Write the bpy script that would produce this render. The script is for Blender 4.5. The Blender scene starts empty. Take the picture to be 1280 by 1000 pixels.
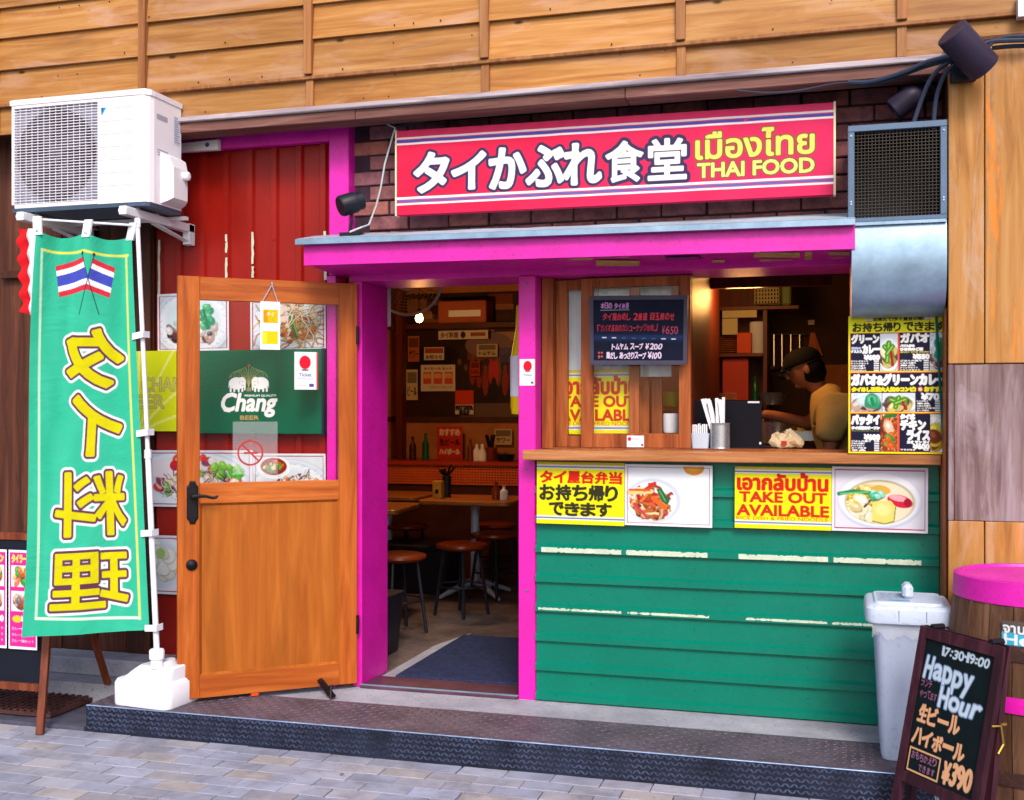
import bpy, bmesh, math, random
import numpy as np
from mathutils import Vector, Matrix
random.seed(7)
rng = np.random.default_rng(7)
SC = bpy.context.scene
COL = SC.collection
PI = math.pi

# ------------------------------------------------------------------ camera
F = 1400.0; PHI = math.atan(F / 4840.0); CY = -5.14; CZ = 1.47; HZ = 515.0
cam_d = bpy.data.cameras.new('camera'); cam_d.sensor_width = 36; cam_d.lens = 36 * F / 1280
cam_d.shift_y = 15 / 1280.0; cam_d.clip_start = .05; cam_d.clip_end = 500
cam = bpy.data.objects.new('camera', cam_d); COL.objects.link(cam)
cam.location = (0, CY, CZ); cam.rotation_euler = (PI / 2, 0, PHI); SC.camera = cam

# ------------------------------------------------------------------ light
SUN_EL, SUN_AZ = math.radians(40), math.radians(-20)      # azimuth measured from the street side, positive to the left
w = bpy.data.worlds.new('World'); SC.world = w; w.use_nodes = True
nt = w.node_tree
sky = nt.nodes.new('ShaderNodeTexSky'); sky.sky_type = 'NISHITA'; sky.sun_disc = False
sky.sun_elevation = SUN_EL; sky.sun_rotation = PI + SUN_AZ; sky.air_density = 1.0; sky.dust_density = 3.0; sky.ozone_density = 1.0
nt.links.new(sky.outputs[0], nt.nodes['Background'].inputs[0]); nt.nodes['Background'].inputs[1].default_value = .15
sd = bpy.data.lights.new('sun', 'SUN'); sd.energy = 1.5; sd.angle = math.radians(16); sd.color = (1, .93, .84)
sun = bpy.data.objects.new('sun', sd); COL.objects.link(sun)
dirv = Vector((-math.sin(SUN_AZ) * math.cos(SUN_EL), -math.cos(SUN_AZ) * math.cos(SUN_EL), math.sin(SUN_EL)))
sun.rotation_euler = dirv.to_track_quat('Z', 'Y').to_euler()
VS = SC.view_settings; VS.view_transform = 'Standard'; VS.look = 'None'; VS.gamma = 1; VS.exposure = 0.8
VS.use_curve_mapping = False

# ------------------------------------------------------------------ measuring helpers: a measured direction cut by a real plane
s_, c_ = math.sin(PHI), math.cos(PHI)
def ray(px, py):
    u = (px - 640) / F; v = -(py - HZ) / F
    return Vector((-s_ + u * c_, c_ + u * s_, v))
def P(px, py, Y):
    d = ray(px, py); t = (Y - CY) / d.y
    return Vector((t * d.x, Y, CZ + t * d.z))
def X(px, Y): return P(px, 500, Y).x
def Z(px, py, Y): return P(px, py, Y).z
def G(px, py, z):
    d = ray(px, py); t = (z - CZ) / d.z
    return Vector((t * d.x, CY + t * d.y, z))
def PP(px, py, org, nrm):
    d = ray(px, py); o = Vector((0, CY, CZ)); t = (Vector(org) - o).dot(nrm) / d.dot(nrm)
    return o + d * t

# ------------------------------------------------------------------ materials
def lin(c):
    c = np.array(c, float) / 255.0
    return tuple(np.where(c <= .04045, c / 12.92, ((c + .055) / 1.055) ** 2.4))
def rgb(r, g, b, k=.8):
    l = lin((r, g, b)); return (l[0] * k, l[1] * k, l[2] * k, 1)
MATS = {}
def mat(name):
    m = bpy.data.materials.new(name); m.use_nodes = True; MATS[name] = m
    p = m.node_tree.nodes['Principled BSDF']; p.inputs['Specular IOR Level'].default_value = .22
    return m, m.node_tree, p
def N(t, kind, **kw):
    n = t.nodes.new(kind)
    for k, v in kw.items(): setattr(n, k, v)
    return n
def mixc(t, a, b, fac, mode='MIX'):
    n = N(t, 'ShaderNodeMix', data_type='RGBA', blend_type=mode)
    for sock, v in ((n.inputs[0], fac), (n.inputs[6], a), (n.inputs[7], b)):
        if hasattr(v, 'is_output'): t.links.new(v, sock)
        else: sock.default_value = v
    return n.outputs[2]
def ramp(t, src, stops):
    n = N(t, 'ShaderNodeValToRGB')
    while len(n.color_ramp.elements) < len(stops): n.color_ramp.elements.new(.5)
    for e, (p, c) in zip(n.color_ramp.elements, stops): e.position = p; e.color = c if len(c) == 4 else (*c, 1)
    t.links.new(src, n.inputs[0]); return n.outputs[0]
def coords(t, scale=(1, 1, 1), rnd=6.0):
    tc = N(t, 'ShaderNodeTexCoord'); oi = N(t, 'ShaderNodeObjectInfo')
    mp = N(t, 'ShaderNodeMapping'); mp.inputs['Scale'].default_value = scale
    ml = N(t, 'ShaderNodeVectorMath', operation='SCALE'); cb = N(t, 'ShaderNodeCombineXYZ')
    for i in range(3): t.links.new(oi.outputs['Random'], cb.inputs[i])
    t.links.new(cb.outputs[0], ml.inputs[0]); ml.inputs['Scale'].default_value = rnd
    t.links.new(tc.outputs['Object'], mp.inputs[0])
    ad = N(t, 'ShaderNodeVectorMath', operation='ADD'); t.links.new(mp.outputs[0], ad.inputs[0]); t.links.new(ml.outputs[0], ad.inputs[1])
    return ad.outputs[0], oi.outputs['Random']
def noise(t, vec, scale, detail=4, rough=.6, dist=0.0):
    n = N(t, 'ShaderNodeTexNoise'); n.inputs['Scale'].default_value = scale; n.inputs['Detail'].default_value = detail
    n.inputs['Roughness'].default_value = rough; n.inputs['Distortion'].default_value = dist
    t.links.new(vec, n.inputs['Vector']); return n.outputs['Fac']
def bump(t, p, h, strength, dist=.004):
    b = N(t, 'ShaderNodeBump'); b.inputs['Strength'].default_value = strength; b.inputs['Distance'].default_value = dist
    t.links.new(h, b.inputs['Height']); t.links.new(b.outputs[0], p.inputs['Normal'])
def rnd_gain(t, col, r, lo, hi):
    mr = N(t, 'ShaderNodeMapRange'); mr.inputs[3].default_value = lo; mr.inputs[4].default_value = hi
    t.links.new(r, mr.inputs[0])
    h = N(t, 'ShaderNodeHueSaturation'); t.links.new(col, h.inputs['Color']); t.links.new(mr.outputs[0], h.inputs['Value'])
    return h.outputs[0]
def paint(name, c, rough=.5, mott=.12, bumps=.15, metal=0, dirt=None, scale=5, coat=0):
    m, t, p = mat(name); v, r = coords(t, rnd=3)
    n1 = noise(t, v, scale, 5, .65); n2 = noise(t, v, scale * 14, 4, .7)
    dark = tuple(x * (1 - mott * 2.2) for x in c[:3]) + (1,); lite = tuple(min(1, x * (1 + mott)) for x in c[:3]) + (1,)
    col = ramp(t, n1, [(.3, dark), (.7, lite)])
    if dirt is not None:
        f = ramp(t, n2, [(.56, (0, 0, 0, 1)), (.72, (1, 1, 1, 1))]); col = mixc(t, col, dirt, f)
    t.links.new(col, p.inputs['Base Color']); p.inputs['Metallic'].default_value = metal
    rr = N(t, 'ShaderNodeMapRange'); rr.inputs[3].default_value = max(.05, rough - .12); rr.inputs[4].default_value = min(1, rough + .15)
    t.links.new(n2, rr.inputs[0]); t.links.new(rr.outputs[0], p.inputs['Roughness'])
    if bumps: bump(t, p, n2, bumps, .002)
    return m
def wood(name, c1, c2, c3, axis='x', rough=.55, knots=False, lo=.85, hi=1.12, sc=1.0, bumps=.25, pale=None, streak=None):
    m, t, p = mat(name)
    k = {'x': (.9, 14, 14), 'z': (14, 14, .9), 'y': (14, .9, 14)}[axis]
    v, r = coords(t, tuple(q * sc for q in k), 9)
    k2 = {'x': (1.2, 5, 5), 'z': (5, 5, 1.2), 'y': (5, 1.2, 5)}[axis]
    v2, _ = coords(t, tuple(q * sc for q in k2), 5)
    g = noise(t, v, 1.6, 7, .62, .9); g2 = noise(t, v, 7, 3, .6, .3)
    col = ramp(t, g, [(.3, c1), (.5, c2), (.7, c3)])
    col = mixc(t, col, (.45, .42, .4, 1), g2, 'SOFT_LIGHT')
    big = noise(t, v2, .8, 4, .6, .5)
    col = mixc(t, col, tuple(x * .66 for x in c1[:3]) + (1,), ramp(t, big, [(.55, (0, 0, 0, 1)), (.78, (.7, .7, .7, 1))]))
    if pale is not None:
        col = mixc(t, col, pale, ramp(t, noise(t, v2, 1.1, 5, .7, 1.2), [(.52, (0, 0, 0, 1)), (.68, (.6, .6, .6, 1))]))
    if streak is not None:
        col = mixc(t, col, streak, ramp(t, noise(t, v, .7, 6, .75, .4), [(.58, (0, 0, 0, 1)), (.66, (.8, .8, .8, 1))]))
    if knots:
        tc = N(t, 'ShaderNodeTexCoord'); mp = N(t, 'ShaderNodeMapping'); mp.inputs['Scale'].default_value = (2.6, 1, 6) if axis == 'x' else (6, 1, 2.6)
        t.links.new(tc.outputs['Object'], mp.inputs[0])
        vo = N(t, 'ShaderNodeTexVoronoi'); vo.inputs['Scale'].default_value = 1; t.links.new(mp.outputs[0], vo.inputs['Vector'])
        col = mixc(t, col, tuple(x * .25 for x in c1[:3]) + (1,), ramp(t, vo.outputs['Distance'], [(.03, (1, 1, 1, 1)), (.075, (0, 0, 0, 1))]))
    col = rnd_gain(t, col, r, lo, hi)
    t.links.new(col, p.inputs['Base Color']); p.inputs['Roughness'].default_value = rough
    bump(t, p, g, bumps, .003)
    return m
def flat(name, c, rough=.5, metal=0, emit=None, es=0):
    m, t, p = mat(name); p.inputs['Base Color'].default_value = c; p.inputs['Roughness'].default_value = rough; p.inputs['Metallic'].default_value = metal
    if emit: p.inputs['Emission Color'].default_value = emit; p.inputs['Emission Strength'].default_value = es
    return m
def printed(name, rough=.45, bd=.01):
    m, t, p = mat(name); p.inputs['Specular IOR Level'].default_value = .12; a = N(t, 'ShaderNodeAttribute', attribute_name='Col'); t.links.new(a.outputs['Color'], p.inputs['Base Color'])
    v, _ = coords(t); n = noise(t, v, 9, 3); rr = N(t, 'ShaderNodeMapRange'); rr.inputs[3].default_value = rough - .1; rr.inputs[4].default_value = rough + .15
    t.links.new(n, rr.inputs[0]); t.links.new(rr.outputs[0], p.inputs['Roughness'])
    bump(t, p, noise(t, v, 4 if bd < .02 else 2.6, 4, .6, 1.5), .25, bd)
    return m
def glass(name, tint=(1, 1, 1, 1), rough=.02, k=1.0):
    m = bpy.data.materials.new(name); m.use_nodes = True; t = m.node_tree; t.nodes.clear()
    o = N(t, 'ShaderNodeOutputMaterial'); mx = N(t, 'ShaderNodeMixShader'); tr = N(t, 'ShaderNodeBsdfTransparent'); gl = N(t, 'ShaderNodeBsdfGlossy')
    tr.inputs[0].default_value = tint; gl.inputs['Roughness'].default_value = rough; gl.inputs[0].default_value = (1, 1, 1, 1)
    fr = N(t, 'ShaderNodeFresnel'); fr.inputs[0].default_value = 1.22
    t.links.new(fr.outputs[0], mx.inputs[0]); t.links.new(tr.outputs[0], mx.inputs[1]); t.links.new(gl.outputs[0], mx.inputs[2]); t.links.new(mx.outputs[0], o.inputs[0])
    MATS[name] = m; return m

M_side = wood('siding_wood', rgb(158, 100, 46), rgb(186, 130, 68), rgb(204, 156, 98), 'x', .5, True, .74, 1.1, pale=rgb(200, 158, 136), bumps=.4)
M_batt = wood('batten_wood', rgb(136, 84, 46), rgb(164, 110, 66), rgb(184, 134, 88), 'z', .55)
M_trim = wood('trim_wood', rgb(90, 56, 50), rgb(122, 82, 76), rgb(150, 110, 102), 'x', .6)
M_ledge = wood('grey_weathered_wood', rgb(130, 112, 122), rgb(184, 170, 180), rgb(224, 214, 220), 'x', .7, bumps=.6)
M_door = wood('door_wood', rgb(146, 66, 20), rgb(176, 90, 30), rgb(194, 110, 44), 'z', .38, lo=.92, hi=1.06)
M_doorx = wood('door_rail_wood', rgb(146, 66, 20), rgb(178, 92, 34), rgb(200, 116, 54), 'x', .38, lo=.95, hi=1.06)
M_panel = wood('door_panel_wood', rgb(160, 84, 20), rgb(174, 96, 28), rgb(188, 110, 38), 'z', .42, lo=.98, hi=1.02, bumps=.08)
M_sash = wood('sash_wood', rgb(122, 56, 22), rgb(160, 84, 40), rgb(184, 108, 60), 'z', .45)
M_counter = wood('counter_wood', rgb(150, 86, 44), rgb(196, 132, 84), rgb(216, 158, 108), 'x', .45)
M_bwall = wood('brown_board', rgb(58, 30, 22), rgb(88, 48, 34), rgb(112, 66, 48), 'z', .6, lo=.6, hi=1.15)
M_rwall = wood('tan_board', rgb(150, 98, 44), rgb(178, 126, 66), rgb(194, 146, 92), 'z', .55, True, .92, 1.05, pale=rgb(186, 160, 140), streak=rgb(226, 128, 28))
M_weath = wood('weathered_board', rgb(96, 74, 78), rgb(130, 108, 110), rgb(166, 148, 152), 'z', .8, lo=.95, hi=1.05, bumps=.8, pale=rgb(175, 160, 170))
M_frame = wood('chalkboard_frame_wood', rgb(40, 14, 26), rgb(58, 24, 38), rgb(84, 42, 54), 'z', .5)
M_frameL = wood('menu_stand_wood', rgb(88, 38, 22), rgb(118, 56, 34), rgb(150, 84, 56), 'z', .5)
M_barrel = wood('barrel_wood', rgb(72, 44, 30), rgb(110, 76, 56), rgb(146, 108, 84), 'z', .7, lo=.65, hi=1.15, bumps=.5)
M_mag = paint('magenta_paint', rgb(228, 24, 178, .78), .42, .1, .35, dirt=rgb(176, 16, 132), scale=4.5)
M_mag.node_tree.nodes['Principled BSDF'].inputs['Specular IOR Level'].default_value = .4
M_red = paint('red_metal_paint', rgb(148, 24, 14, .85), .34, .1, .05, scale=2.5)
M_green = paint('green_metal_paint', rgb(0, 120, 100, .8), .28, .06, .04, dirt=None, scale=2.2)
M_green.node_tree.nodes['Principled BSDF'].inputs['Specular IOR Level'].default_value = .3
M_peel = paint('peeled_adhesive', rgb(206, 216, 196), .8, .1, .4, dirt=rgb(120, 140, 110), scale=20)
M_zinc = paint('zinc_sheet', rgb(178, 200, 218, .85), .5, .16, .15, metal=.25, dirt=rgb(225, 232, 240), scale=3)
M_galv = paint('galvanised_steel', rgb(150, 178, 205, .8), .36, .12, .06, metal=.55, scale=9)
M_grey = paint('grey_steel', rgb(92, 112, 138), .45, .08, .08, metal=.3)
M_black = paint('black_plastic', rgb(30, 30, 42), .4, .1, .1)
M_navy = paint('dark_housing', rgb(52, 44, 66), .45, .1, .1)
M_iron = paint('black_iron', rgb(26, 24, 30), .4, .2, .6, metal=.3, scale=30)
M_cable = paint('cable_rubber', rgb(48, 58, 80), .5, .1, 0)
M_cord = paint('white_cord', rgb(205, 215, 220), .5, .1, 0)
M_ac = paint('ac_casing', rgb(236, 230, 238, .88), .4, .03, .03, scale=1.5)
M_acd = paint('ac_inside', rgb(150, 156, 178), .6, .1, 0)
M_acfan = paint('ac_fan', rgb(70, 70, 88), .5, .1, 0)
M_white = paint('white_plastic', rgb(240, 240, 250, .85), .35, .03, .03)
M_mortar = paint('mortar', rgb(62, 44, 58), .9, .2, .5, scale=12)
M_conc = paint('concrete', rgb(172, 172, 186), .85, .14, .7, dirt=rgb(120, 118, 126), scale=4)
M_joint = paint('paving_joint', rgb(96, 98, 108), .95, .25, .6, scale=8)
M_plate = paint('tread_plate_top', rgb(112, 100, 114), .5, .22, .4, metal=.25, dirt=rgb(60, 52, 70), scale=5)
M_plate.node_tree.nodes['Principled BSDF'].inputs['Metallic'].default_value = .25
M_tread = paint('tread_bar', rgb(104, 92, 106), .5, .25, .2, metal=.3, scale=6)
M_platef = paint('tread_front_sky_tint', rgb(42, 50, 70), .4, .3, .4, metal=.35, dirt=rgb(70, 60, 70), scale=7)  # dark blue base paints the reflected sky into the steel colour
M_ifloor = paint('interior_floor', rgb(112, 96, 92), .6, .35, .5, dirt=rgb(66, 52, 48), scale=3.4)
M_thr = paint('threshold_metal', rgb(110, 74, 92), .4, .2, .1, metal=.4)
M_mat = paint('door_mat_pile', rgb(44, 54, 92), .95, .25, 1.0, scale=40)
M_iwall = paint('interior_wall', rgb(190, 120, 70), .8, .12, .2)
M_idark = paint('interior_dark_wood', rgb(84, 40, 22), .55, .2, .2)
M_ired = wood('partition_wood', rgb(76, 24, 10), rgb(98, 36, 16), rgb(118, 50, 26), 'z', .45)
M_table = wood('table_wood', rgb(150, 88, 40), rgb(176, 112, 56), rgb(196, 132, 74), 'x', .35)
M_seat = paint('stool_seat_vinyl', rgb(130, 48, 20), .28, .1, .05)
M_chrome = paint('table_steel', rgb(176, 186, 214), .35, .05, 0, metal=.1)
M_shirt = paint('mustard_cotton', rgb(214, 182, 110), .9, .08, .4, scale=6)
M_skin = paint('skin', rgb(190, 120, 84), .5, .06, .05)
M_cap = paint('black_cotton', rgb(12, 10, 12), .9, .1, .4)
M_trash = paint('trash_plastic', rgb(196, 208, 230, .85), .42, .05, .08, dirt=rgb(170, 184, 208), scale=3)
M_trashd = paint('trash_body_plastic', rgb(178, 190, 216, .85), .42, .06, .08, dirt=rgb(158, 170, 196), scale=3)
M_bag = glass('bin_liner', (.9, .9, .95, 1), .25)
M_tin = paint('tin_can', rgb(190, 195, 205), .28, .06, 0, metal=.8)
M_paper = paint('paper_white', rgb(240, 240, 248, .85), .8, .03, .1)
M_pole = paint('pole_white', rgb(228, 230, 244, .85), .35, .03, 0)
M_board = paint('chalk_slate', rgb(10, 16, 34), .5, .25, .1, scale=3)
M_brass = paint('brass', rgb(200, 160, 70), .3, .05, 0, metal=.8)
M_orange = paint('orange_rubber', rgb(225, 80, 20), .5, .05, 0)
M_print = printed('printed_sheet', .45)
M_cloth = printed('printed_cloth', .85, .06)
M_chalk = printed('chalk_writing', .6)
M_glass = glass('window_glass')
M_curt = paint('pale_curtain', rgb(226, 236, 250), .9, .06, .3)
M_bulb = flat('lit_bulb', (1, .8, .4, 1), .3, 0, (1, .62, .25, 1), 7)
M_yel = paint('yellow_gloss', rgb(232, 200, 0), .4, .05, 0)
M_rust = paint('rusty_grating', rgb(98, 62, 60), .8, .25, .7, scale=10)
M_strap = paint('green_strap', rgb(0, 92, 84), .5, .1, 0)
M_bluw = paint('plastic_basket', rgb(200, 190, 130), .5, .05, 0)
def brick_mat():
    m, t, p = mat('brick_face'); v, r = coords(t, rnd=11)
    n1 = noise(t, v, 14, 6, .7); n2 = noise(t, v, 60, 4, .7)
    base = ramp(t, r, [(0, rgb(136, 84, 90)), (.35, rgb(164, 104, 106)), (.65, rgb(146, 96, 108)), (1, rgb(182, 110, 98))])
    col = mixc(t, base, rgb(52, 34, 48), ramp(t, n1, [(.4, (0, 0, 0, 1)), (.75, (.8, .8, .8, 1))]))
    col = mixc(t, col, rgb(160, 130, 140), ramp(t, n2, [(.62, (0, 0, 0, 1)), (.8, (.5, .5, .5, 1))]))
    t.links.new(col, p.inputs['Base Color']); p.inputs['Roughness'].default_value = .85; bump(t, p, n2, .6, .004); return m
def paver_mat():
    m, t, p = mat('paver_face'); v, r = coords(t, rnd=11)
    n1 = noise(t, v, 6, 5, .7); n2 = noise(t, v, 120, 3, .8)
    base = ramp(t, r, [(0, rgb(164, 162, 178)), (.3, rgb(156, 160, 184)), (.5, rgb(178, 168, 166)), (.72, rgb(170, 174, 200)), (1, rgb(160, 154, 162))])
    col = mixc(t, base, rgb(92, 92, 100), ramp(t, n1, [(.45, (0, 0, 0, 1)), (.8, (.7, .7, .7, 1))]))
    col = mixc(t, col, rgb(200, 196, 200), ramp(t, n2, [(.6, (0, 0, 0, 1)), (.8, (.5, .5, .5, 1))]))
    ge = N(t, 'ShaderNodeNewGeometry'); st_ = noise(t, ge.outputs['Position'], 1.7, 6, .7, .6); sp_ = noise(t, ge.outputs['Position'], 26, 2, .5)
    col = mixc(t, col, rgb(110, 108, 120), ramp(t, st_, [(.48, (0, 0, 0, 1)), (.7, (.75, .75, .75, 1))]))
    col = mixc(t, col, rgb(60, 58, 66), ramp(t, sp_, [(.745, (0, 0, 0, 1)), (.77, (.8, .8, .8, 1))]))
    t.links.new(col, p.inputs['Base Color']); p.inputs['Roughness'].default_value = .9; bump(t, p, n2, .8, .003); return m
M_brick = brick_mat(); M_paver = paver_mat()

# ------------------------------------------------------------------ object helpers
ORG = {}
def thing(name, label, cat, loc=(0, 0, 0), rotz=0, group=None, local=False):
    o = bpy.data.objects.new(name, None); COL.objects.link(o); o.location = loc; o.rotation_euler = (0, 0, rotz)
    o.empty_display_size = .1
    o['label'] = label; o['category'] = cat
    if group: o['group'] = group
    ORG[o.name] = Vector((0, 0, 0)) if local else Vector(loc)
    return o
def link(name, me, parent=None, kind=None, label=None, loc=None):
    o = bpy.data.objects.new(name, me); COL.objects.link(o)
    if parent is not None:
        o.parent = parent
    if loc is not None: o.location = loc
    if kind: o['kind'] = kind
    if label: o['label'] = label
    return o
def tag(o, label, cat, group=None):
    o['label'] = label; o['category'] = cat
    if group: o['group'] = group
    return o
class MB:
    def __init__(s): s.v = []; s.f = []
    def add(s, vs, fs):
        n = len(s.v); s.v += [Vector(q) for q in vs]; s.f += [tuple(i + n for i in f) for f in fs]; return s
    def box(s, x0, x1, y0, y1, z0, z1, M=None, b=0):
        x0, x1 = min(x0, x1), max(x0, x1); y0, y1 = min(y0, y1), max(y0, y1); z0, z1 = min(z0, z1), max(z0, z1)
        if b:
            bm = bmesh.new(); bmesh.ops.create_cube(bm, size=1)
            for q in bm.verts: q.co = Vector(((x0 + x1) / 2 + q.co.x * (x1 - x0), (y0 + y1) / 2 + q.co.y * (y1 - y0), (z0 + z1) / 2 + q.co.z * (z1 - z0)))
            bmesh.ops.bevel(bm, geom=bm.edges[:], offset=min(b, (x1 - x0) * .45, (y1 - y0) * .45, (z1 - z0) * .45), segments=1, affect='EDGES')
            vs = [q.co.copy() for q in bm.verts]; fs = [[q.index for q in f.verts] for f in bm.faces]; bm.free()
        else:
            vs = [Vector(q) for q in ((x0, y0, z0), (x1, y0, z0), (x1, y1, z0), (x0, y1, z0), (x0, y0, z1), (x1, y0, z1), (x1, y1, z1), (x0, y1, z1))]
            fs = [(0, 3, 2, 1), (4, 5, 6, 7), (0, 1, 5, 4), (1, 2, 6, 5), (2, 3, 7, 6), (3, 0, 4, 7)]
        if M is not None: vs = [M @ q for q in vs]
        return s.add(vs, fs)
    def quadbox(s, a, b, c, d, off):      # a b c d corners of the front face, thickness vector
        off = Vector(off); vs = [Vector(q) for q in (a, b, c, d)]; vs += [q + off for q in vs]
        return s.add(vs, [(0, 1, 2, 3), (7, 6, 5, 4), (0, 4, 5, 1), (1, 5, 6, 2), (2, 6, 7, 3), (3, 7, 4, 0)])
    def tube(s, pts, r, n=8, cap=True):
        pts = [Vector(p) for p in pts]; rs = r if isinstance(r, (list, tuple)) else [r] * len(pts)
        vs = []; fs = []; ref = None
        for i, p in enumerate(pts):
            d = (pts[min(i + 1, len(pts) - 1)] - pts[max(i - 1, 0)]).normalized()
            if ref is None: ref = Vector((0, 0, 1)) if abs(d.z) < .9 else Vector((1, 0, 0))
            a = d.cross(ref).normalized(); bb = a.cross(d).normalized(); ref = bb
            for k in range(n):
                t = 2 * PI * k / n; vs.append(p + (a * math.cos(t) + bb * math.sin(t)) * rs[i])
        for i in range(len(pts) - 1):
            for k in range(n): fs.append((i * n + k, i * n + (k + 1) % n, (i + 1) * n + (k + 1) % n, (i + 1) * n + k))
        if cap: fs.append(tuple(range(n))[::-1]); fs.append(tuple((len(pts) - 1) * n + k for k in range(n)))
        return s.add(vs, fs)
    def lathe(s, prof, c=(0, 0, 0), n=24, M=None):    # prof: (r, z)
        vs = []; fs = []
        for (r, z) in prof:
            for k in range(n):
                t = 2 * PI * k / n; vs.append(Vector((r * math.cos(t), r * math.sin(t), z)))
        for i in range(len(prof) - 1):
            for k in range(n): fs.append((i * n + k, i * n + (k + 1) % n, (i + 1) * n + (k + 1) % n, (i + 1) * n + k))
        if prof[0][0] > 1e-6: fs.append(tuple(range(n))[::-1])
        if prof[-1][0] > 1e-6: fs.append(tuple((len(prof) - 1) * n + k for k in range(n)))
        if M is not None: vs = [M @ q for q in vs]
        vs = [q + Vector(c) for q in vs]
        return s.add(vs, fs)
    def islands(s, name, m, parent=None, **k):
        par = list(range(len(s.v)))
        def find(a):
            while par[a] != a: par[a] = par[par[a]]; a = par[a]
            return a
        for f in s.f:
            for q in f[1:]: par[find(q)] = find(f[0])
        grp = {}
        for f in s.f: grp.setdefault(find(f[0]), []).append(f)
        out = []
        for fs in grp.values():
            ids = sorted({i for f in fs for i in f}); mp = {a: b for b, a in enumerate(ids)}; q = MB(); q.v = [s.v[i] for i in ids]; q.f = [tuple(mp[i] for i in f) for f in fs]
            out.append(q.build(name, m, parent, **k))
        return out
    def build(s, name, m, parent=None, kind=None, label=None, smooth=False, auto=None):
        off = ORG.get(parent.name, None) if parent is not None else None
        if off is None and parent is not None:
            off = ORG.get(parent.parent.name, Vector()) if parent.parent else Vector()
        off = off or Vector()
        me = bpy.data.meshes.new(name); me.from_pydata([tuple(q - off) for q in s.v], [], s.f); me.update()
        me.materials.append(m)
        if smooth:
            for p in me.polygons: p.use_smooth = True
            try: me.set_sharp_from_angle(angle=math.radians(40))
            except Exception: pass
        return link(name, me, parent, kind, label)
def rot(ax, a): return Matrix.Rotation(a, 4, ax)
def T(v): return Matrix.Translation(Vector(v))
def center_box(name, sx, sy, sz, m, b=0):
    mb = MB().box(-sx / 2, sx / 2, -sy / 2, sy / 2, -sz / 2, sz / 2, b=b)
    me = bpy.data.meshes.new(name); me.from_pydata([tuple(q) for q in mb.v], [], mb.f); me.materials.append(m); return me

# ------------------------------------------------------------------ printing: flat prints drawn as coloured vertices of a fine sheet
_GL = {}
def glyphs(s):
    if s in _GL: return _GL[s]
    c = bpy.data.curves.new('lettering', 'FONT'); c.body = s; c.size = 1; c.resolution_u = 3
    o = bpy.data.objects.new('lettering', c); COL.objects.link(o)
    me = bpy.data.meshes.new_from_object(o.evaluated_get(bpy.context.evaluated_depsgraph_get()))
    me.calc_loop_triangles()
    v = np.zeros(len(me.vertices) * 3); me.vertices.foreach_get('co', v); v = v.reshape(-1, 3)[:, :2]
    tr = np.zeros(len(me.loop_triangles) * 3, int); me.loop_triangles.foreach_get('vertices', tr); tr = tr.reshape(-1, 3)
    bpy.data.objects.remove(o); bpy.data.curves.remove(c); bpy.data.meshes.remove(me)
    _GL[s] = (v, tr); return _GL[s]
def fill_tris(mask, p, tr):
    H, W = mask.shape
    for a, b, c in tr:
        A, B, C = p[a], p[b], p[c]
        x0 = max(int(min(A[0], B[0], C[0])), 0); x1 = min(int(max(A[0], B[0], C[0])) + 1, W - 1)
        y0 = max(int(min(A[1], B[1], C[1])), 0); y1 = min(int(max(A[1], B[1], C[1])) + 1, H - 1)
        if x1 < x0 or y1 < y0: continue
        den = (B[0] - A[0]) * (C[1] - A[1]) - (B[1] - A[1]) * (C[0] - A[0])
        if abs(den) < 1e-9: continue
        xs = np.arange(x0, x1 + 1) + .5; ys = (np.arange(y0, y1 + 1) + .5)[:, None]
        w1 = ((xs - A[0]) * (C[1] - A[1]) - (ys - A[1]) * (C[0] - A[0])) / den
        w2 = ((B[0] - A[0]) * (ys - A[1]) - (B[1] - A[1]) * (xs - A[0])) / den
        mask[y0:y1 + 1, x0:x1 + 1] |= (w1 >= -1e-4) & (w2 >= -1e-4) & (w1 + w2 <= 1.0001)
def dilate(m, r):
    if r <= 0: return m
    out = m.copy(); R = int(math.ceil(r)); H, W = m.shape
    for dy in range(-R, R + 1):
        wx = int(math.sqrt(max(r * r - dy * dy, 0)))
        if abs(dy) > r: continue
        row = m.copy()
        k = 1; cur = m                                  # horizontal run of +-wx by doubling
        acc = m.copy()
        for dx in range(1, wx + 1):
            acc[:, dx:] |= m[:, :-dx]; acc[:, :-dx] |= m[:, dx:]
        if dy > 0: out[dy:, :] |= acc[:-dy, :]
        elif dy < 0: out[:dy, :] |= acc[-dy:, :]
        else: out |= acc
    return out
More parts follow.
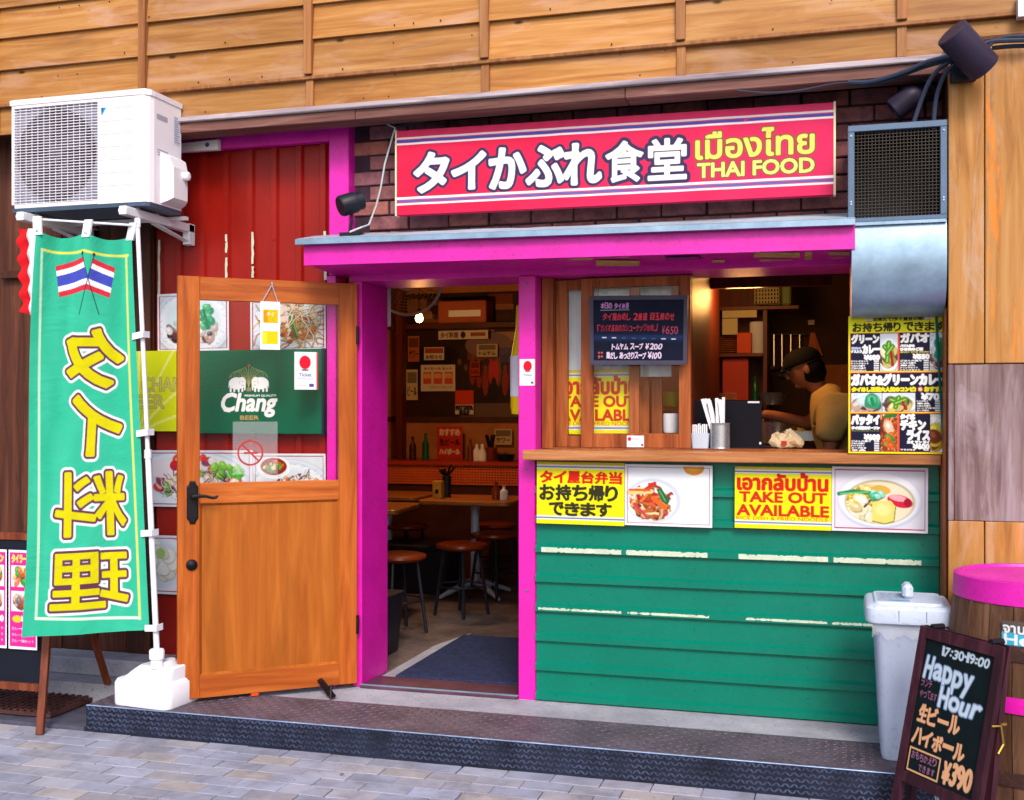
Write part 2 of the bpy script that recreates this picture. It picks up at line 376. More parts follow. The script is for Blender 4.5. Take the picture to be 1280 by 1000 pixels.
class Canvas:
    SS = 3
    def __init__(s, w, h, col, res=.0024):
        s.W = max(8, int(round(w / res))); s.H = max(8, int(round(h / res))); s.w = w; s.h = h
        s.a = np.zeros((s.H, s.W, 3)); s.a[:] = lin(col)
        s.yy, s.xx = np.mgrid[0:s.H, 0:s.W]; s.xx = (s.xx + .5) / s.W; s.yy = (s.yy + .5) / s.H
    def put(s, m, col):
        m = np.clip(m, 0, 1)[..., None]; s.a = s.a * (1 - m) + np.array(lin(col)) * m
    def rect(s, x0, y0, x1, y1, col, a=1): s.put(a * ((s.xx >= x0) & (s.xx < x1) & (s.yy >= y0) & (s.yy < y1)), col)
    def box(s, x0, y0, x1, y1, t, col):
        tx = t / s.w; ty = t / s.h
        s.rect(x0, y0, x1, y0 + ty, col); s.rect(x0, y1 - ty, x1, y1, col); s.rect(x0, y0, x0 + tx, y1, col); s.rect(x1 - tx, y0, x1, y1, col)
    def ell(s, cx, cy, rx, ry, col, a=1, ang=0, soft=.06, clip=None):
        dx = (s.xx - cx) * s.w; dy = (s.yy - cy) * s.h; rx *= s.w; ry *= s.h
        ca, sa = math.cos(ang), math.sin(ang); u = (dx * ca + dy * sa) / rx; v = (-dx * sa + dy * ca) / ry
        m = np.clip((1 - np.sqrt(u * u + v * v)) / soft + .5, 0, 1) * a
        if clip is not None: m = m * clip
        s.put(m, col); return m
    def ellmask(s, cx, cy, rx, ry): return (((s.xx - cx) / rx) ** 2 + ((s.yy - cy) / ry) ** 2) < 1
    def line(s, pts, t, col, a=1, clip=None):      # pts fraction coords, t metres
        m = np.zeros((s.H, s.W)); X_ = s.xx * s.w; Y_ = s.yy * s.h
        for (ax, ay), (bx, by) in zip(pts[:-1], pts[1:]):
            ax *= s.w; bx *= s.w; ay *= s.h; by *= s.h
            i0 = max(int((min(ax, bx) - t * 2) / s.w * s.W) - 1, 0); i1 = int((max(ax, bx) + t * 2) / s.w * s.W) + 2
            j0 = max(int((min(ay, by) - t * 2) / s.h * s.H) - 1, 0); j1 = int((max(ay, by) + t * 2) / s.h * s.H) + 2
            if i1 <= i0 or j1 <= j0: continue
            xs = X_[j0:j1, i0:i1]; ys = Y_[j0:j1, i0:i1]
            L2 = (bx - ax) ** 2 + (by - ay) ** 2 + 1e-12
            q = np.clip(((xs - ax) * (bx - ax) + (ys - ay) * (by - ay)) / L2, 0, 1)
            d = np.sqrt((xs - ax - q * (bx - ax)) ** 2 + (ys - ay - q * (by - ay)) ** 2)
            res = s.w / s.W
            m[j0:j1, i0:i1] = np.maximum(m[j0:j1, i0:i1], np.clip((t / 2 - d) / res + .5, 0, 1))
        if clip is not None: m = m * clip
        s.put(m * a, col)
    def poly(s, pts, col, a=1):
        p = np.array([(x * s.W, y * s.H) for x, y in pts]); tr = [(0, i, i + 1) for i in range(1, len(pts) - 1)]
        m = np.zeros((s.H, s.W), bool); fill_tris(m, p, tr); s.put(m * a, col)
    def text(s, txt, x0, y0, x1, y1, layers, flip=False, shear=0, slope=0, wob=0):
        # layers: list of (bold metres, colour); drawn in that order, stretched to the box given as fractions
        v, tr = glyphs(txt)
        if len(v) == 0: return
        S = s.SS; v = v.copy(); lo = v.min(0); hi = v.max(0)
        if shear: v[:, 0] += shear * v[:, 1]; lo = v.min(0); hi = v.max(0)
        u = (v - lo) / (hi - lo + 1e-9)
        if wob: u[:, 1] += wob * np.sin(u[:, 0] * 23 + 1.3); u[:, 0] += wob * .2 * np.sin(u[:, 1] * 5)
        if flip: u[:, 0] = 1 - u[:, 0]
        pad = int(max(l[0] for l in layers) / s.w * s.W * S) + 4
        bw = (x1 - x0) * s.W * S; bh = (y1 - y0) * s.H * S
        extra = abs(slope) * s.H * S
        cx0 = int(math.floor(x0 * s.W)) * S; cy0 = int(math.floor(y0 * s.H)) * S
        padS = (pad // S + 1) * S; eS = (int(extra) // S + 1) * S
        Wm = (int(bw) // S + 2) * S + 2 * padS; Hm = (int(bh) // S + 2) * S + 2 * padS + 2 * eS
        p = np.zeros_like(u); p[:, 0] = u[:, 0] * bw + padS + (x0 * s.W * S - cx0)
        p[:, 1] = (1 - u[:, 1]) * bh + padS + eS + (y0 * s.H * S - cy0) + slope * s.H * S * u[:, 0]
        m0 = np.zeros((Hm, Wm), bool); fill_tris(m0, p, tr)
        for bold, col in layers:
            m = dilate(m0, bold / s.w * s.W * S)
            k = m.reshape(Hm // S, S, Wm // S, S).mean((1, 3))
            X0 = (cx0 - padS) // S; Y0 = (cy0 - padS - eS) // S
            full = np.zeros((s.H, s.W)); a0 = max(X0, 0); b0 = max(Y0, 0); a1 = min(X0 + k.shape[1], s.W); b1 = min(Y0 + k.shape[0], s.H)
            if a1 <= a0 or b1 <= b0: continue
            full[b0:b1, a0:a1] = k[b0 - Y0:b1 - Y0, a0 - X0:a1 - X0]; s.put(full, col)
    def hand(s, txt, x0, y0, x1, y1, layers, jit=.12, narrow='1:. ~-'):
        ws = [(.45 if c in narrow else 1.0) * random.uniform(.92, 1.08) for c in txt]; tot = sum(ws); x = x0; w_ = x1 - x0; h = y1 - y0
        for c, q in zip(txt, ws):
            cw = w_ * q / tot
            if c != ' ':
                sh = {'ー': (.42, .58), '~': (.42, .6), ':': (.3, .85), '.': (.8, .95), '-': (.45, .55)}.get(c, (.03, .97))
                if c in 'ッャュっゃゅ': sh = (.3, .97)
                if c.islower() and c in 'aoeurnm': sh = (.35, .97)
                if c in 'py': sh = (.35, 1.3)
                dy = random.uniform(-jit, jit) * h * .6
                s.text(c, x + cw * .06, y0 + h * sh[0] + dy, x + cw * .94, y0 + h * sh[1] + dy * .5, layers, shear=random.uniform(-.05, .25))
            x += cw
    def grain(s, k, n=12):
        g = rng.random((n, n)); yi = s.yy * (n - 1.001); xi = s.xx * (n - 1.001); y0 = yi.astype(int); x0 = xi.astype(int); fy = yi - y0; fx = xi - x0
        b = (g[y0, x0] * (1 - fx) + g[y0, x0 + 1] * fx) * (1 - fy) + (g[y0 + 1, x0] * (1 - fx) + g[y0 + 1, x0 + 1] * fx) * fy
        return b
    def mesh(s, name, fn, m, parent=None, gain=.7, thick=None, smooth=True, kind=None, label=None, org=None):
        # fn(u, v) arrays (0..1, v down) -> x, y, z arrays
        u, v = np.meshgrid(np.linspace(0, 1, s.W), np.linspace(0, 1, s.H)); x, y, z = fn(u, v)
        co = np.stack([x + 0 * u, y + 0 * u, z + 0 * u], -1).reshape(-1, 3)
        off = (ORG[parent.name] if parent.name in ORG else ORG.get(parent.parent.name, Vector()) if parent.parent else Vector()) if parent is not None else Vector()
        if org is not None: off = Vector(org)
        co = co - np.array(off)
        n = s.W * s.H; i = np.arange(n).reshape(s.H, s.W)
        q = np.stack([i[:-1, :-1], i[1:, :-1], i[1:, 1:], i[:-1, 1:]], -1).reshape(-1, 4)
        me = bpy.data.meshes.new(name); cols = np.ones((n, 4)); cols[:, :3] = s.a.reshape(-1, 3) * gain
        if thick is not None:
            tv = np.array(thick); c4 = [i[0, 0], i[-1, 0], i[-1, -1], i[0, -1]]
            fr = co[c4]; bk = fr + tv; co = np.concatenate([co, fr, bk]); cols = np.concatenate([cols, np.tile([.75, .75, .75, 1], (8, 1))])
            ex = np.array([(n + 0, n + 4, n + 5, n + 1), (n + 1, n + 5, n + 6, n + 2), (n + 2, n + 6, n + 7, n + 3), (n + 3, n + 7, n + 4, n + 0), (n + 4, n + 7, n + 6, n + 5)])
            q = np.concatenate([q, ex])
        me.vertices.add(len(co)); me.vertices.foreach_set('co', co.ravel())
        me.loops.add(len(q) * 4); me.loops.foreach_set('vertex_index', q.ravel().astype(np.int32))
        me.polygons.add(len(q)); me.polygons.foreach_set('loop_start', (np.arange(len(q)) * 4).astype(np.int32))
        me.update(calc_edges=True)
        at = me.color_attributes.new('Col', 'FLOAT_COLOR', 'POINT'); at.data.foreach_set('color', cols.ravel())
        me.materials.append(m)
        if smooth and thick is None: me.polygons.foreach_set('use_smooth', [True] * len(q))
        return link(name, me, parent, kind, label)
def wallfn(x0, x1, Y, z0, z1):   # upright sheet facing the street
    return lambda u, v: (x0 + (x1 - x0) * u, Y + 0 * u, z1 + (z0 - z1) * v)
def quadfn(a, b, c, d):          # TL TR BR BL
    a, b, c, d = [np.array(q) for q in (a, b, c, d)]
    def f(u, v):
        r = [(a[k] * (1 - u) + b[k] * u) * (1 - v) + (d[k] * (1 - u) + c[k] * u) * v for k in range(3)]
        return r
    return f

# ---- food photographs, painted stroke by stroke
def strands(cv, n, cx, cy, rx, ry, cols, t, ln, clip=None):
    for _ in range(n):
        a = random.random() * 2 * PI; q = math.sqrt(random.random()); x = cx + math.cos(a) * rx * q; y = cy + math.sin(a) * ry * q
        d = random.random() * 2 * PI; pts = [(x, y)]
        for _ in range(4):
            d += random.uniform(-.8, .8); x += math.cos(d) * ln / cv.w / 4; y += math.sin(d) * ln / cv.h / 4; pts.append((x, y))
        c = random.choice(cols); j = random.uniform(.75, 1.15); cv.line([(px + .004, py + .008) for px, py in pts], t * 1.25, tuple(v * .35 for v in c), .7, clip)
        cv.line(pts, t * random.uniform(.7, 1.1), tuple(min(255, v * j) for v in c), 1, clip)
def lumps(cv, n, cx, cy, rx, ry, cols, r, clip=None):
    r *= 1.35; n = int(n * 1.6)
    for _ in range(n):
        a = random.random() * 2 * PI; q = math.sqrt(random.random()); x = cx + math.cos(a) * rx * q; y = cy + math.sin(a) * ry * q
        c = random.choice(cols); k = random.uniform(.5, 1.2); an = random.random() * PI; e = random.uniform(.5, 1)
        cv.ell(x + .004, y + .01, r * k / cv.w, r * k * e / cv.h, tuple(v * .35 for v in c), .8, an, .3, clip)
        cv.ell(x, y, r * k / cv.w, r * k * e / cv.h, c, 1, an, .25, clip)
        cv.ell(x - .2 * r / cv.w, y - .25 * r / cv.h, r * k * .45 / cv.w, r * k * e * .35 / cv.h, tuple(min(255, v * 1.25 + 25) for v in c), .7, an, .6, clip)
def plate(cv, cx, cy, rx, ry, blue=True):
    cv.ell(cx + .01, cy + .03, rx * 1.04, ry * 1.04, (150, 165, 190), .7, 0, .12)
    cv.ell(cx, cy, rx, ry, (226, 234, 246)); cv.ell(cx, cy, rx * .93, ry * .93, (198, 214, 236)); cv.ell(cx, cy + .01, rx * .9, ry * .9, (236, 242, 250)); cv.ell(cx, cy, rx * .72, ry * .72, (214, 226, 242), .8, 0, .2)
    if blue:
        for k in range(46):
            a = k * 2 * PI / 46; x = cx + math.cos(a) * rx * .87; y = cy + math.sin(a) * ry * .87
            cv.line([(x, y), (x + random.uniform(-.05, .05), y + random.uniform(-.05, .05))], .002, (88, 118, 200), .8)
def food(cv, kind, x0=0, y0=0, x1=1, y1=1):
    sub = Canvas(cv.w * (x1 - x0), cv.h * (y1 - y0), (225, 232, 240), cv.w / cv.W)
    c = sub
    c.put(c.grain(1) * .5, (196, 214, 226))
    if kind == 'noodle':
        plate(c, .55, .5, .62, .62); strands(c, 130, .55, .5, .38, .36, [(200, 130, 50), (222, 170, 90), (235, 205, 150), (180, 96, 30)], .006, .12)
        lumps(c, 30, .55, .5, .36, .36, [(205, 110, 40), (240, 190, 140), (160, 70, 20)], .014)
        c.ell(.42, .28, .12, .17, (244, 214, 206), 1, .4, .2); c.line([(.52, .25), (.62, .75)], .02, (52, 110, 40)); c.line([(.54, .25), (.635, .73)], .006, (130, 190, 80))
        strands(c, 26, .6, .35, .25, .2, [(245, 236, 214), (238, 220, 180)], .005, .13)
    elif kind == 'padthai':
        plate(c, .5, .55, .6, .6, False); strands(c, 170, .5, .6, .36, .34, [(190, 80, 24), (215, 112, 44), (236, 160, 96), (160, 56, 16)], .006, .1)
        c.ell(.5, .35, .26, .2, (240, 190, 160), 1, -.3, .2); c.ell(.45, .3, .12, .08, (252, 226, 210), 1, -.3, .4); c.line([(.3, .06), (.9, .03)], .014, (40, 120, 40)); lumps(c, 14, .5, .7, .3, .2, [(80, 140, 50), (220, 90, 30)], .01)
    elif kind == 'egg':
        plate(c, .5, .5, .56, .62); lumps(c, 60, .5, .66, .36, .22, [(70, 40, 50), (110, 60, 60), (190, 160, 150), (225, 215, 215)], .016)
        c.ell(.5, .42, .34, .3, (205, 232, 236), .9, .1, .5); c.ell(.53, .6, .1, .17, (120, 40, 60)); c.ell(.57, .56, .1, .16, (250, 250, 246), 1, .2, .15)
        lumps(c, 10, .7, .42, .08, .2, [(40, 150, 110), (80, 180, 130)], .018); c.line([(.66, .3), (.72, .62)], .014, (30, 130, 84))
    elif kind == 'salad':
        plate(c, .4, .5, .62, .56, False); lumps(c, 60, .5, .5, .42, .4, [(245, 240, 235), (235, 200, 190), (160, 60, 90), (230, 60, 40), (120, 180, 60), (250, 225, 200)], .022)
        c.ell(.16, .32, .15, .17, (246, 232, 240)); c.ell(.4, .3, .1, .16, (235, 84, 24)); c.ell(.28, .26, .05, .1, (220, 30, 40)); lumps(c, 14, .78, .35, .15, .12, [(90, 190, 60), (140, 210, 70)], .018)
        strands(c, 60, .5, .6, .36, .26, [(140, 60, 110), (250, 245, 240), (220, 190, 150)], .004, .06)
    elif kind == 'cutlet':
        plate(c, .5, .7, .6, .6); c.ell(.28, .25, .24, .22, (250, 250, 250)); c.ell(.28, .23, .19, .17, (150, 40, 16)); lumps(c, 12, .28, .23, .14, .1, [(235, 220, 150), (90, 150, 40), (210, 90, 30)], .01)
        lumps(c, 90, .62, .65, .34, .24, [(214, 140, 84), (235, 190, 160), (110, 40, 50), (245, 225, 215), (160, 84, 50)], .014); strands(c, 40, .65, .55, .3, .16, [(250, 245, 245), (110, 60, 90)], .004, .05)
    elif kind == 'curry':
        plate(c, .5, .5, .6, .62, False); lumps(c, 30, .5, .45, .3, .3, [(246, 244, 238), (230, 226, 214)], .03); lumps(c, 40, .28, .6, .22, .24, [(200, 150, 20), (120, 50, 20), (226, 190, 60)], .02); c.ell(.6, .3, .07, .1, (170, 210, 120))
    elif kind == 'stirbowl':
        c.a[:] = lin((214, 190, 160)); c.ell(.62, .5, .78, .86, (206, 218, 240), 1, 0, .04); c.ell(.64, .48, .74, .8, (236, 241, 252), 1, 0, .25)
        c.ell(.98, -.05, .25, .35, (246, 248, 255), .8, 0, .5); c.ell(.8, .02, .12, .13, (226, 150, 40)); c.ell(.79, .0, .09, .08, (240, 184, 80), .8, 0, .5)
        c.ell(.32, .6, .33, .38, (206, 214, 236)); k = c.ell(.31, .61, .29, .34, (240, 236, 236)); cl = c.ellmask(.31, .62, .28, .33)
        lumps(c, 60, .3, .68, .24, .22, [(214, 160, 96), (170, 110, 50), (236, 200, 150), (110, 50, 40), (210, 60, 60)], .012, cl); strands(c, 26, .28, .6, .24, .24, [(240, 210, 150), (200, 50, 40), (238, 120, 50)], .012, .07, cl)
        c.line([(.02, .47), (.3, .44)], .02, (245, 205, 130)); c.line([(.22, .42), (.34, .3)], .016, (205, 50, 30)); c.line([(.04, .42), (.28, .42)], .01, (220, 90, 50))
        c.poly([(.36, .4), (.42, .38), (.52, .6), (.48, .66), (.42, .6)], (36, 108, 62)); c.line([(.4, .43), (.47, .6)], .006, (90, 170, 110)); c.line([(.32, .55), (.46, .72)], .02, (238, 104, 40)); c.line([(.1, .66), (.26, .9)], .012, (205, 60, 80))
    elif kind == 'soup':
        c.a[:] = lin((225, 222, 236)); c.ell(.5, .52, .46, .46, (196, 204, 228)); c.ell(.5, .5, .44, .43, (240, 242, 252), 1, 0, .1); c.ell(.5, .54, .38, .36, (186, 176, 140), 1, 0, .06)
        k = c.ellmask(.5, .55, .36, .34); c.ell(.5, .55, .36, .34, (236, 228, 200), 1, 0, .08); c.ell(.32, .42, .2, .16, (214, 182, 60), 1, 0, .4, k); lumps(c, 40, .28, .5, .16, .2, [(228, 196, 70), (246, 228, 150), (190, 150, 40)], .012, k)
        lumps(c, 16, .28, .72, .14, .1, [(240, 228, 190), (214, 196, 140)], .02, k); c.ell(.52, .34, .1, .07, (224, 176, 70), 1, .2); c.line([(.06, .42), (.22, .37), (.42, .4)], .018, (44, 140, 84)); c.line([(.08, .42), (.38, .38)], .006, (120, 200, 130))
        lumps(c, 12, .47, .42, .06, .05, [(60, 170, 130), (150, 220, 190)], .014); c.ell(.72, .52, .14, .1, (214, 30, 70), 1, .25); c.ell(.7, .47, .1, .05, (245, 170, 180), 1, .2); c.ell(.8, .54, .04, .07, (170, 16, 50)); c.line([(.34, .62), (.4, .52)], .01, (60, 50, 50))
        c.poly([(.43, .55), (.62, .52), (.68, .62), (.66, .86), (.56, .9), (.42, .86)], (150, 140, 50)); c.poly([(.42, .54), (.62, .51), (.67, .6), (.65, .84), (.56, .88), (.42, .84)], (226, 218, 116)); c.ell(.54, .66, .08, .1, (246, 236, 160), .8, 0, .6); c.ell(.3, .5, .08, .06, (246, 236, 226), 1, .4, .4)
    elif kind == 'greencurry':
        plate(c, .5, .55, .6, .5, False); c.ell(.5, .58, .46, .36, (206, 204, 150)); lumps(c, 26, .45, .62, .3, .22, [(214, 190, 120), (236, 226, 180), (90, 60, 60), (150, 160, 60)], .018); 
        for a in ((.25, .35, .7, .6), (.5, .25, .4, .75), (.7, .35, .4, .55)): c.line([(a[0], a[1]), (a[2], a[3])], .02, (70, 140, 40)); c.line([(a[0], a[1]), (a[2], a[3])], .006, (150, 205, 90))
        c.line([(.62, .5), (.72, .85)], .012, (170, 20, 40))
    X0 = int(round(x0 * cv.W)); Y0 = int(round(y0 * cv.H)); hh = min(sub.H, cv.H - Y0); ww = min(sub.W, cv.W - X0)
    cv.a[Y0:Y0 + hh, X0:X0 + ww] = sub.a[:hh, :ww]
def food_card(w, h, kind, res=.0026):
    cv = Canvas(w, h, (236, 236, 246), res); food(cv, kind, .02, .03, .98, .97); cv.box(.03, .045, .97, .955, .0035, (176, 36, 90)); return cv

# ================================================================== SETTING
g = MB().box(-60, 60, -60, -.02, -.3, -.07).build('street_ground', M_joint, kind='structure')
pave = MB().box(-9, 5, -5, -.68, -.075, -.026).build('pavement', M_joint, kind='structure')
pm = [center_box('paver', .1975 + dx, .0975, .05, M_paver, .0022) for dx in (0, -.003, -.001)]
far_mb = MB(); npv = 0
for j in range(40):
    y = -.742 - j * .1
    for i in range(-42, 22):
        x = i * .2 + (.1 if j % 2 else 0) + random.uniform(-.003, .003)
        if x < -8.5 or x > 4.5: continue
        z = -.0375 + random.uniform(-.0012, .0012)
        if j < 11 and -4.2 < x < .95 and npv < 296:
            o = link('paver', random.choice(pm), pave, loc=(x, y + random.uniform(-.002, .002), z))
            o.rotation_euler = (random.uniform(-.006, .006), random.uniform(-.005, .005), random.uniform(-.006, .006)); npv += 1
        else: far_mb.box(x - .098, x + .098, y - .0485, y + .0485, z - .02, z + .025)
far_mb.build('far_pavers', M_paver, pave, kind='stuff')
# ground left of the step
MB().box(-9, -3.36, -.69, .3, -.2, .004).build('asphalt_apron', paint('asphalt', rgb(84, 84, 104), .95, .2, .8, scale=14), kind='structure')

# ---- tread plate step
st = thing('tread_plate_step', 'long low doorstep clad in dark diamond tread plate along the shop front', 'doorstep', (-1.2, -.5, 0))
SX0, SX1 = -3.345, .72
MB().box(SX0, SX1, -.686, -.3, -.05, .11, b=.002).build('plate', M_plate, st)
MB().box(SX0, SX1, -.692, -.687, -.05, .109).build('sky_tinted_front_plate', M_platef, st)  # front face of the same step, its blue painting in the sky reflection
tb = MB()
def loz(mb, c, ang, ax, L=.034, W=.0105, H=.0036):
    ca, sa = math.cos(ang), math.sin(ang)
    q = [(-L / 2, 0), (-L / 4, -W / 2), (L / 4, -W / 2), (L / 2, 0), (L / 4, W / 2), (-L / 4, W / 2)]
    vs = []
    for k, h in ((1, -.0008), (.55, H)):
        for a, b in q:
            a *= k if k == 1 else .8; b *= k; X_ = a * ca - b * sa; Y_ = a * sa + b * ca
            vs.append(Vector(c) + (Vector((X_, Y_, h)) if ax == 'top' else Vector((X_, -h, Y_))))
    fs = [(i, (i + 1) % 6, 6 + (i + 1) % 6, 6 + i) for i in range(6)] + [(6, 7, 8, 9, 10, 11)]
    mb.add(vs, fs)
pt = .034; tf = MB()
for i in range(int((SX1 - SX0) / pt)):
    x = SX0 + .012 + i * pt
    for j in range(5):
        for q in (0, .5):
            loz(tf, (x + q * pt + (j % 2) * pt * .25, -.692, .006 + j * .0225), PI / 4 if (j + int(q * 2)) % 2 else -PI / 4, 'front', .024, .0075, .0045)
    for j in range(14):
        y = -.675 + j * pt
        if y < -.31: loz(tb, (x, y, .11), PI / 4 if (i + j) % 2 else -PI / 4, 'top', .03, .009, .0024)
tb.build('tread_pattern', M_tread, st, kind='stuff'); tf.build('front_tread_pattern', paint('tread_bar_front_highlight', rgb(104, 114, 148), .28, .35, .2, metal=.6, dirt=rgb(110, 96, 96), scale=7), st, kind='stuff')  # front bars in paler blue, with highlights painted into their colour
MB().tube([(SX0, -.6905, .1085), (SX1, -.6905, .1085)], .0028, 6).build('edge_highlight', paint('edge_highlight_blue', rgb(150, 175, 215), .35, .2, .2, metal=.3, scale=9), st)  # pale blue bead, a gloss highlight painted along the front edge
# concrete strip under the wall and the footing left of the step
cs = MB().box(-2.3, .9, -.302, .06, .0, .104, b=.004).build('concrete_sill', M_conc, kind='structure')
MB().box(-9, -2.3, -.302, .1, .0, .1, b=.004).build('concrete_footing_low', M_conc, kind='structure')
MB().box(-9, -3.33, -.16, .08, .1, .19, b=.008).build('concrete_kerb', M_conc, kind='structure')
# rusty grating mat lying left
gm = thing('grating_mat', 'rusty brown drain grating mat lying on the ground at far left', 'grating', (-3.95, -.5, .012))
MB().box(-4.75, -3.6, -.62, -.2, .012, .03).build('frame_slab', M_rust, gm)
mb = MB()
for i in range(28): mb.box(-4.72 + i * .04, -4.705 + i * .04, -.61, -.21, .03, .04)
for i in range(9): mb.box(-4.74, -3.61, -.61 + i * .045, -.6 + i * .045, .03, .037)
mb.build('bars', M_rust, gm, kind='stuff')

# ---- shell of the building
def wall(name, *b, m=M_iwall): return MB().box(*b).build(name, m, kind='structure')
wall('interior_floor', -4.6, 3.2, .06, 4.4, 0, .106, m=M_ifloor)
wall('interior_back_wall', -4.6, 3.2, 4.2, 4.35, .1, 2.9)
wall('interior_left_wall', -4.6, -4.5, .2, 4.2, .1, 2.9)
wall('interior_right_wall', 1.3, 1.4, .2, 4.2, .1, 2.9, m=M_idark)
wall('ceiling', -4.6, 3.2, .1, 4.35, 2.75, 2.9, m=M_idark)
wall('kitchen_back_wall', -.55, 1.3, 2.9, 3.0, .1, 2.75, m=paint('dark_kitchen_tile', rgb(70, 40, 26), .6, .15, .1))

# ---- upper timber wall
ut = thing('timber_upper_wall', 'orange clapboard timber wall with upright battens across the top', 'timber wall', (-1.5, -.2, 2.9))
zr = [2.938, 3.088, 3.272, 3.44, 3.6, 3.76]
bx = [-5.1, -4.262, -3.359, -2.441, -1.552, -.652, .263, 1.18, 2.1]
Yu = -.2
for i in range(len(bx) - 1):
    for j in range(len(zr) - 1):
        x0, x1 = bx[i] + .002, bx[i + 1] - .002; z0, z1 = zr[j], zr[j + 1]; t = random.uniform(-.002, .002)
        mb = MB(); bo, to = Yu - .026 + t, Yu - .004 + t
        if j == 0: bo, to = Yu - .006, Yu - .004
        mb.quadbox((0, bo, z0 - .004), (x1 - x0, bo, z0 - .004 + t), (x1 - x0, to, z1 + .006), (0, to, z1 + .006), (0, .016, 0))
        o = mb.build('plank', M_side, None); o.parent = ut; o.location = (x0 + 1.5, .2, -2.9)
    x = bx[i]
    for (za, zb, yo) in ((2.945, 3.08, -.02), (3.095, 3.6, -.045)):
        o = MB().box(-.02, .02, Yu + yo, Yu - .001, za, zb, b=.002).build('batten', M_batt, None); o.parent = ut; o.location = (x + 1.5, .2, -2.9)
MB().box(-5.1, 2.1, Yu - .032, Yu, 3.072, 3.09, b=.003).build('ledge_strip', M_batt, ut)
MB().box(-3.7, .9, Yu - .05, Yu + .1, 2.912, 2.937, b=.004).build('weathered_ledge', M_ledge, ut)
for a, b in ((-3.7, -2.2), (-2.198, -.9), (-.898, .9)):
    MB().box(a, b, Yu - .028, Yu + .1, 2.862, 2.911, b=.003).build('fascia_board', M_trim, ut)
MB().box(-5.1, 2.1, Yu + .02, 0, 2.97, 3.9).build('wall_core', M_bwall, ut)
MB().box(-3.7, .9, Yu + .1, .1, 2.9, 2.96).build('eave_underside', M_idark, ut)
nl = MB()
for i in range(46):
    x = random.uniform(-4.2, .8); z = random.choice(zr[:4]) + random.choice((.02, .12)); nl.lathe([(.004, 0), (.004, .002)], n=6, M=T((x, Yu - .027, z)) @ rot('X', PI / 2))
nl.build('nail_heads', M_iron, ut, kind='stuff')
# left end: brown boarded wall
lw = thing('brown_board_wall', 'dark brown wall of upright boards behind the green banner at far left', 'board wall', (-4, .05, .19))
xs = [-5.2, -4.95, -4.7, -4.45, -4.27, -4.02, -3.8, -3.62, -3.47]
for i in range(len(xs) - 1):
    o = MB().box(0, xs[i + 1] - xs[i] - .006, 0, .03, .19, 2.98, b=.003).build('board', M_bwall, None); o.parent = lw; o.location = (xs[i] + 4, .0 + random.uniform(0, .012) - .05, -.19)
MB().box(-5.2, -3.47, .03, .1, .19, 2.98).build('backing', M_idark, lw)
MB().box(-4.4, -3.66, -.03, -.006, 2.2, 2.24, b=.002).build('rail', M_bwall, lw)

# ---- red corrugated panel with its magenta frame
rp = thing('red_metal_wall', 'red ribbed sheet metal wall panel with a magenta frame left of the doorway', 'metal wall', (-2.95, .04, .19))
xr = [-3.458]
mb = MB(); Yr = .04; ribs = [-3.42 + i * .1385 for i in range(8)]
ribs = [x for x in [-3.318, -3.179, -3.038, -2.899, -2.762, -2.622, -2.488]]
prof = [(-3.46, Yr)]
for x in ribs: prof += [(x - .024, Yr), (x - .014, Yr - .018), (x + .014, Yr - .018), (x + .024, Yr)]
prof.append((-2.40, Yr))
vs = []; fs = []
for x, y in prof: vs += [(x, y, .16), (x, y, 2.9)]
for i in range(len(prof) - 1): fs.append((2 * i, 2 * i + 2, 2 * i + 3, 2 * i + 1))
mb.add(vs, fs); mb.build('ribbed_sheet', M_red, rp)
MB().box(-3.46, -2.40, .06, .14, .16, 2.9).build('backing', M_idark, rp)
fl = MB()
for (px, ya, yb) in ((283, 293, 316), (283, 322, 347), (316, 290, 330), (316, 333, 347), (199, 300, 370), (406, 289, 312), (407, 318, 350), (199, 380, 440)):
    x = X(px, .022); z1 = Z(px, ya, .022); z0 = Z(px, yb, .022); n = 7; L = []; R_ = []
    for k in range(n):
        zz = z0 + (z1 - z0) * k / (n - 1); L.append((x - .005 - random.uniform(0, .003), .0205, zz)); R_.append((x + .005 + random.uniform(-.002, .003), .0205, zz))
    fl.add(L + R_, [(k, n + k, n + k + 1, k + 1) for k in range(n - 1)])
fl.islands('peeled_tape', M_peel, rp)
mb = MB(); [mb.lathe([(.005, 0), (.004, .003)], n=8, M=T((x, .0215, z)) @ rot('X', PI / 2)) for x in ribs for z in (.5, 1.1, 1.9, 2.35, 2.8)]
mb.build('rivets', M_red, rp, kind='stuff')
MB().box(-3.36, -2.405, -.02, .03, 2.825, 2.905, b=.004).build('top_frame', M_mag, rp)
MB().box(X(411, -.03), X(435.5, -.03), -.03, .1, 2.15, 2.9, b=.004).build('frame_post', M_mag, rp)
MB().box(-2.445, -2.395, -.02, .1, .1, 2.15, b=.003).build('lower_frame_post', M_mag, rp)
dc = thing('cable_cover', 'white plastic cable cover under the eave right of the outdoor unit', 'cable cover', (-3.2, -.04, 2.8))
MB().quadbox(P(220, 180, -.05), P(220, 190, -.05), P(273, 187, -.05), P(273, 174, -.05), (0, .025, 0)).build('cover', M_white, dc)
MB().lathe([(.012, 0), (.010, .004)], n=10, M=T(P(259, 181, -.051)) @ rot('X', PI / 2)).build('screw', M_grey, dc)

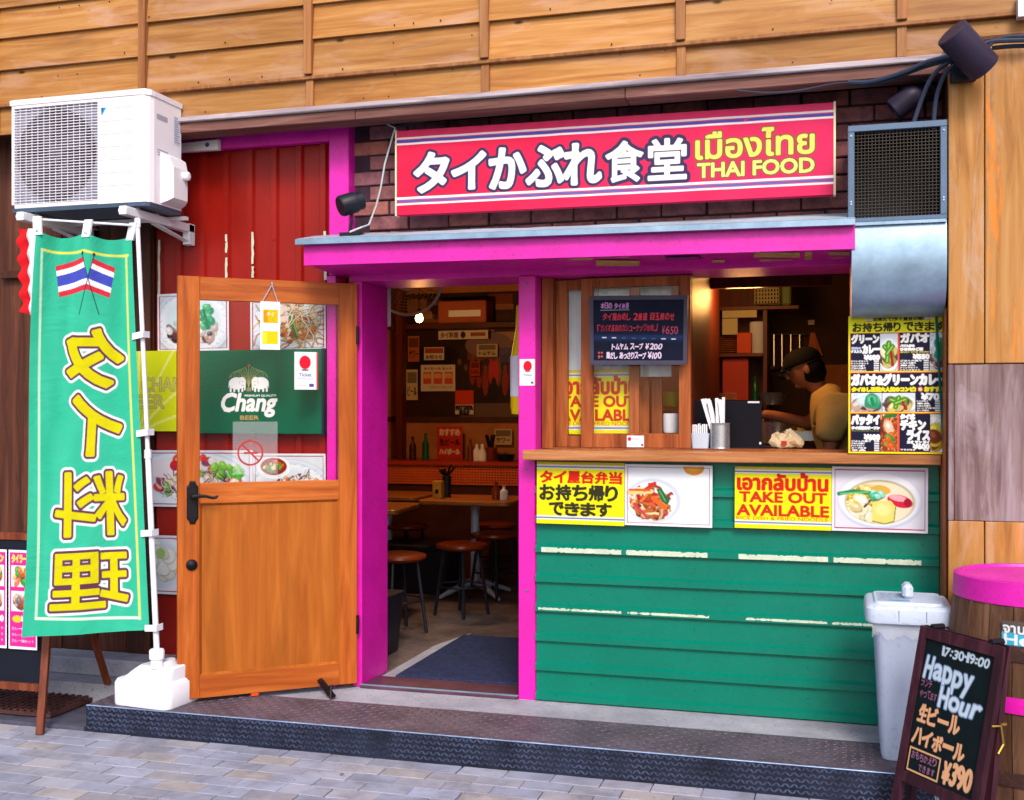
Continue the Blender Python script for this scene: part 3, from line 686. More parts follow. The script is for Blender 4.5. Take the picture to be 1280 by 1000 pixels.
# ---- brick wall above the canopy
bw = thing('brick_wall', 'dark purplish brick wall band between canopy and eave', 'brick wall', (-1, .05, 2.1))
MB().box(-2.33, .62, .052, .14, 2.21, 2.97).build('mortar', M_mortar, bw)
bms = [center_box('brick', .2 + d, .06, .066, M_brick, .004) for d in (0, -.003, .002)]
for j in range(9):
    z = 2.335 + j * .0755
    for i in range(15):
        x = -2.24 + i * .209 + (.104 if j % 2 else 0)
        if x > .6: continue
        o = link('brick', random.choice(bms), bw, loc=(x + 1 + random.uniform(-.002, .002), .0185 + random.uniform(-.003, .004), z - 2.1)); o.rotation_euler = (0, random.uniform(-.01, .01), random.uniform(-.01, .01))
MB().box(-2.33, .62, .0, .06, 2.12, 2.295).build('lintel', M_mag, bw)

# ---- doorway: magenta frame
dw = thing('doorway_frame', 'magenta painted doorway and window frame with one narrow central post', 'door frame', (-1.4, 0, .1))
MB().box(-2.31, -2.262, -.005, .33, .106, 2.118, b=.003).build('left_jamb', M_mag, dw)
MB().box(-1.452, -1.368, -.012, .1, .1, 2.118, b=.004).build('post', M_mag, dw)
MB().box(-1.438, -1.382, .1, .3, .1, 2.118).build('post_back', M_mag, dw)
MB().box(-2.31, .43, -.005, .33, 2.118, 2.2, b=.003).build('head', M_mag, dw)
MB().box(X(1063, -.012), X(1063, -.012) + .07, -.012, .16, 1.3, 2.118, b=.004).build('right_post', M_mag, dw)
MB().box(-2.262, -1.452, -.03, .19, .104, .118, b=.003).build('threshold', M_thr, dw)
MB().box(-2.262, -1.452, -.02, -.012, .118, .124).build('threshold_edge', M_galv, dw)
mb = MB()
for z in (.62, 1.2, 2.08): mb.lathe([(.006, 0), (.006, .003), (.003, .004)], n=8, M=T((-1.41, -.012, z)) @ rot('X', PI / 2))
mb.islands('screw', M_grey, dw)
dm = MB().box(-2.17, -1.44, .21, 1.3, .106, .122, b=.004).build('door_mat', M_mat); tag(dm, 'navy blue ribbed door mat on the floor just inside the doorway', 'door mat')
pl = MB().quadbox((-2.25, .2, .1065), (-2.18, .2, .1065), (-2.16, 1.42, .1065), (-2.25, 1.0, .1065), (0, 0, .002)); pl.build('pale_floor_patch', M_conc, kind='structure')

# ---- canopy
cp = thing('canopy', 'shallow zinc topped canopy with magenta fascia above door and hatch', 'canopy', (-1.2, -.2, 2.1))
cxl, cxr = -2.40, .075
zl, zrr = 2.158, 2.136
def zc(x): return zl + (zrr - zl) * (x - cxl) / (cxr - cxl)
MB().quadbox((cxl, -.36, zc(cxl)), (cxr, -.36, zc(cxr)), (cxr, -.36, zc(cxr) + .098), (cxl, -.36, zc(cxl) + .098), (0, .035, 0)).build('fascia', M_mag, cp)
MB().quadbox((cxl, -.325, zc(cxl) + .01), (cxr, -.325, zc(cxr) + .01), (cxr, .0, 2.14), (cxl, .0, 2.15), (0, 0, .02)).build('soffit', M_mag, cp)
MB().quadbox((cxl, -.325, zc(cxl) + .02), (cxl, -.0, 2.16), (cxl, -.0, 2.33), (cxl, -.325, zc(cxl) + .1), (.03, 0, 0)).build('end_board', M_mag, cp)
zt = MB(); a, b = cxl - .025, cxr + .0
zt.quadbox((a, -.4, zc(a) + .093), (b, -.4, zc(b) + .093), (b, -.4, zc(b) + .118), (a, -.4, zc(a) + .118), (0, .03, 0))
zt.build('drip_edge', M_galv, cp)
n = 26; vs = []; fs = []
for i in range(n + 1):
    x = a + (b - a) * i / n; k = random.uniform(-.003, .003)
    vs += [(x, -.399, zc(x) + .119), (x, -.2, zc(x) + .165 + k), (x, -.02, 2.335 + k), (x, -.005, 2.345)]
for i in range(n):
    for k in range(3): fs.append((4 * i + k, 4 * i + 4 + k, 4 * i + 5 + k, 4 * i + 1 + k))
MB().add(vs, fs).build('zinc_top', M_zinc, cp, smooth=True)
mb = MB()
for x in (-2.1, -1.3, -.9, -.35): mb.box(x, x + .006, -.4, -.02, 0, .004, M=T((0, 0, zc(x) + .12)) @ Matrix.Shear('XY', 4, (0, 0)) if False else T((0, 0, zc(x) + .1)))
for (px0, px1, py, m_) in ((710, 738, 327, 0), (743, 800, 330, 0), (748, 775, 325, 0), (940, 1000, 322, 0), (1005, 1015, 324, 0), (1035, 1062, 322, 0)):
    pass
def on_soffit(px, py):
    q = PP(px, py, (0, -.16, 2.1435), Vector((0, -.006, 1)).normalized()); return q
ft = MB()
for (x0, y0, x1, y1) in ((711, 323, 739, 328), (745, 328, 800, 334), (745, 322, 762, 326), (765, 321, 785, 325), (942, 317, 1000, 323), (1006, 316, 1015, 326), (1036, 316, 1062, 320), (1040, 323, 1062, 328), (890, 326, 906, 329), (950, 325, 990, 328)):
    q = [Vector(P(u, v, -.02)) for u, v in ((x0, y1), (x1, y1), (x1, y0), (x0, y0))]
    A, B, C, D = [PP(u, v, (0, -.2, 2.1385), Vector((0, 0, 1))) for u, v in ((x0, y1), (x1, y1), (x1, y0), (x0, y0))]
    k = [(p.x, max(min(p.y, -.03), -.3), 0) for p in (A, B, C, D)]
    sl = lambda p: (p[0], p[1], (zc(p[0]) + .01) + (2.145 - zc(p[0]) - .01) * (p[1] + .325) / .325 - .004)
    ft.add([sl(p) for p in k], [(0, 1, 2, 3)])
ft.islands('old_tape', paint('old_tape', rgb(205, 175, 110), .8, .2, .3, scale=20), cp)

# ---- green ribbed front wall under the counter
gw = thing('green_metal_wall', 'green horizontally ribbed sheet metal wall under the take-out counter', 'metal wall', (-.5, .0, .1))
rz = [.13 + i * .1393 for i in range(8)]
prof = [(.105, -.004)]
for z in rz: prof += [(z - .0215, -.004), (z - .0185, -.023), (z + .009, -.023), (z + .021, -.005)]
prof.append((1.24, -.004)); vs = []; fs = []
for z, y in prof: vs += [(-1.365, y, z), (.425, y, z)]
for i in range(len(prof) - 1): fs.append((2 * i, 2 * i + 1, 2 * i + 3, 2 * i + 2))
MB().add(vs, fs).build('ribbed_sheet', M_green, gw)
MB().box(-1.365, .425, .004, .12, .1, 1.24).build('backing', M_idark, gw)
fl = MB()
def strip(x0, x1, z, h=.019):
    n = 46; vs = []
    for k in range(n + 1):
        x = x0 + (x1 - x0) * k / n; e = random.random() ** 4 * .007
        vs += [(x, -.0237, z - h / 2 + (e if random.random() < .3 else 0)), (x, -.0237, z + h / 2 - e)]
    MB().add(vs, [(2 * k, 2 * k + 2, 2 * k + 3, 2 * k + 1) for k in range(n)]).build('adhesive_residue', M_peel, gw)
for (p0, p1, py) in ((676, 776, 687), (782, 884, 692), (923, 1035, 698), (1042, 1152, 703), (672, 776, 760), (784, 886, 767), (932, 1034, 772), (1040, 1095, 778)):
    zz = min(rz, key=lambda q: abs(q - Z((p0 + p1) / 2, py, -.024))); strip(X(p0, -.034), X(p1, -.034), zz - .005, .0235 if py < 705 else .012)
mb = MB(); [mb.lathe([(.005, 0), (.0035, .003)], n=8, M=T((x, -.004, z + .07)) @ rot('X', PI / 2)) for x in (-1.1, -.62, -.12, .36) for z in rz[:7]]
mb.build('rivets', M_green, gw, kind='stuff')

# ---- right: boarded wall
rw = thing('tan_board_wall', 'tan timber wall of upright boards with a weathered grey purple band at right edge', 'board wall', (.8, -.3, 0))
xs = [.437, .575, .84, 1.1, 1.4, 1.8]
for i in range(5):
    o = MB().box(.0, xs[i + 1] - xs[i] - .004, 0, .03, 1.665, 2.955, b=.003).build('upper_board', M_rwall, None); o.parent = rw; o.location = (xs[i] - .8, random.uniform(0, .003), 0)
    o = MB().box(.0, xs[i + 1] - xs[i] - .004, 0, .03, .02, 1.03, b=.003).build('lower_board', M_rwall, None); o.parent = rw; o.location = (xs[i] - .8, random.uniform(0, .003), 0)
MB().box(.46, 1.8, -.292, -.26, 1.031, 1.662, b=.003).build('weathered_panel', M_weath, rw)
MB().box(.437, .458, -.298, -.26, 1.031, 1.662, b=.003).build('edge_strip', M_weath, rw)
MB().box(.44, 1.8, -.27, .1, 0, 2.95).build('wall_core', M_bwall, rw)
MB().box(.43, 1.8, -.31, -.2, 2.957, 2.975, b=.003).build('cap_strip', M_bwall, rw)
es = thing('edge_post', 'thin brown timber post at right end of the counter and menu board', 'post', (.43, -.13, .1))
MB().box(.4275, .436, -.24, -.0, .1, 1.9, b=.002).build('post', M_sash, es)

# ================================================================== OBJECTS
def loops(mb, secs, M=None, cap0=True, cap1=True):     # secs: list of point loops of the same length
    n = len(secs[0]); vs = [Vector(p) for s in secs for p in s]
    if M is not None: vs = [M @ v for v in vs]
    fs = [(i * n + k, i * n + (k + 1) % n, (i + 1) * n + (k + 1) % n, (i + 1) * n + k) for i in range(len(secs) - 1) for k in range(n)]
    if cap0: fs.append(tuple(range(n))[::-1])
    if cap1: fs.append(tuple((len(secs) - 1) * n + k for k in range(n)))
    return mb.add(vs, fs)
def rrect(w, d, r, z, n=5, cx=0, cy=0):
    out = []
    for qx, qy, a0 in ((1, 1, 0), (-1, 1, PI / 2), (-1, -1, PI), (1, -1, 1.5 * PI)):
        for k in range(n):
            a = a0 + PI / 2 * k / (n - 1); out.append((cx + qx * (w / 2 - r) + r * math.cos(a), cy + qy * (d / 2 - r) + r * math.sin(a), z))
    return out

# ---- outdoor unit
AX0, AX1, AZ0, AZ1, AY = -3.925, -3.145, 2.462, 3.015, -.5
ac = thing('air_conditioner_unit', 'white outdoor air conditioner unit with round fan grille on wall brackets', 'air conditioner', ((AX0 + AX1) / 2, -.36, AZ0))
mb = MB()
gx0, gx1, gz0, gz1 = AX0 + .018, AX0 + .50, AZ0 + .035, AZ1 - .045
mb.box(AX0, gx0, AY, AY + .28, AZ0 + .03, AZ1 - .02, b=.004); mb.box(gx0, gx1, AY, AY + .28, AZ0 + .012, gz0, b=.003); mb.box(gx0, gx1, AY, AY + .28, gz1, AZ1 - .02, b=.003)
mb.box(gx0, gx1, AY + .2, AY + .28, gz0, gz1)
sec = lambda z: [(gx1, AY, z), (AX1 - .05, AY, z), (AX1 - .025, AY + .008, z), (AX1 - .008, AY + .025, z), (AX1, AY + .05, z), (AX1, AY + .28, z), (gx1, AY + .28, z)]
loops(mb, [sec(AZ0 + .012), sec(AZ1 - .02)])
mb.build('casing', M_ac, ac)
mb = MB(); sec2 = lambda z, e: [(AX0 - e, AY - e, z), (AX1 - .05, AY - e, z), (AX1 - .02 + e, AY + .008, z), (AX1 - .003 + e, AY + .025, z), (AX1 + e, AY + .05, z), (AX1 + e, AY + .285, z), (AX0 - e, AY + .285, z)]
loops(mb, [sec2(AZ1 - .03, .004), sec2(AZ1 - .006, .005), sec2(AZ1, -.006)]); mb.build('top_cover', M_ac, ac)
mb = MB(); loops(mb, [sec2(AZ0 - .006, -.006), sec2(AZ0 + .013, -.001)]); mb.build('base_tray', M_grey, ac)
fcx, fcz, fr_ = (gx0 + gx1) / 2 - .005, (gz0 + gz1) / 2, .222
MB().box(gx0, gx1, AY + .02, AY + .03, gz0, gz1).build('inner_panel', M_acd, ac)
MB().lathe([(fr_, 0), (fr_, .014), (fr_ * .95, .01), (.05, -.004), (0, -.004)], n=40, M=T((fcx, AY + .0195, fcz)) @ rot('X', PI / 2)).build('fan_opening', M_acfan, ac, smooth=True)
mb = MB()
for k in range(4):
    a = k * PI / 2 + .4; mb.quadbox((fcx + .04 * math.cos(a), AY + .012, fcz + .04 * math.sin(a)), (fcx + .2 * math.cos(a - .35), AY + .004, fcz + .2 * math.sin(a - .35)), (fcx + .2 * math.cos(a + .35), AY + .015, fcz + .2 * math.sin(a + .35)), (fcx + .05 * math.cos(a + .9), AY + .014, fcz + .05 * math.sin(a + .9)), (0, .002, 0))
mb.lathe([(.05, 0), (.045, .012), (0, .014)], n=16, M=T((fcx, AY + .014, fcz)) @ rot('X', PI / 2)); mb.build('fan', paint('fan_blade', rgb(88, 88, 106), .5, .05, 0), ac)
mb = MB()
nb = 34
for i in range(nb + 1): zz = gz0 + (gz1 - gz0) * i / nb; mb.box(gx0, gx1, AY - .003, AY + .001, zz - .0015, zz + .0015)
for i in range(15): xx = gx0 + (gx1 - gx0) * i / 14; mb.box(xx - .0013, xx + .0013, AY + .001, AY + .004, gz0, gz1)
mb.build('fan_grille', M_ac, ac)
mb = MB()
for i in range(1, 8): zz = gz0 + (gz1 - gz0) * i / 7.6; mb.box(gx1 + .004, AX1 - .07, AY - .0008, AY, zz - .001, zz + .001)
mb.box(AX1 + .0005, AX1 + .001, AY + .07, AY + .16, AZ1 - .13, AZ1 - .105)
for i in range(3): mb.box(AX1 + .0002, AX1 + .001, AY + .075, AY + .165, AZ0 + .25 + i * .012, AZ0 + .255 + i * .012)
mb.build('panel_grooves', paint('groove_grey', rgb(176, 172, 186), .6, .05, 0), ac)
cv = Canvas(.036, .04, (236, 232, 240), .001); cv.poly([(.1, .1), (.95, .1), (.3, .9), (.1, .9)], (0, 160, 220)); cv.poly([(.1, .1), (.45, .1), (.1, .8)], (20, 40, 110))
cv.mesh('logo_plate', wallfn(gx1 + .018, gx1 + .05, AY - .0015, AZ1 - .115, AZ1 - .075), M_print, ac)
cv = Canvas(.05, .12, (226, 226, 240), .0016)
for i in range(12): cv.line([(.12, .08 + i * .075), (random.uniform(.5, .9), .08 + i * .075)], .003, (90, 100, 170))
cv.mesh('rating_label', lambda u, v: (AX1 + .0012 + 0 * u, AY + .215 + .055 * u, AZ1 - .08 - .14 * v), M_print, ac)
mb = MB(); s3 = lambda x, z0, z1, y0, y1: [(x, y0, z0), (x, y1, z0), (x, y1, z1), (x, y0, z1)]
loops(mb, [s3(AX1, AZ0 + .02, AZ0 + .27, AY + .1, AY + .275), s3(AX1 + .035, AZ0 + .035, AZ0 + .25, AY + .115, AY + .265), s3(AX1 + .055, AZ0 + .05, AZ0 + .2, AY + .13, AY + .25)]); mb.build('valve_cover', M_ac, ac)
mb = MB(); mb.lathe([(.022, 0), (.022, .03), (.012, .035)], n=12, M=T((AX1 + .05, AY + .22, AZ0 + .17)) @ rot('Y', PI / 2)); mb.build('valve', M_white, ac)
for xx in (AX1 - .1, AX0 + .1):
    mb = MB(); mb.box(xx - .02, xx + .02, -.56, .03, 2.405, 2.447, b=.003); mb.box(xx - .02, xx + .02, -.02, .035, 2.34, 2.45, b=.003)
    mb.quadbox((xx - .018, -.3, 2.404), (xx + .018, -.3, 2.404), (xx + .018, -.02, 2.36), (xx - .018, -.02, 2.36), (0, 0, -.004))
    for yy in (-.44, -.28): mb.lathe([(.012, 0), (.012, .02)], n=8, M=T((xx, yy, 2.445)))
    mb.lathe([(.016, -.022), (.016, .022)], n=10, M=T((xx, -.545, 2.425)) @ rot('Y', PI / 2))
    mb.build('bracket', M_white, ac)
MB().box(AX0, AX1 + .01, -.2, -.17, 2.435, 2.452).build('cross_rail', M_white, ac)

# ---- sign
SX_0, SX_1 = X(496, -.1), X(1042, -.1)
sn = thing('restaurant_sign', 'long red sign with white Japanese lettering and yellow Thai Food lettering above the canopy', 'shop sign', ((SX_0 + SX_1) / 2, -.06, 2.4))
zTL, zTR, zBL, zBR = Z(496, 164, -.1), Z(1042, 128, -.1), Z(496, 269, -.1), Z(1042, 243, -.1)
cv = Canvas(SX_1 - SX_0, .415, (232, 28, 66), .0023)
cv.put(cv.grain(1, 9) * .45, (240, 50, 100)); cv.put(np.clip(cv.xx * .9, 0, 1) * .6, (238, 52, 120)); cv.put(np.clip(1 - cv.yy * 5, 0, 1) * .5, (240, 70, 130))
for y0, y1, c in ((.085, .108, (250, 245, 250)), (.117, .142, (60, 90, 190)), (.15, .175, (250, 245, 250)), (.79, .818, (250, 245, 250)), (.828, .85, (70, 110, 190)), (.86, .885, (250, 245, 250))): cv.rect(0, y0, 1, y1, c)
fx = lambda px: (X(px, -.1) - SX_0) / (SX_1 - SX_0)
jp = "タイかぶれ食堂"; jb = [(519, 560), (566, 606), (613, 656), (659, 704), (706, 750), (758, 803), (811, 857)]
for ch, (a, b) in zip(jp, jb):
    sz = {'イ': (.31, .72)}.get(ch, (.29, .735)); cv.text(ch, fx(a), sz[0], fx(b), sz[1], [(.0225, (62, 50, 92))])
for ch, (a, b) in zip(jp, jb):
    sz = {'イ': (.31, .72)}.get(ch, (.29, .735)); cv.text(ch, fx(a), sz[0], fx(b), sz[1], [(.0088 if ch not in '食堂' else .0058, (252, 250, 252))])
cv.text("เมืองไทย", fx(870), .235, fx(1017), .535, [(.010, (120, 90, 60)), (.0040, (252, 232, 110))])
cv.text("THAI FOOD", fx(872), .585, fx(1017), .74, [(.0095, (120, 90, 60)), (.0034, (252, 238, 130))])
f0 = quadfn((SX_0, -.1, zTL), (SX_1, -.1, zTR), (SX_1, -.1, zBR), (SX_0, -.1, zBL))
def fsign(u, v):
    x, y, z = f0(u, v); e = np.minimum(1, 8 * np.minimum(np.minimum(u, 1 - u) * 4, np.minimum(v, 1 - v)))
    return x, y + .0022 * np.sin(u * 47 + v * 6) * e * np.sin(v * 5 + u * 9) + .0012 * np.sin(u * 130 + v * 20) * np.exp(-8 * v), z
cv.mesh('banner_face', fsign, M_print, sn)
MB().quadbox((SX_0, -.0975, zBL), (SX_1, -.0975, zBR), (SX_1, -.0975, zTR), (SX_0, -.0975, zTL), (0, .045, 0)).build('panel_box', paint('sign_side', rgb(226, 40, 90), .5, .05, 0), sn)
mb = MB(); mb.box(SX_0 - .008, SX_0, -.103, -.06, zBL - .004, zTL + .004); mb.box(SX_1, SX_1 + .009, -.103, -.06, zBR - .004, zTR + .004); mb.islands('edge_trim', paint('cream_trim', rgb(236, 226, 190), .6, .05, 0), sn)

# ---- white cord at the left of the sign, floodlight on the canopy
q = [P(437, 290, -.34), P(452, 284, -.3), P(461, 281, -.2), P(470, 258, -.04), P(476, 235, -.05), P(481, 205, -.06), P(488, 180, -.07), P(494, 160, -.08), P(478, 152, -.05)]
tag(MB().tube(q, .0045, 6).build('lamp_cord', M_cord, smooth=True), 'white cord running from the small floodlight up to the eave beside the sign', 'cord')
q = [P(490, 160, -.07), P(510, 155, -.06), P(530, 152, -.07), P(548, 145, -.09)]
tag(MB().tube(q, [.006, .01, .006, .004], 6).build('cord_plug', M_cable, smooth=True), 'short dark plug and lead under the eave at the left end of the sign', 'cord')
fl_ = thing('floodlight', 'small black floodlight standing on the left end of the canopy', 'lamp', tuple(P(438, 296, -.3)))
a, b = P(425, 258, -.33), P(455, 249, -.25)
ax = (b - a).normalized()
M0 = T(P(439, 254, -.29)) @ ax.to_track_quat('Z', 'Y').to_matrix().to_4x4()
MB().lathe([(.0, -.062), (.044, -.06), (.05, -.052), (.05, .02), (.044, .024), (.044, .055), (.0, .06)], n=20, M=M0).build('head', M_black, fl_, smooth=True)
MB().tube([P(439, 262, -.28), P(440, 276, -.28), P(437, 290, -.28)], .007, 6).build('stem', M_black, fl_)
MB().box(-.05, .05, -.04, .04, 0, .02, M=T(P(441, 297, -.29))).build('base', M_black, fl_)

# ---- exhaust hood and duct
hd = thing('exhaust_hood', 'grey framed exhaust vent with square wire mesh and curved steel duct below', 'exhaust vent', (.24, -.2, 1.87))
hx0, hx1, hz0, hz1 = .047, .428, 2.245, 2.642; t = .026
mb = MB(); mb.box(hx0, hx1, -.35, -.3, hz1 - t, hz1, b=.002); mb.box(hx0, hx1, -.35, -.3, hz0, hz0 + t * .7, b=.002)
mb.box(hx0, hx0 + t, -.349, -.3, hz0 + t * .7, hz1 - t, b=.002); mb.box(hx1 - t, hx1, -.349, -.3, hz0 + t * .7, hz1 - t, b=.002); mb.build('frame', M_grey, hd)
mb = MB(); mb.box(hx0 + .004, hx0 + .008, -.3, .0, hz0, hz1 - .004); mb.box(hx1 - .008, hx1 - .004, -.3, .0, hz0, hz1 - .004); mb.box(hx0 + .004, hx1 - .004, -.3, 0, hz1 - .01, hz1 - .004); mb.box(hx0 + .008, hx1 - .008, -.3, 0, hz0, hz0 + .006); mb.box(hx0 + .008, hx1 - .008, -.06, -.05, hz0 + .006, hz1 - .01)
mb.build('box_body', paint('dark_steel', rgb(30, 32, 44), .6, .1, .1), hd)
mb = MB()
for i in range(25): xx = hx0 + t + (hx1 - hx0 - 2 * t) * i / 24; mb.box(xx - .0012, xx + .0012, -.332, -.3295, hz0 + .018, hz1 - t)
for i in range(27): zz = hz0 + .018 + (hz1 - hz0 - t - .018) * i / 26; mb.box(hx0 + t, hx1 - t, -.335, -.3325, zz - .0012, zz + .0012)
mb.build('wire_mesh', paint('dull_wire', rgb(66, 60, 54), .5, .1, 0, metal=.3), hd)
pr = [(-.335, 2.24), (-.347, 2.18), (-.352, 2.1), (-.345, 2.02), (-.325, 1.96), (-.29, 1.915), (-.24, 1.885), (-.17, 1.87), (-.05, 1.87), (-.05, 2.24)]
mb = MB(); xa, xb = .062, .427
loops(mb, [[(xa, y, z) for y, z in pr], [(xb, y, z) for y, z in pr]]); mb.build('duct', M_galv, hd, smooth=True)
mb = MB(); mb.box(hx0 + .01, hx1 - .003, -.352, -.3, 2.232, 2.2445); mb.build('duct_flange', M_galv, hd)
mb = MB(); [mb.lathe([(.005, 0), (.004, .003)], n=8, M=T((x, -.35, z)) @ rot('X', PI / 2)) for x in (hx0 + .013, hx1 - .013) for z in (2.32, 2.33, 2.6)]; mb.islands('screw', M_chrome, hd)

# ---- big cylinder lamp upper right, small dome lamp, cables
wl = thing('cylinder_wall_lamp', 'large dark cylinder wall lamp tilted on a square bracket at upper right', 'lamp', tuple(P(1205, 90, -.32)))
a, b = P(1189, 40, -.50), P(1231, 86, -.42); ax = (b - a).normalized(); L = (b - a).length
M0 = T(a) @ ax.to_track_quat('Z', 'Y').to_matrix().to_4x4()
MB().lathe([(0, 0), (.060, .0), (.064, .004), (.064, L - .004), (.061, L), (.05, L), (.05, L - .02), (0, L - .02)], n=32, M=M0).build('housing', M_navy, wl, smooth=True)
c0 = P(1204, 88, -.33)
MB().box(-.048, .048, -.02, .02, -.045, .045, M=T(c0), b=.003).build('mount_box', M_black, wl)
MB().tube([c0 + Vector((-.01, -.01, 0)), c0 + Vector((0, -.07, .01)), (a + b) / 2 + Vector((-.01, .04, -.01))], [.03, .022, .018], 10).build('arm', M_black, wl)
sl_ = thing('dome_spot_lamp', 'small round backed black spot lamp above the exhaust vent', 'lamp', tuple(P(1140, 125, -.02)))
a, b = P(1139, 121, -.14), P(1122, 134, -.135); ax = (b - a).normalized()
M0 = T(a) @ ax.to_track_quat('Z', 'Y').to_matrix().to_4x4()
MB().lathe([(0, -.05), (.022, -.045), (.04, -.03), (.048, -.008), (.05, .01), (.05, .085), (.044, .09), (.04, .08), (0, .078)], n=24, M=M0).build('head', M_navy, sl_, smooth=True)
MB().tube([P(1150, 122, -.1), P(1166, 121, -.06), P(1178, 121, -.02)], .008, 8).build('arm', M_navy, sl_)
def cable(pts, r, label, group='black cables under the eave at upper right'):
    ps = [P(*p) for p in pts]; out = []
    for i in range(len(ps) - 1):
        p0, p1, p2, p3 = ps[max(i - 1, 0)], ps[i], ps[i + 1], ps[min(i + 2, len(ps) - 1)]
        for k in range(5):
            t = k / 5; out.append(.5 * ((2 * p1) + (p2 - p0) * t + (2 * p0 - 5 * p1 + 4 * p2 - p3) * t * t + (3 * p1 - p0 - 3 * p2 + p3) * t ** 3))
    out.append(ps[-1]); tag(MB().tube(out, r, 8).build('cable', M_cable, smooth=True), label, 'cable', group)
cable([(1060, 103, -.24), (1090, 102, -.26), (1130, 90, -.29), (1160, 77, -.32), (1190, 70, -.36), (1215, 62, -.37), (1240, 52, -.36), (1290, 50, -.36)], .010, 'thickest cable sweeping along the eave and over to the right of the cylinder lamp')
cable([(1075, 107, -.24), (1110, 101, -.26), (1150, 86, -.29), (1190, 74, -.34), (1225, 66, -.36), (1250, 48, -.36), (1290, 45, -.36)], .007, 'upper thin cable looping behind the cylinder lamp to the right edge')
cable([(1190, 75, -.34), (1172, 88, -.34), (1160, 105, -.34), (1150, 130, -.33), (1140, 160, -.33)], .009, 'left of the two cables dropping onto the exhaust vent')
cable([(1197, 77, -.34), (1182, 92, -.345), (1172, 115, -.335), (1168, 140, -.33), (1167, 162, -.33)], .009, 'right of the two cables dropping onto the exhaust vent')
cable([(1240, 60, -.33), (1262, 58, -.33), (1290, 57, -.33)], .009, 'lower short cable leaving the right edge below the others')
cable([(1128, 92, -.22), (1145, 94, -.2), (1160, 103, -.18), (1168, 112, -.14)], .005, 'thin grey lead curving from the eave to the dome spot lamp')
cable([(920, 113, -.235), (960, 116, -.24), (1000, 113, -.24), (1040, 105, -.24), (1070, 103, -.24)], .004, 'thin cable sagging below the eave above the sign')
tag(MB().box(X(1272, -.26), X(1290, -.26), -.28, -.23, Z(1280, 22, -.26), Z(1280, -6, -.26)).build('white_box', M_white), 'corner of a white box on the timber wall in the top right corner', 'box')

# ---- counter
ct = thing('counter_shelf', 'long varnished wooden take-out counter shelf across the hatch', 'counter', (-.5, 0, 1.245))
MB().box(-1.402, .425, -.125, .42, 1.246, 1.292, b=.004).build('top', M_counter, ct)
MB().box(-1.36, .1, .1, .34, .1, 1.245).build('under_frame', M_idark, ct)

# ---- service hatch windows
sw = thing('sliding_window', 'wooden sliding hatch window with two glazed sashes left of the open hatch', 'window', (-1, .13, 1.3))
def sash(x0, x1, y0, y1, z0, z1, sl, sr, rt, rb, nm):
    fr = MB(); fr.box(x0, x0 + sl, y0, y1, z0, z1, b=.002); fr.box(x1 - sr, x1, y0, y1, z0, z1, b=.002)
    fr.box(x0 + sl, x1 - sr, y0 + .002, y1 - .002, z1 - rt, z1, b=.002); fr.box(x0 + sl, x1 - sr, y0 + .002, y1 - .002, z0, z0 + rb, b=.002)
    f = fr.build(nm, M_sash, sw); ym = (y0 + y1) / 2
    MB().box(x0 + sl, x1 - sr, ym - .002, ym + .002, z0 + rb, z1 - rt).build('pane', M_glass, f)
MB().box(-1.366, -1.31, .1, .2, 1.293, 2.118, b=.002).build('jamb', M_sash, sw)
sash(-1.309, -.9, .155, .185, 1.3, 2.11, .058, .05, .05, .055, 'sash')
sash(-1.176, -.652, .115, .148, 1.3, 2.11, .058, .055, .045, .068, 'sash')
MB().box(-1.31, .05, .1, .2, 1.2925, 1.2995).build('sill_track', M_sash, sw)
ptn = thing('hatch_partition', 'dark red brown timber partition running back beside the open hatch', 'partition', (-.67, .9, .1))
MB().box(-.70, -.655, .2, 1.5, .106, 2.6, b=.003).build('panel', M_ired, ptn)
MB().box(-.655, -.02, 1.0, 1.04, 2.14, 2.2).build('beam', M_ired, ptn)

# ---- chalk menu hanging on the window
def chalk(name, w, h, res): return Canvas(w, h, (10, 18, 44), res)
hc = thing('hanging_chalkboard', 'small framed chalkboard hung on the sliding window with red and pink handwriting', 'chalkboard', tuple(P(797, 412, .06)))
q = [P(737, 370, .05), P(860, 369, .06), P(859, 456, .045), P(738, 456, .035)]
TL, TR, BR, BL = q; TLv = TL
def inset(k0, k1): 
    f = quadfn(TL, TR, BR, BL); return [Vector(f(a, b)) for a, b in ((k0, k1), (1 - k0, k1), (1 - k0, 1 - k1), (k0, 1 - k1))]
I = inset(.04, .062); cv = Canvas(.44, .3, (8, 14, 40), .0014)
cv.put(cv.grain(1, 5) * .5, (10, 24, 60)); cv.put(np.exp(-((cv.yy - .62) / .05) ** 2) * .5, (40, 70, 130))
pk = (225, 160, 235); rd = (225, 60, 80); wv = (235, 215, 250)
cv.hand("本日の タイ弁当", .08, .05, .4, .15, [(.0005, pk)]); cv.line([(.08, .17), (.4, .165)], .003, (180, 190, 190), .8)
cv.hand("タイ屋台めし 2種盛 目玉焼のせ", .1, .22, .9, .34, [(.0006, rd)])
cv.hand("「ガパオ&鶏肉カシューナッツ炒め」", .04, .4, .72, .52, [(.0004, rd)])
cv.hand("¥650", .76, .43, .94, .57, [(.0003, (200, 80, 110))])
for i in range(8): x = .1 + i * .11; cv.line([(x, .62 + i * .004), (x + .04, .62 + i * .004)], .005 if i in (0, 1, 6, 7) else .002, (235, 240, 255) if i in (0, 1, 6, 7) else (110, 140, 190))
cv.hand("トムヤム スープ ¥200", .2, .72, .77, .82, [(.0011, wv)])
cv.hand("鶏だし あっさりスープ ¥100", .14, .86, .76, .97, [(.0011, wv)])
cv.text(";:", .05, .86, .1, .96, [(.002, (190, 90, 80))])
cv.mesh('writing_panel', quadfn(*[p + Vector((0, -.002, 0)) for p in I]), M_chalk, hc)
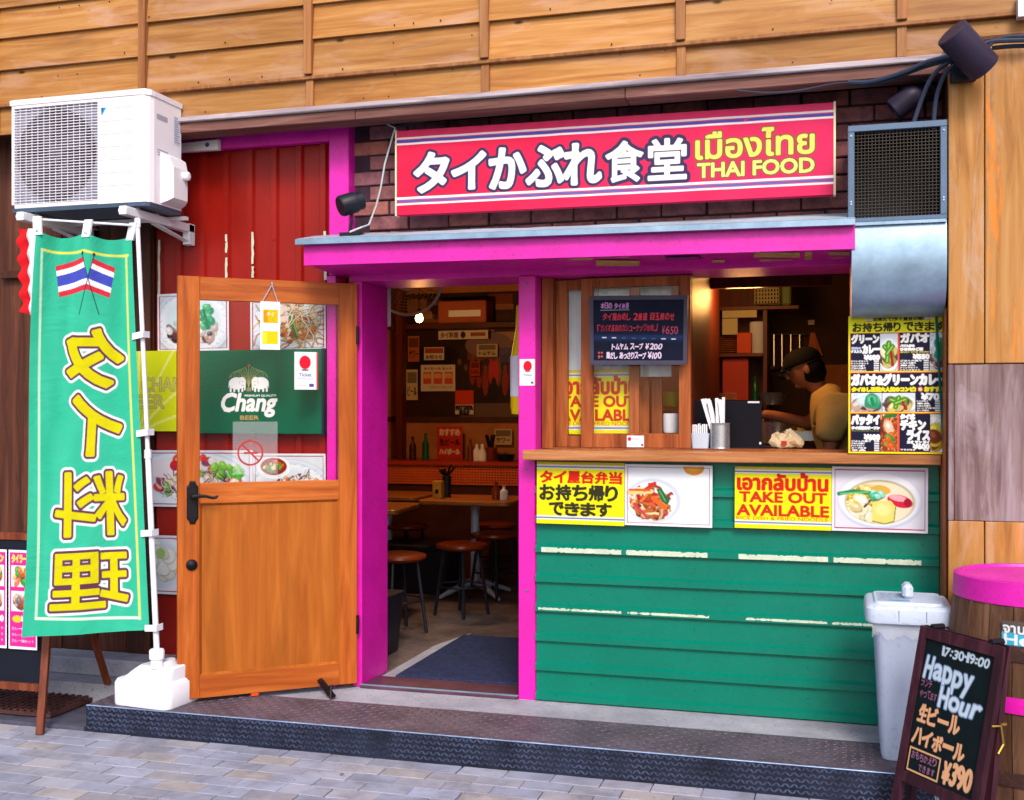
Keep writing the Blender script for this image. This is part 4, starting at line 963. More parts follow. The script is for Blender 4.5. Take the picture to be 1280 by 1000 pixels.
mb = MB()
for a, b, c, d in ((TL, TR, I[1], I[0]), (BL, I[3], I[2], BR), (TL, I[0], I[3], BL), (TR, BR, I[2], I[1])): mb.quadbox(a + Vector((0, -.008, 0)), b + Vector((0, -.008, 0)), c + Vector((0, -.008, 0)), d + Vector((0, -.008, 0)), (0, .018, 0))
mb.build('frame', paint('slate_frame', rgb(66, 62, 84), .5, .1, .2, scale=12), hc)
MB().quadbox(BL, BR, TR, TL, (0, .008, 0)).build('back', M_iron, hc)
MB().tube([P(747, 369, .05), P(750, 350, .1)], .0012, 5).tube([P(850, 369, .05), P(846, 350, .1)], .0012, 5).islands('string', M_iron, hc)

# ---- posters
def poster(cv, x0, x1, z0, z1, Y, label, cat, name, tilt=0, th=.002, group=None):
    o = cv.mesh(name, wallfn(x0, x1, Y, z0, z1), M_print, None, thick=(0, th, 0), org=((x0 + x1) / 2, Y, (z0 + z1) / 2))
    o.location = ((x0 + x1) / 2, Y, (z0 + z1) / 2); o.rotation_euler = (0, tilt, 0); tag(o, label, cat, group); return o
def yellow_base(w=.42, h=.3):
    cv = Canvas(w, h, (244, 236, 20), .0024)
    for y0, y1, c in ((0, .05, (214, 196, 40)), (.05, .068, (240, 240, 250)), (.073, .098, (130, 130, 190)), (.1, .115, (240, 240, 250)), (.865, .88, (240, 240, 250)), (.885, .91, (110, 130, 200)), (.915, .93, (240, 240, 250))): cv.rect(0, y0, 1, y1, c)
    return cv
RD = (214, 32, 22)
c1 = yellow_base(); bk = (52, 50, 30)
for ch, a in zip("タイ屋台弁当", range(6)): c1.text(ch, .045 + a * .157, .155, .045 + a * .157 + .135, .335, [(.0036, RD)])
for ch, a in zip("お持ち帰り", range(5)): c1.text(ch, .04 + a * .187, .375, .04 + a * .187 + (.165 if ch != 'り' else .13), .61, [(.0042, bk)])
for ch, a in zip("できます", range(4)): c1.text(ch, .15 + a * .18, .655, .15 + a * .18 + .16, .855, [(.0042, bk)])
poster(c1, X(671, -.045), X(780.5, -.045), Z(700, 655, -.045), Z(700, 577.5, -.045), -.045, 'yellow poster with red and black Japanese lettering under the left end of the counter', 'poster', 'take_out_poster', .006)
def takeout():
    c = yellow_base(); c.text("เอากลับบ้าน", .035, .1, .955, .375, [(.0048, RD)]); c.text("TAKE OUT", .055, .41, .945, .57, [(.0036, (206, 44, 24))])
    c.text("AVAILABLE", .03, .62, .965, .785, [(.0036, (206, 44, 24))]); c.text("RICE DISH & FRIED NOODLE", .02, .802, .965, .862, [(.0, (190, 60, 20))]); return c
poster(takeout(), X(918.5, -.045), X(1039.5, -.045), Z(980, 661.5, -.045), Z(980, 584, -.045), -.045, 'yellow TAKE OUT AVAILABLE poster on the green wall below the counter', 'poster', 'take_out_poster', .004)
poster(takeout(), X(697, .2), X(800.5, .2), Z(780, 543, .2), Z(780, 462, .2), .2, 'yellow TAKE OUT AVAILABLE poster seen through the sliding window glass', 'poster', 'take_out_poster')
poster(food_card(.4, .29, 'stirbowl'), X(781, -.045), X(890.5, -.045), Z(835, 658, -.045), Z(835, 581, -.045), -.045, 'food photo poster of a stir fry in a white bowl under the counter', 'poster', 'food_poster', .006)
poster(food_card(.42, .3, 'soup'), X(1040, -.045), X(1160, -.045), Z(1100, 665, -.045), Z(1100, 584, -.045), -.045, 'food photo poster of a soup with green leaf and pale vegetable below counter right end', 'poster', 'food_poster', .004)
Yp = .018
def wp(px0, px1, py0, py1, Y=Yp): return X(px0, Y), X(px1, Y), Z((px0 + px1) / 2, py1, Y), Z((px0 + px1) / 2, py0, Y)
poster(food_card(.38, .29, 'egg'), *wp(197, 286, 366, 439), Yp, 'food photo poster with sliced egg and greens, left of the upper pair behind the door', 'poster', 'food_poster', -.01)
poster(food_card(.38, .29, 'noodle'), *wp(313, 407, 374, 438), Yp, 'food photo poster of fried noodles behind the OPEN tag in the door glass', 'poster', 'food_poster', -.008)
poster(food_card(.58, .3, 'salad'), *wp(181, 316, 563, 634), Yp, 'wide food photo poster of salad with chilli seen beside the door handle', 'poster', 'food_poster', -.008)
poster(food_card(.4, .3, 'cutlet'), *wp(316.5, 407, 567, 634), Yp, 'food photo poster of sliced meat with red dip low in the door glass', 'poster', 'food_poster', -.008)
poster(food_card(.4, .3, 'curry'), *wp(150, 236, 669, 742), Yp, 'lowest food photo poster of curry and rice between banner pole and door', 'poster', 'food_poster', -.008)

# beer sign boxes
bs = thing('beer_sign', 'green beer sign box with two white elephants and Chang lettering behind the door glass', 'beer sign', tuple(P(330, 490, -.03)))
Yb = -.03; gx_0, gx_1, gz_0, gz_1 = X(221, Yb), X(402, Yb), Z(330, 542, Yb), Z(330, 437, Yb)
cv = Canvas(gx_1 - gx_0, gz_1 - gz_0, (0, 96, 68), .0016); cv.put(cv.grain(1) * .3, (0, 108, 78))
bu = lambda px: (X(px, Yb) - gx_0) / (gx_1 - gx_0); bv = lambda py: (Z(330, py, Yb) - gz_1) / (gz_0 - gz_1)
gold = (196, 176, 100); cxp = 311
for k in (-4, -3, -2, -1, 0, 1, 2, 3, 4):
    pts = []; A = abs(k); sg = (k > 0) - (k < 0); tipx, topy = 6.1 * A, 457 + 1.6 * A
    for t in range(12):
        tt = t / 11; x = sg * tipx * tt ** 1.5; y = 485 + (topy - 485) * math.sin(min(1.0, tt * 1.12) * PI / 2) + (max(0, tt - .72) / .28) ** 2 * A * 2.1
        pts.append((bu(cxp + x), bv(y)))
    cv.line(pts, .0017, gold)
cv.ell(bu(311.5), bv(457), .009, .014, (210, 60, 50))
for s in (-1, 1):
    W_ = (250, 250, 250); fxx = lambda d: bu(cxp + s * d)
    for k in range(6): cv.line([(fxx(5 + k * 3.2), bv(471.5)), (fxx(6 + k * 3.2), bv(467 + abs(k - 2.5)))], .0016, gold)
    cv.ell(fxx(15), bv(479), (bu(321) - bu(311)) * .98, (bv(488) - bv(480)) * .95, W_)
    cv.ell(fxx(8.5), bv(478), bu(316) - bu(311), (bv(488) - bv(481)) * 1.0, W_)
    for d in (8, 12.5, 18, 22.5): cv.line([(fxx(d), bv(483)), (fxx(d), bv(488.6))], .011, W_)
    cv.line([(fxx(6.5), bv(477)), (fxx(4.5), bv(482)), (fxx(5), bv(487))], .0075, W_); cv.line([(fxx(24), bv(476)), (fxx(25), bv(484))], .003, W_)
    cv.line([(fxx(6), bv(482)), (fxx(9), bv(481))], .0022, (0, 104, 78)); cv.line([(fxx(10.5), bv(475)), (fxx(12), bv(480))], .0018, (90, 150, 130)); cv.ell(fxx(7.6), bv(477), .003, .005, (0, 80, 60))
cv.rect(bu(308.5), bv(484.5), bu(314), bv(489), (160, 140, 90))
cv.text("Chang", bu(277.5), bv(491.5), bu(346), bv(520.5), [(.0045, (252, 252, 252))], shear=.22)
cv.line([(bu(290), bv(494)), (bu(282), bv(497)), (bu(278.5), bv(506)), (bu(281), bv(513)), (bu(287), bv(514))], .011, (252, 252, 252))
cv.text("PREMIUM QUALITY", bu(306), bv(493.3), bu(345.5), bv(496), [(.001, (235, 245, 240))])
cv.text("BEER", bu(300.5), bv(519.5), bu(323.5), bv(524.5), [(.0012, (190, 160, 100))])
cv.mesh('green_face', wallfn(gx_0, gx_1, Yb - .001, gz_0, gz_1), M_print, bs)
MB().box(gx_0, gx_1, Yb, Yb + .05, gz_0, gz_1).build('box', paint('sign_box_green', rgb(0, 60, 50), .4, .05, 0), bs)
MB().box(gx_1 + .0, gx_1 + .012, Yb - .002, Yb + .05, gz_0 - .004, gz_1 + .002).build('end_cap', paint('end_cap_dark', rgb(20, 34, 60), .4, .05, 0), bs)
x0, x1, z0, z1 = X(120, Yb), X(220.5, Yb), Z(200, 539, Yb), Z(200, 438.5, Yb)
cv = Canvas(x1 - x0, z1 - z0, (222, 228, 20), .0024); yu = lambda px: (X(px, Yb) - x0) / (x1 - x0); yv = lambda py: (Z(200, py, Yb) - z1) / (z0 - z1)
for k in range(9):
    a = -1.3 + k * .33; pts = [(yu(172) + math.sin(a) * .12 * t * (1 + t * .05), yv(545) - math.cos(a) * .16 * t + .006 * t * t * abs(k - 4) * .3) for t in range(9)]; cv.line(pts, .014, (246, 246, 130), .8)
cv.text("CHANG", yu(177), yv(472), yu(243), yv(489), [(.0045, (110, 110, 60)), (.0028, (206, 196, 96))])
cv.text("BEER", yu(158), yv(494), yu(205), yv(510), [(.0045, (110, 110, 60)), (.0028, (206, 196, 96))])
ys = thing('yellow_beer_sign', 'yellow beer sign with pale rays and olive capitals half hidden by the pole', 'beer sign', ((x0 + x1) / 2, Yb, z0))
cv.mesh('yellow_face', wallfn(x0, x1, Yb - .001, z0, z1), M_print, ys)
MB().box(x0, x1, Yb, Yb + .05, z0, z1).build('box', M_yel, ys)

# ---- stickers
def red_sticker(name, px0, px1, py0, py1, Y, label):
    cv = Canvas(.08, .13, (240, 242, 250), .0016); cv.ell(.5, .27, .26, .2, (226, 22, 52)); cv.ell(.5, .47, .2, .02, (120, 120, 140)); cv.text("Ticket", .25, .56, .75, .64, [(.0006, (110, 150, 190))]); cv.text("Restaurant", .22, .66, .8, .7, [(.0002, (130, 160, 200))]); cv.rect(.7, .85, .86, .92, (90, 90, 140)); cv.rect(.94, 0, 1, 1, (214, 80, 100))
    return poster(cv, X(px0, Y), X(px1, Y), Z(px0, py1, Y), Z(px0, py0, Y), Y, label, 'sticker', name, 0, .0008)
red_sticker('card_sticker', 649.5, 669.5, 449, 482, -.0132, 'white sticker with a red dot on the narrow magenta post')
cv = Canvas(.08, .055, (240, 242, 250), .0014); cv.ell(.16, .3, .1, .17, (226, 22, 52)); cv.text("Ticket", .32, .2, .7, .35, [(.0003, (120, 130, 190))]); cv.line([(.1, .75), (.6, .75)], .002, (170, 170, 190)); cv.rect(.82, .7, .95, .9, (180, 70, 110))
poster(cv, X(783.5, .1135), X(805, .1135), Z(794, 559, .1135), Z(794, 544.5, .1135), .1135, 'small white sticker on the bottom rail of the sliding window', 'sticker', 'rail_sticker', 0, .0008)
cv = Canvas(.16, .045, (40, 20, 120), .0012)
cv.a[:] = lin((120, 0, 90)); cv.ell(.5, .5, .5, .5, (50, 30, 130)); cv.text("อร่อยไทยครับ", .06, .18, .94, .88, [(.0016, (215, 60, 160))])
def fst(u, v):
    x0, x1 = X(833, -.2), X(876, -.2); x = x0 + (x1 - x0) * u; y = -.26 + .1 * v
    z = (zc(-.4) + .01) + (2.145 - zc(-.4) - .01) * (y + .325) / .325 - .003; return x, y, z
o = cv.mesh('canopy_sticker', fst, M_print, None); tag(o, 'blue and pink lettered sticker on the dark underside of the canopy', 'sticker')

# ---- large menu board
Ym = -.13
x0, x1, z0, z1 = X(1060.5, Ym), X(1181.5, Ym), Z(1120, 567, Ym), Z(1120, 394, Ym)
cv = Canvas(x1 - x0, z1 - z0, (240, 236, 20), .0018)
mu = lambda q: (q - 22) / 638.0; mv = lambda q: (q - 48) / 900.0      # from the enlarged crop of the photograph
nv = (24, 24, 54)
cv.text("出来たて!タイ屋台の味!", mu(190), mv(62), mu(520), mv(85), [(.0014, (50, 50, 40))])
for a in (143, 530):
    for i, c in enumerate(((200, 60, 80), (245, 245, 245), (60, 60, 130), (245, 245, 245), (200, 60, 80))): cv.rect(mu(a), mv(63 + i * 4.6), mu(a + 38), mv(63 + (i + 1) * 4.6), c)
for ch, a in zip("お持ち帰りできます", range(9)): cv.text(ch, mu(52 + a * 68), mv(97), mu(52 + a * 68 + (60 if ch != 'り' else 44)), mv(152), [(.0022, (40, 44, 20))])
cv.rect(mu(34), mv(160), 1, mv(412), (232, 90, 60)); cv.rect(mu(34), mv(418), 1, mv(678), (232, 90, 60)); cv.rect(mu(34), mv(682), 1, mv(936), (232, 90, 60))
for (a, b, c, d) in ((40, 164, 345, 410), (362, 164, 640, 410), (40, 424, 660, 675), (40, 688, 345, 934), (362, 688, 640, 934)): cv.rect(mu(a), mv(b), min(1, mu(c + (22 if c == 640 else 0))), mv(d), nv)
food(cv, 'greencurry', mu(234), mv(166), mu(348), mv(409)); food(cv, 'egg', mu(560), mv(166), 1, mv(409))
food(cv, 'egg', mu(42), mv(552), mu(246), mv(673)); food(cv, 'greencurry', mu(250), mv(552), mu(466), mv(673)); food(cv, 'padthai', mu(238), mv(690), mu(348), mv(934)); food(cv, 'curry', mu(562), mv(690), 1, mv(934))
Wt = (250, 250, 252)
def mt(s, a, b, c, d, bold=.0032, col=Wt, **k): cv.text(s, mu(a), mv(b), min(mu(c), .995), mv(d), [(bold, col)], **k)
mt("グリーン", 46, 172, 226, 228); mt("カレー", 120, 240, 230, 294); mt("鶏肉の", 44, 252, 108, 268, .0012, (170, 190, 240)); mt("ナス入り", 42, 272, 112, 290, .0014); mt("¥600", 130, 306, 230, 336, .0026)
mt("ガパオ", 372, 170, 552, 226); mt("バジル炒め", 368, 240, 460, 258, .0014); mt("ひき肉のご飯", 368, 262, 515, 280, .0018); mt("SPICY STIR FRIED", 368, 286, 555, 294, .0006, (220, 200, 60)); mt("¥550", 452, 304, 555, 334, .0026)
mt("ガパオ&グリーンカレー", 46, 432, 690, 502, .0042); cv.text("タイめし王道大人気のコンビ!", mu(48), mv(516), mu(466), mv(544), [(.0028, (240, 226, 30))])
cv.ell(mu(498), mv(530), .026, .019, (240, 90, 40)); cv.text("味", mu(488), mv(520), mu(508), mv(540), [(.001, (250, 240, 220))]); cv.text("おすすめ", mu(526), mv(516), .995, mv(544), [(.0028, (240, 226, 30))]); mt("¥700", 506, 558, 660, 598, .003)
mt("パッタイ", 46, 698, 228, 758, .004); mt("タイ式焼きビーフン", 46, 772, 230, 790, .0022); mt("FRIED RICE NOODLE THAI STYLE", 46, 796, 228, 804, .0005, (160, 170, 60)); mt("¥600", 130, 824, 232, 858, .0026)
mt("タイ式", 370, 692, 460, 722, .003); mt("チキン", 372, 730, 530, 790, .004); mt("ライス", 414, 796, 556, 856, .004); mt("カオ マン ガイ", 412, 862, 556, 880, .0018); mt("¥600", 452, 884, 556, 914, .0026)
for (a, b, c) in ((44, 340, 230), (368, 340, 556), (476, 602, 630), (44, 862, 232), (368, 916, 556)):
    for k in range(5 if b != 916 else 1):
        y = b + k * 15; cv.text(random.choice(("ごはん大盛り", "サラダ付き", "スープ付き", "ドリンクセット", "単品")), mu(a), mv(y), mu(a + (c - a) * random.uniform(.45, .78)), mv(y + 10), [(.0008, Wt)])
        cv.text("¥%d0" % random.choice((55, 60, 65, 70)), mu(c - 36), mv(y), mu(c - 4), mv(y + 10), [(.0008, Wt)])
mb_ = thing('menu_board', 'tall yellow and navy take-out menu board with dish photos at right end of counter', 'menu board', ((x0 + x1) / 2, Ym, z0))
cv.mesh('menu_print', wallfn(x0, x1, Ym - .001, z0, z1), M_print, mb_)
MB().box(x0, x1, Ym, Ym + .008, z0, z1).build('board', M_yel, mb_)
sp = thing('green_strap', 'dark green strap hanging over the right side of the menu board', 'strap', tuple(P(1170, 400, Ym - .01)))
q = [P(1170, 385, Ym - .012), P(1172, 430, Ym - .012), P(1175, 480, Ym - .014), P(1178, 530, Ym - .012), P(1180, 566, Ym - .01)]
MB().tube(q, .006, 6).build('band', M_strap, sp)

# ---- open door
HX, HY = -2.274, -.03; ex, ey = -.775, -.632; DW = .858
door = thing('wooden_door', 'open half glazed wooden door with black lever handle standing in front of the red wall', 'door', (HX, HY, 0), math.atan2(ey, ex), local=True)
DZ0, DZ1, DT = .128, 2.105, .036
nrm = Vector((-ey, ex, 0))
def D(px, py, off=0):
    p = PP(px, py, Vector((HX, HY, 0)) + nrm * off, nrm) - Vector((HX, HY, 0)); return (p.x * ex + p.y * ey, p.z)
xl = D(250, 600)[0]; xrr = D(424, 600)[0]; zt0 = D(340, 378)[1]; zm1 = D(340, 602)[1]; zm0 = D(340, 627)[1]; zb1 = D(340, 837)[1]
def dbox(nm, x0, x1, z0, z1, m, y0=-DT, y1=0, par=door, b=.002): return MB().box(x0, x1, y0, y1, z0, z1, b=b).build(nm, m, par)
dbox('stile', xl, DW, DZ0, DZ1, M_door, b=.003); dbox('stile', 0, xrr, DZ0, DZ1, M_door, b=.003)
dbox('top_rail', xrr, xl, zt0, DZ1 - .001, M_doorx, -DT + .001, -.001); dbox('middle_rail', xrr, xl, zm0, zm1, M_doorx, -DT + .001, -.001); dbox('bottom_rail', xrr, xl, DZ0 + .001, zb1, M_doorx, -DT + .001, -.001)
dbox('lower_panel', xrr, xl, zb1, zm0, M_panel, -.024, -.014, b=0)
mb = MB()
for z, s in ((zm0, -1), (zb1, 1)): mb.quadbox((xrr, -.002, z), (xl, -.002, z), (xl, -.013, z + s * .01), (xrr, -.013, z + s * .01), (0, -.001, 0))
for x, s in ((xrr, 1), (xl, -1)): mb.quadbox((x, -.002, zb1), (x, -.002, zm0), (x + s * .01, -.013, zm0), (x + s * .01, -.013, zb1), (0, -.001, 0))
mb.build('panel_moulding', M_panel, door)
dbox('door_glass', xrr, xl, zm1, zt0, M_glass, -.02, -.016, b=0)
hx, hz = D(240.5, 628)
mb = MB(); pts = [(-.026, -.075), (-.026, .075), (-.016, .085), (-.012, .1), (.012, .1), (.016, .085), (.026, .075), (.026, -.075), (.016, -.085), (.012, -.1), (-.012, -.1), (-.016, -.085)]
loops(mb, [[(hx + a, 0, hz + b) for a, b in pts], [(hx + a, .006, hz + b) for a, b in pts], [(hx + a * .8, .009, hz + b * .93) for a, b in pts]])
hd_ = mb.build('handle_plate', M_iron, door)
lx, lz = D(240.5, 620)
MB().tube([(lx, 0, lz), (lx, .045, lz), (lx - .02, .052, lz + .002), (lx - .055, .052, lz + .001), (lx - .085, .052, lz - .008), (lx - .1, .052, lz - .006), (lx - .108, .05, lz + .002)], [.012, .011, .009, .007, .007, .007, .006], 8).build('lever', M_iron, hd_, smooth=True)
kx, kz = D(239.5, 706)
MB().lathe([(.026, 0), (.026, .008), (.02, .014), (.008, .018), (0, .019)], n=20, M=T((kx, 0, kz)) @ rot('X', -PI / 2)).build('lock_knob', M_iron, door, smooth=True)
mb = MB()
for z in (.42, 1.85): mb.tube([(.0, .004, z - .045), (.0, .004, z + .045)], .008, 8)
mb.islands('hinge', M_iron, door)
# orange stop under the door, black wedge
ox, oz = D(319, 868); dbox('floor_bolt', ox - .018, ox + .018, .113, .13, M_orange, -.03, -.005)
wg = thing('door_wedge', 'black folding wedge stop under the hinge side of the open door', 'door stop', tuple(G(408, 872, .112)))
q0 = G(418, 873, .113); q1 = G(392, 864, .113)
MB().quadbox(q0, q0 + Vector((-.05, .03, 0)), q1 + Vector((0, .03, .05)), q1 + Vector((.04, 0, .05)), (0, .02, .008)).tube([q0 + Vector((-.02, 0, .0)), q0 + Vector((-.03, .03, .055))], .007, 6).build('wedge', M_iron, wg)
# stickers printed on the door glass and the OPEN tag
def dsheet(cv, nm, px0, px1, py0, py1, off, par=door, m=M_print, th=None):
    a = D(px0, (py0 + py1) / 2, off)[0]; b = D(px1, (py0 + py1) / 2, off)[0]; zt = D((px0 + px1) / 2, py0, off)[1]; zb = D((px0 + px1) / 2, py1, off)[1]
    return cv.mesh(nm, lambda u, v: (a + (b - a) * u, off + 0 * u, zt + (zb - zt) * v), m, par)
cv = Canvas(.105, .17, (240, 244, 250), .0016); cv.ell(.45, .28, .24, .18, (226, 24, 54)); cv.ell(.45, .48, .17, .02, (60, 60, 90)); cv.text("Ticket", .2, .56, .72, .65, [(.0008, (110, 130, 180))]); cv.text("Restaurant", .16, .67, .8, .73, [(.0004, (140, 150, 200))]); cv.rect(.62, .84, .82, .92, (90, 80, 150)); cv.line([(.14, .88), (.5, .88)], .002, (220, 120, 120)); cv.rect(.92, 0, 1, 1, (214, 60, 86))
dsheet(cv, 'ticket_sticker', 368, 397.5, 440, 487, -.0145)
tg = thing('open_tag', 'white hanging OPEN tag with a beer glass picture on the door glass', 'tag', (HX, HY, 0), math.atan2(ey, ex), local=True)
cv = Canvas(.085, .215, (248, 248, 252), .0014)
cv.rect(.14, .17, .88, .45, (240, 190, 10)); cv.rect(.16, .19, .4, .43, (236, 150, 10)); cv.text("タイ", .32, .22, .7, .3, [(.001, (250, 240, 180))]); cv.text("ビール", .35, .33, .7, .4, [(.0008, (150, 190, 40))])
cv.rect(.1, .62, .88, .88, (246, 210, 10)); cv.rect(.12, .64, .35, .86, (250, 236, 60)); cv.text("OPEN", .02, .5, .98, .6, [(.0042, (225, 226, 240)), (.0014, (255, 255, 255))])
dsheet(cv, 'tag_face', 325.5, 350, 377, 437, .0125, tg)
a = D(325.5, 400, .012)[0]; b = D(350, 400, .012)[0]; zt = D(338, 377, .012)[1]; zb = D(338, 437, .012)[1]
MB().box(min(a, b), max(a, b), .006, .0118, zb, zt).build('tag_plate', M_white, tg)
k = D(340, 356, .012); mb = MB(); mb.tube([(k[0], .012, k[1]), (D(328, 378, .01)[0], .01, zt)], .0022, 5).tube([(k[0], .012, k[1]), (D(347, 378, .01)[0], .01, zt)], .0022, 5); mb.islands('chain', M_chrome, tg)
MB().tube([(k[0], 0, k[1] + .003), (k[0], .014, k[1] + .003), (k[0], .016, k[1] + .012)], .004, 6).build('hook', M_chrome, tg)
# no-smoking sticker: ring and bar printed on the glass
mb = MB(); ccx, ccz = D(313, 566, -.0145); R0 = .062
n = 30; vs = []
for i in range(n):
    a = 2 * PI * i / n; vs += [(ccx + R0 * math.cos(a), -.0148, ccz + R0 * math.sin(a)), (ccx + (R0 - .009) * math.cos(a), -.0148, ccz + (R0 - .009) * math.sin(a))]
mb.add(vs, [(2 * i, 2 * ((i + 1) % n), 2 * ((i + 1) % n) + 1, 2 * i + 1) for i in range(n)])
d = .04; mb.add([(ccx + d - .003, -.0149, ccz + d + .003), (ccx + d + .003, -.0149, ccz + d - .003), (ccx - d + .003, -.0149, ccz - d - .003), (ccx - d - .003, -.0149, ccz - d + .003)], [(0, 1, 2, 3)])
mb.add([(ccx - .035, -.0151, ccz - .006), (ccx + .03, -.0151, ccz - .006), (ccx + .03, -.0151, ccz + .004), (ccx - .035, -.0151, ccz + .004)], [(0, 1, 2, 3)])
mm = glass('faded_red_ink', (.55, .12, .12, 1), .5); mb.build('no_smoking_mark', flat('no_smoking_red', rgb(176, 60, 60), .6), door)
m_f = bpy.data.materials.new('sticker_film'); m_f.use_nodes = True; t_ = m_f.node_tree; p_ = t_.nodes['Principled BSDF']; p_.inputs['Base Color'].default_value = (.6, .6, .65, 1); p_.inputs['Alpha'].default_value = .12
a = D(291, 560, -.015)[0]; b = D(347, 560, -.015)[0]
MB().quadbox((a, -.0152, D(300, 593)[1]), (b, -.0152, D(340, 593)[1]), (b, -.0152, D(340, 527)[1]), (a, -.0152, D(300, 527)[1]), (0, -.0003, 0)).build('sticker_film', m_f, door)

# ---- banner, pole, foot
bn = thing('green_banner', 'tall green cloth banner with mirrored yellow Japanese characters and two small flags', 'banner', (-3.4, -.75, .4))
cv = Canvas(.6, 1.76, (46, 182, 146), .0029); cv.put(cv.grain(1, 14) * .35, (80, 204, 178))
yl, wt, dk = (214, 206, 10), (238, 240, 250), (98, 56, 78)
cv.line([(.075, .045), (.12, .045), (.94, .05)], .012, (226, 226, 90)); cv.line([(.075, .045), (.09, .5), (.1, .955)], .012, (190, 232, 200)); cv.line([(.92, .05), (.925, .97)], .012, (214, 226, 110)); cv.line([(.1, .955), (.925, .968)], .012, (220, 236, 220))
def bchar(ch, x0, y0, x1, y1, sh=0): cv.text(ch, x0, y0, x1, y1, [(.030, wt), (.0215, dk), (.0125, yl)], flip=True, shear=sh)
cv.text("タ", .34, .245, .86, .385, [(.031, wt), (.020, dk), (.0095, yl)], flip=True, shear=-.15)
cv.text("イ", .4, .41, .82, .555, [(.031, wt), (.020, dk), (.0095, yl)], flip=True, shear=-.1)
cv.text("料", .235, .6, .83, .755, [(.028, wt), (.0170, dk), (.0058, yl)], flip=True); cv.text("理", .215, .8, .83, .935, [(.028, wt), (.0168, dk), (.0055, yl)], flip=True)
for s, xa, xb in ((-1, .49, .2), (1, .60, .81)):
    cols5 = [(214, 50, 70), (245, 245, 250), (70, 80, 190), (70, 80, 190), (245, 245, 250), (214, 50, 70)]
    y_a, y_b = (.062, .082)
    for i in range(6):
        f = i / 6; g_ = (i + 1) / 6; h = .08; nx = .055 * s
        cv.poly([(xa - nx * f * 1.6, y_a + h * f), (xb - nx * f * .9 * (1 if s < 0 else 1.2), y_b + h * f), (xb - nx * g_ * .9 * (1 if s < 0 else 1.2), y_b + h * g_), (xa - nx * g_ * 1.6, y_a + h * g_)], cols5[i])
cv.line([(.485, .055), (.65, .205)], .005, (40, 50, 60)); cv.line([(.61, .055), (.46, .205)], .005, (40, 50, 60)); cv.ell(.485, .053, .014, .005, (60, 60, 70)); cv.ell(.61, .053, .014, .005, (60, 60, 70))
TLb, TRb, BRb, BLb = P(47, 288, -.9), P(164, 293, -.64), P(187, 787, -.64), P(26, 797, -.92)
fb = quadfn(TLb, TRb, BRb, BLb)
def fban(u, v):
    x, y, z = fb(u, v); k = np.exp(-v * 5)
    w_ = .016 * np.sin(u * 11 + 1.2 + v * 2.5) * (.35 + k) + .010 * np.sin(u * 5 - v * 7) * np.sin(PI * u) + .005 * np.sin(u * 25 + v * 9) * (.3 + k)
    sag = -.030 * np.abs(np.sin(u * 2 * PI)) * np.exp(-v * 16)
    return x + w_ * .4 - .012 * np.sin(v * 6) * (1 - u), y - w_, z + sag
cv.mesh('cloth', fban, M_cloth, bn)
pb, pt_ = P(196, 812, -.63), P(172, 282, -.63)
def onp(t): return pb + (pt_ - pb) * t
for u_, v_ in ((0.02, 0), (.52, 0), (.97, 0)):
    mb = MB()
    q = Vector([float(c) for c in fban(np.array(u_), np.array(.0))]); r_ = P(45, 274, -.89) * (1 - u_) + pt_ * u_
    mb.quadbox(q + Vector((-.02, -.004, -.02)), q + Vector((.02, -.004, -.02)), r_ + Vector((.02, -.012, .012)), r_ + Vector((-.02, -.012, .012)), (0, .012, 0)); mb.build('loop', M_pole, bn)
for py in (419, 541, 666, 784):
    mb = MB(); t_k = (812 - py) / (812 - 282.); c = onp(t_k); e = Vector([float(q) for q in fban(np.array(.97), np.array((py - 290) / 497.))])
    mb.quadbox(e + Vector((-.0, -.006, -.016)), c + Vector((.02, -.03, -.014)), c + Vector((.02, -.03, .016)), e + Vector((0, -.006, .014)), (0, .004, 0))
    mb.quadbox(c + Vector((.02, -.03, -.014)), c + Vector((.022, .02, -.014)), c + Vector((.022, .02, .016)), c + Vector((.02, -.03, .016)), (.003, 0, 0)); mb.build('loop', M_pole, bn)
bp = thing('banner_pole', 'white telescopic banner pole leaning left in a white water filled foot', 'pole', (float(pb.x), float(pb.y), .11))
MB().tube([pb, onp(.46)], .0135, 12).tube([onp(.46), onp(1.005)], .0105, 12).lathe([(.017, -.02), (.017, .02)], c=onp(.46), n=12).build('pole', M_pole, bp, smooth=True)
MB().tube([pt_, P(45, 274, -.89)], .0055, 8).lathe([(0, -.014), (.014, -.008), (.014, .03), (.01, .035)], c=pt_, n=10).build('cross_rod', M_pole, bp, smooth=True)
cx_, cy_ = pb.x + .0, pb.y + .03; cx_ -= .06
mb = MB()
M1 = T((cx_ + .01, -.555, 0)) @ rot('Z', -.1)
def foot(z, k, kx=1): 
    o = []
    for i in range(28):
        a = 2 * PI * i / 28; r = 1 + .0 * math.cos(3 * a); ca, sa = math.cos(a), math.sin(a); p_ = 4.2; rr = (abs(ca) ** p_ + abs(sa) ** p_) ** (-1 / p_)
        nt_ = 1 - .13 * math.exp(-((a - 1.5 * PI) / .22) ** 2) - .0
        o.append((.155 * k * kx * ca * rr, .115 * k * sa * rr * (nt_ if k > .8 else 1), z))
    return o
loops(mb, [rrect(.315, .24, .035, .112), rrect(.322, .246, .038, .12), rrect(.322, .246, .038, .215), rrect(.30, .226, .03, .232)], M=M1)
loops(mb, [rrect(.27, .21, .03, .232, cx=.012), rrect(.235, .2, .03, .262, cx=.03), rrect(.2, .17, .03, .29, cx=.048), rrect(.185, .16, .03, .296, cx=.05)], M=M1)
loops(mb, [rrect(.05, .11, .02, .2955, cx=.055), rrect(.045, .1, .018, .312, cx=.055)], M=M1)
mb.build('foot', M_white, bp, smooth=True)
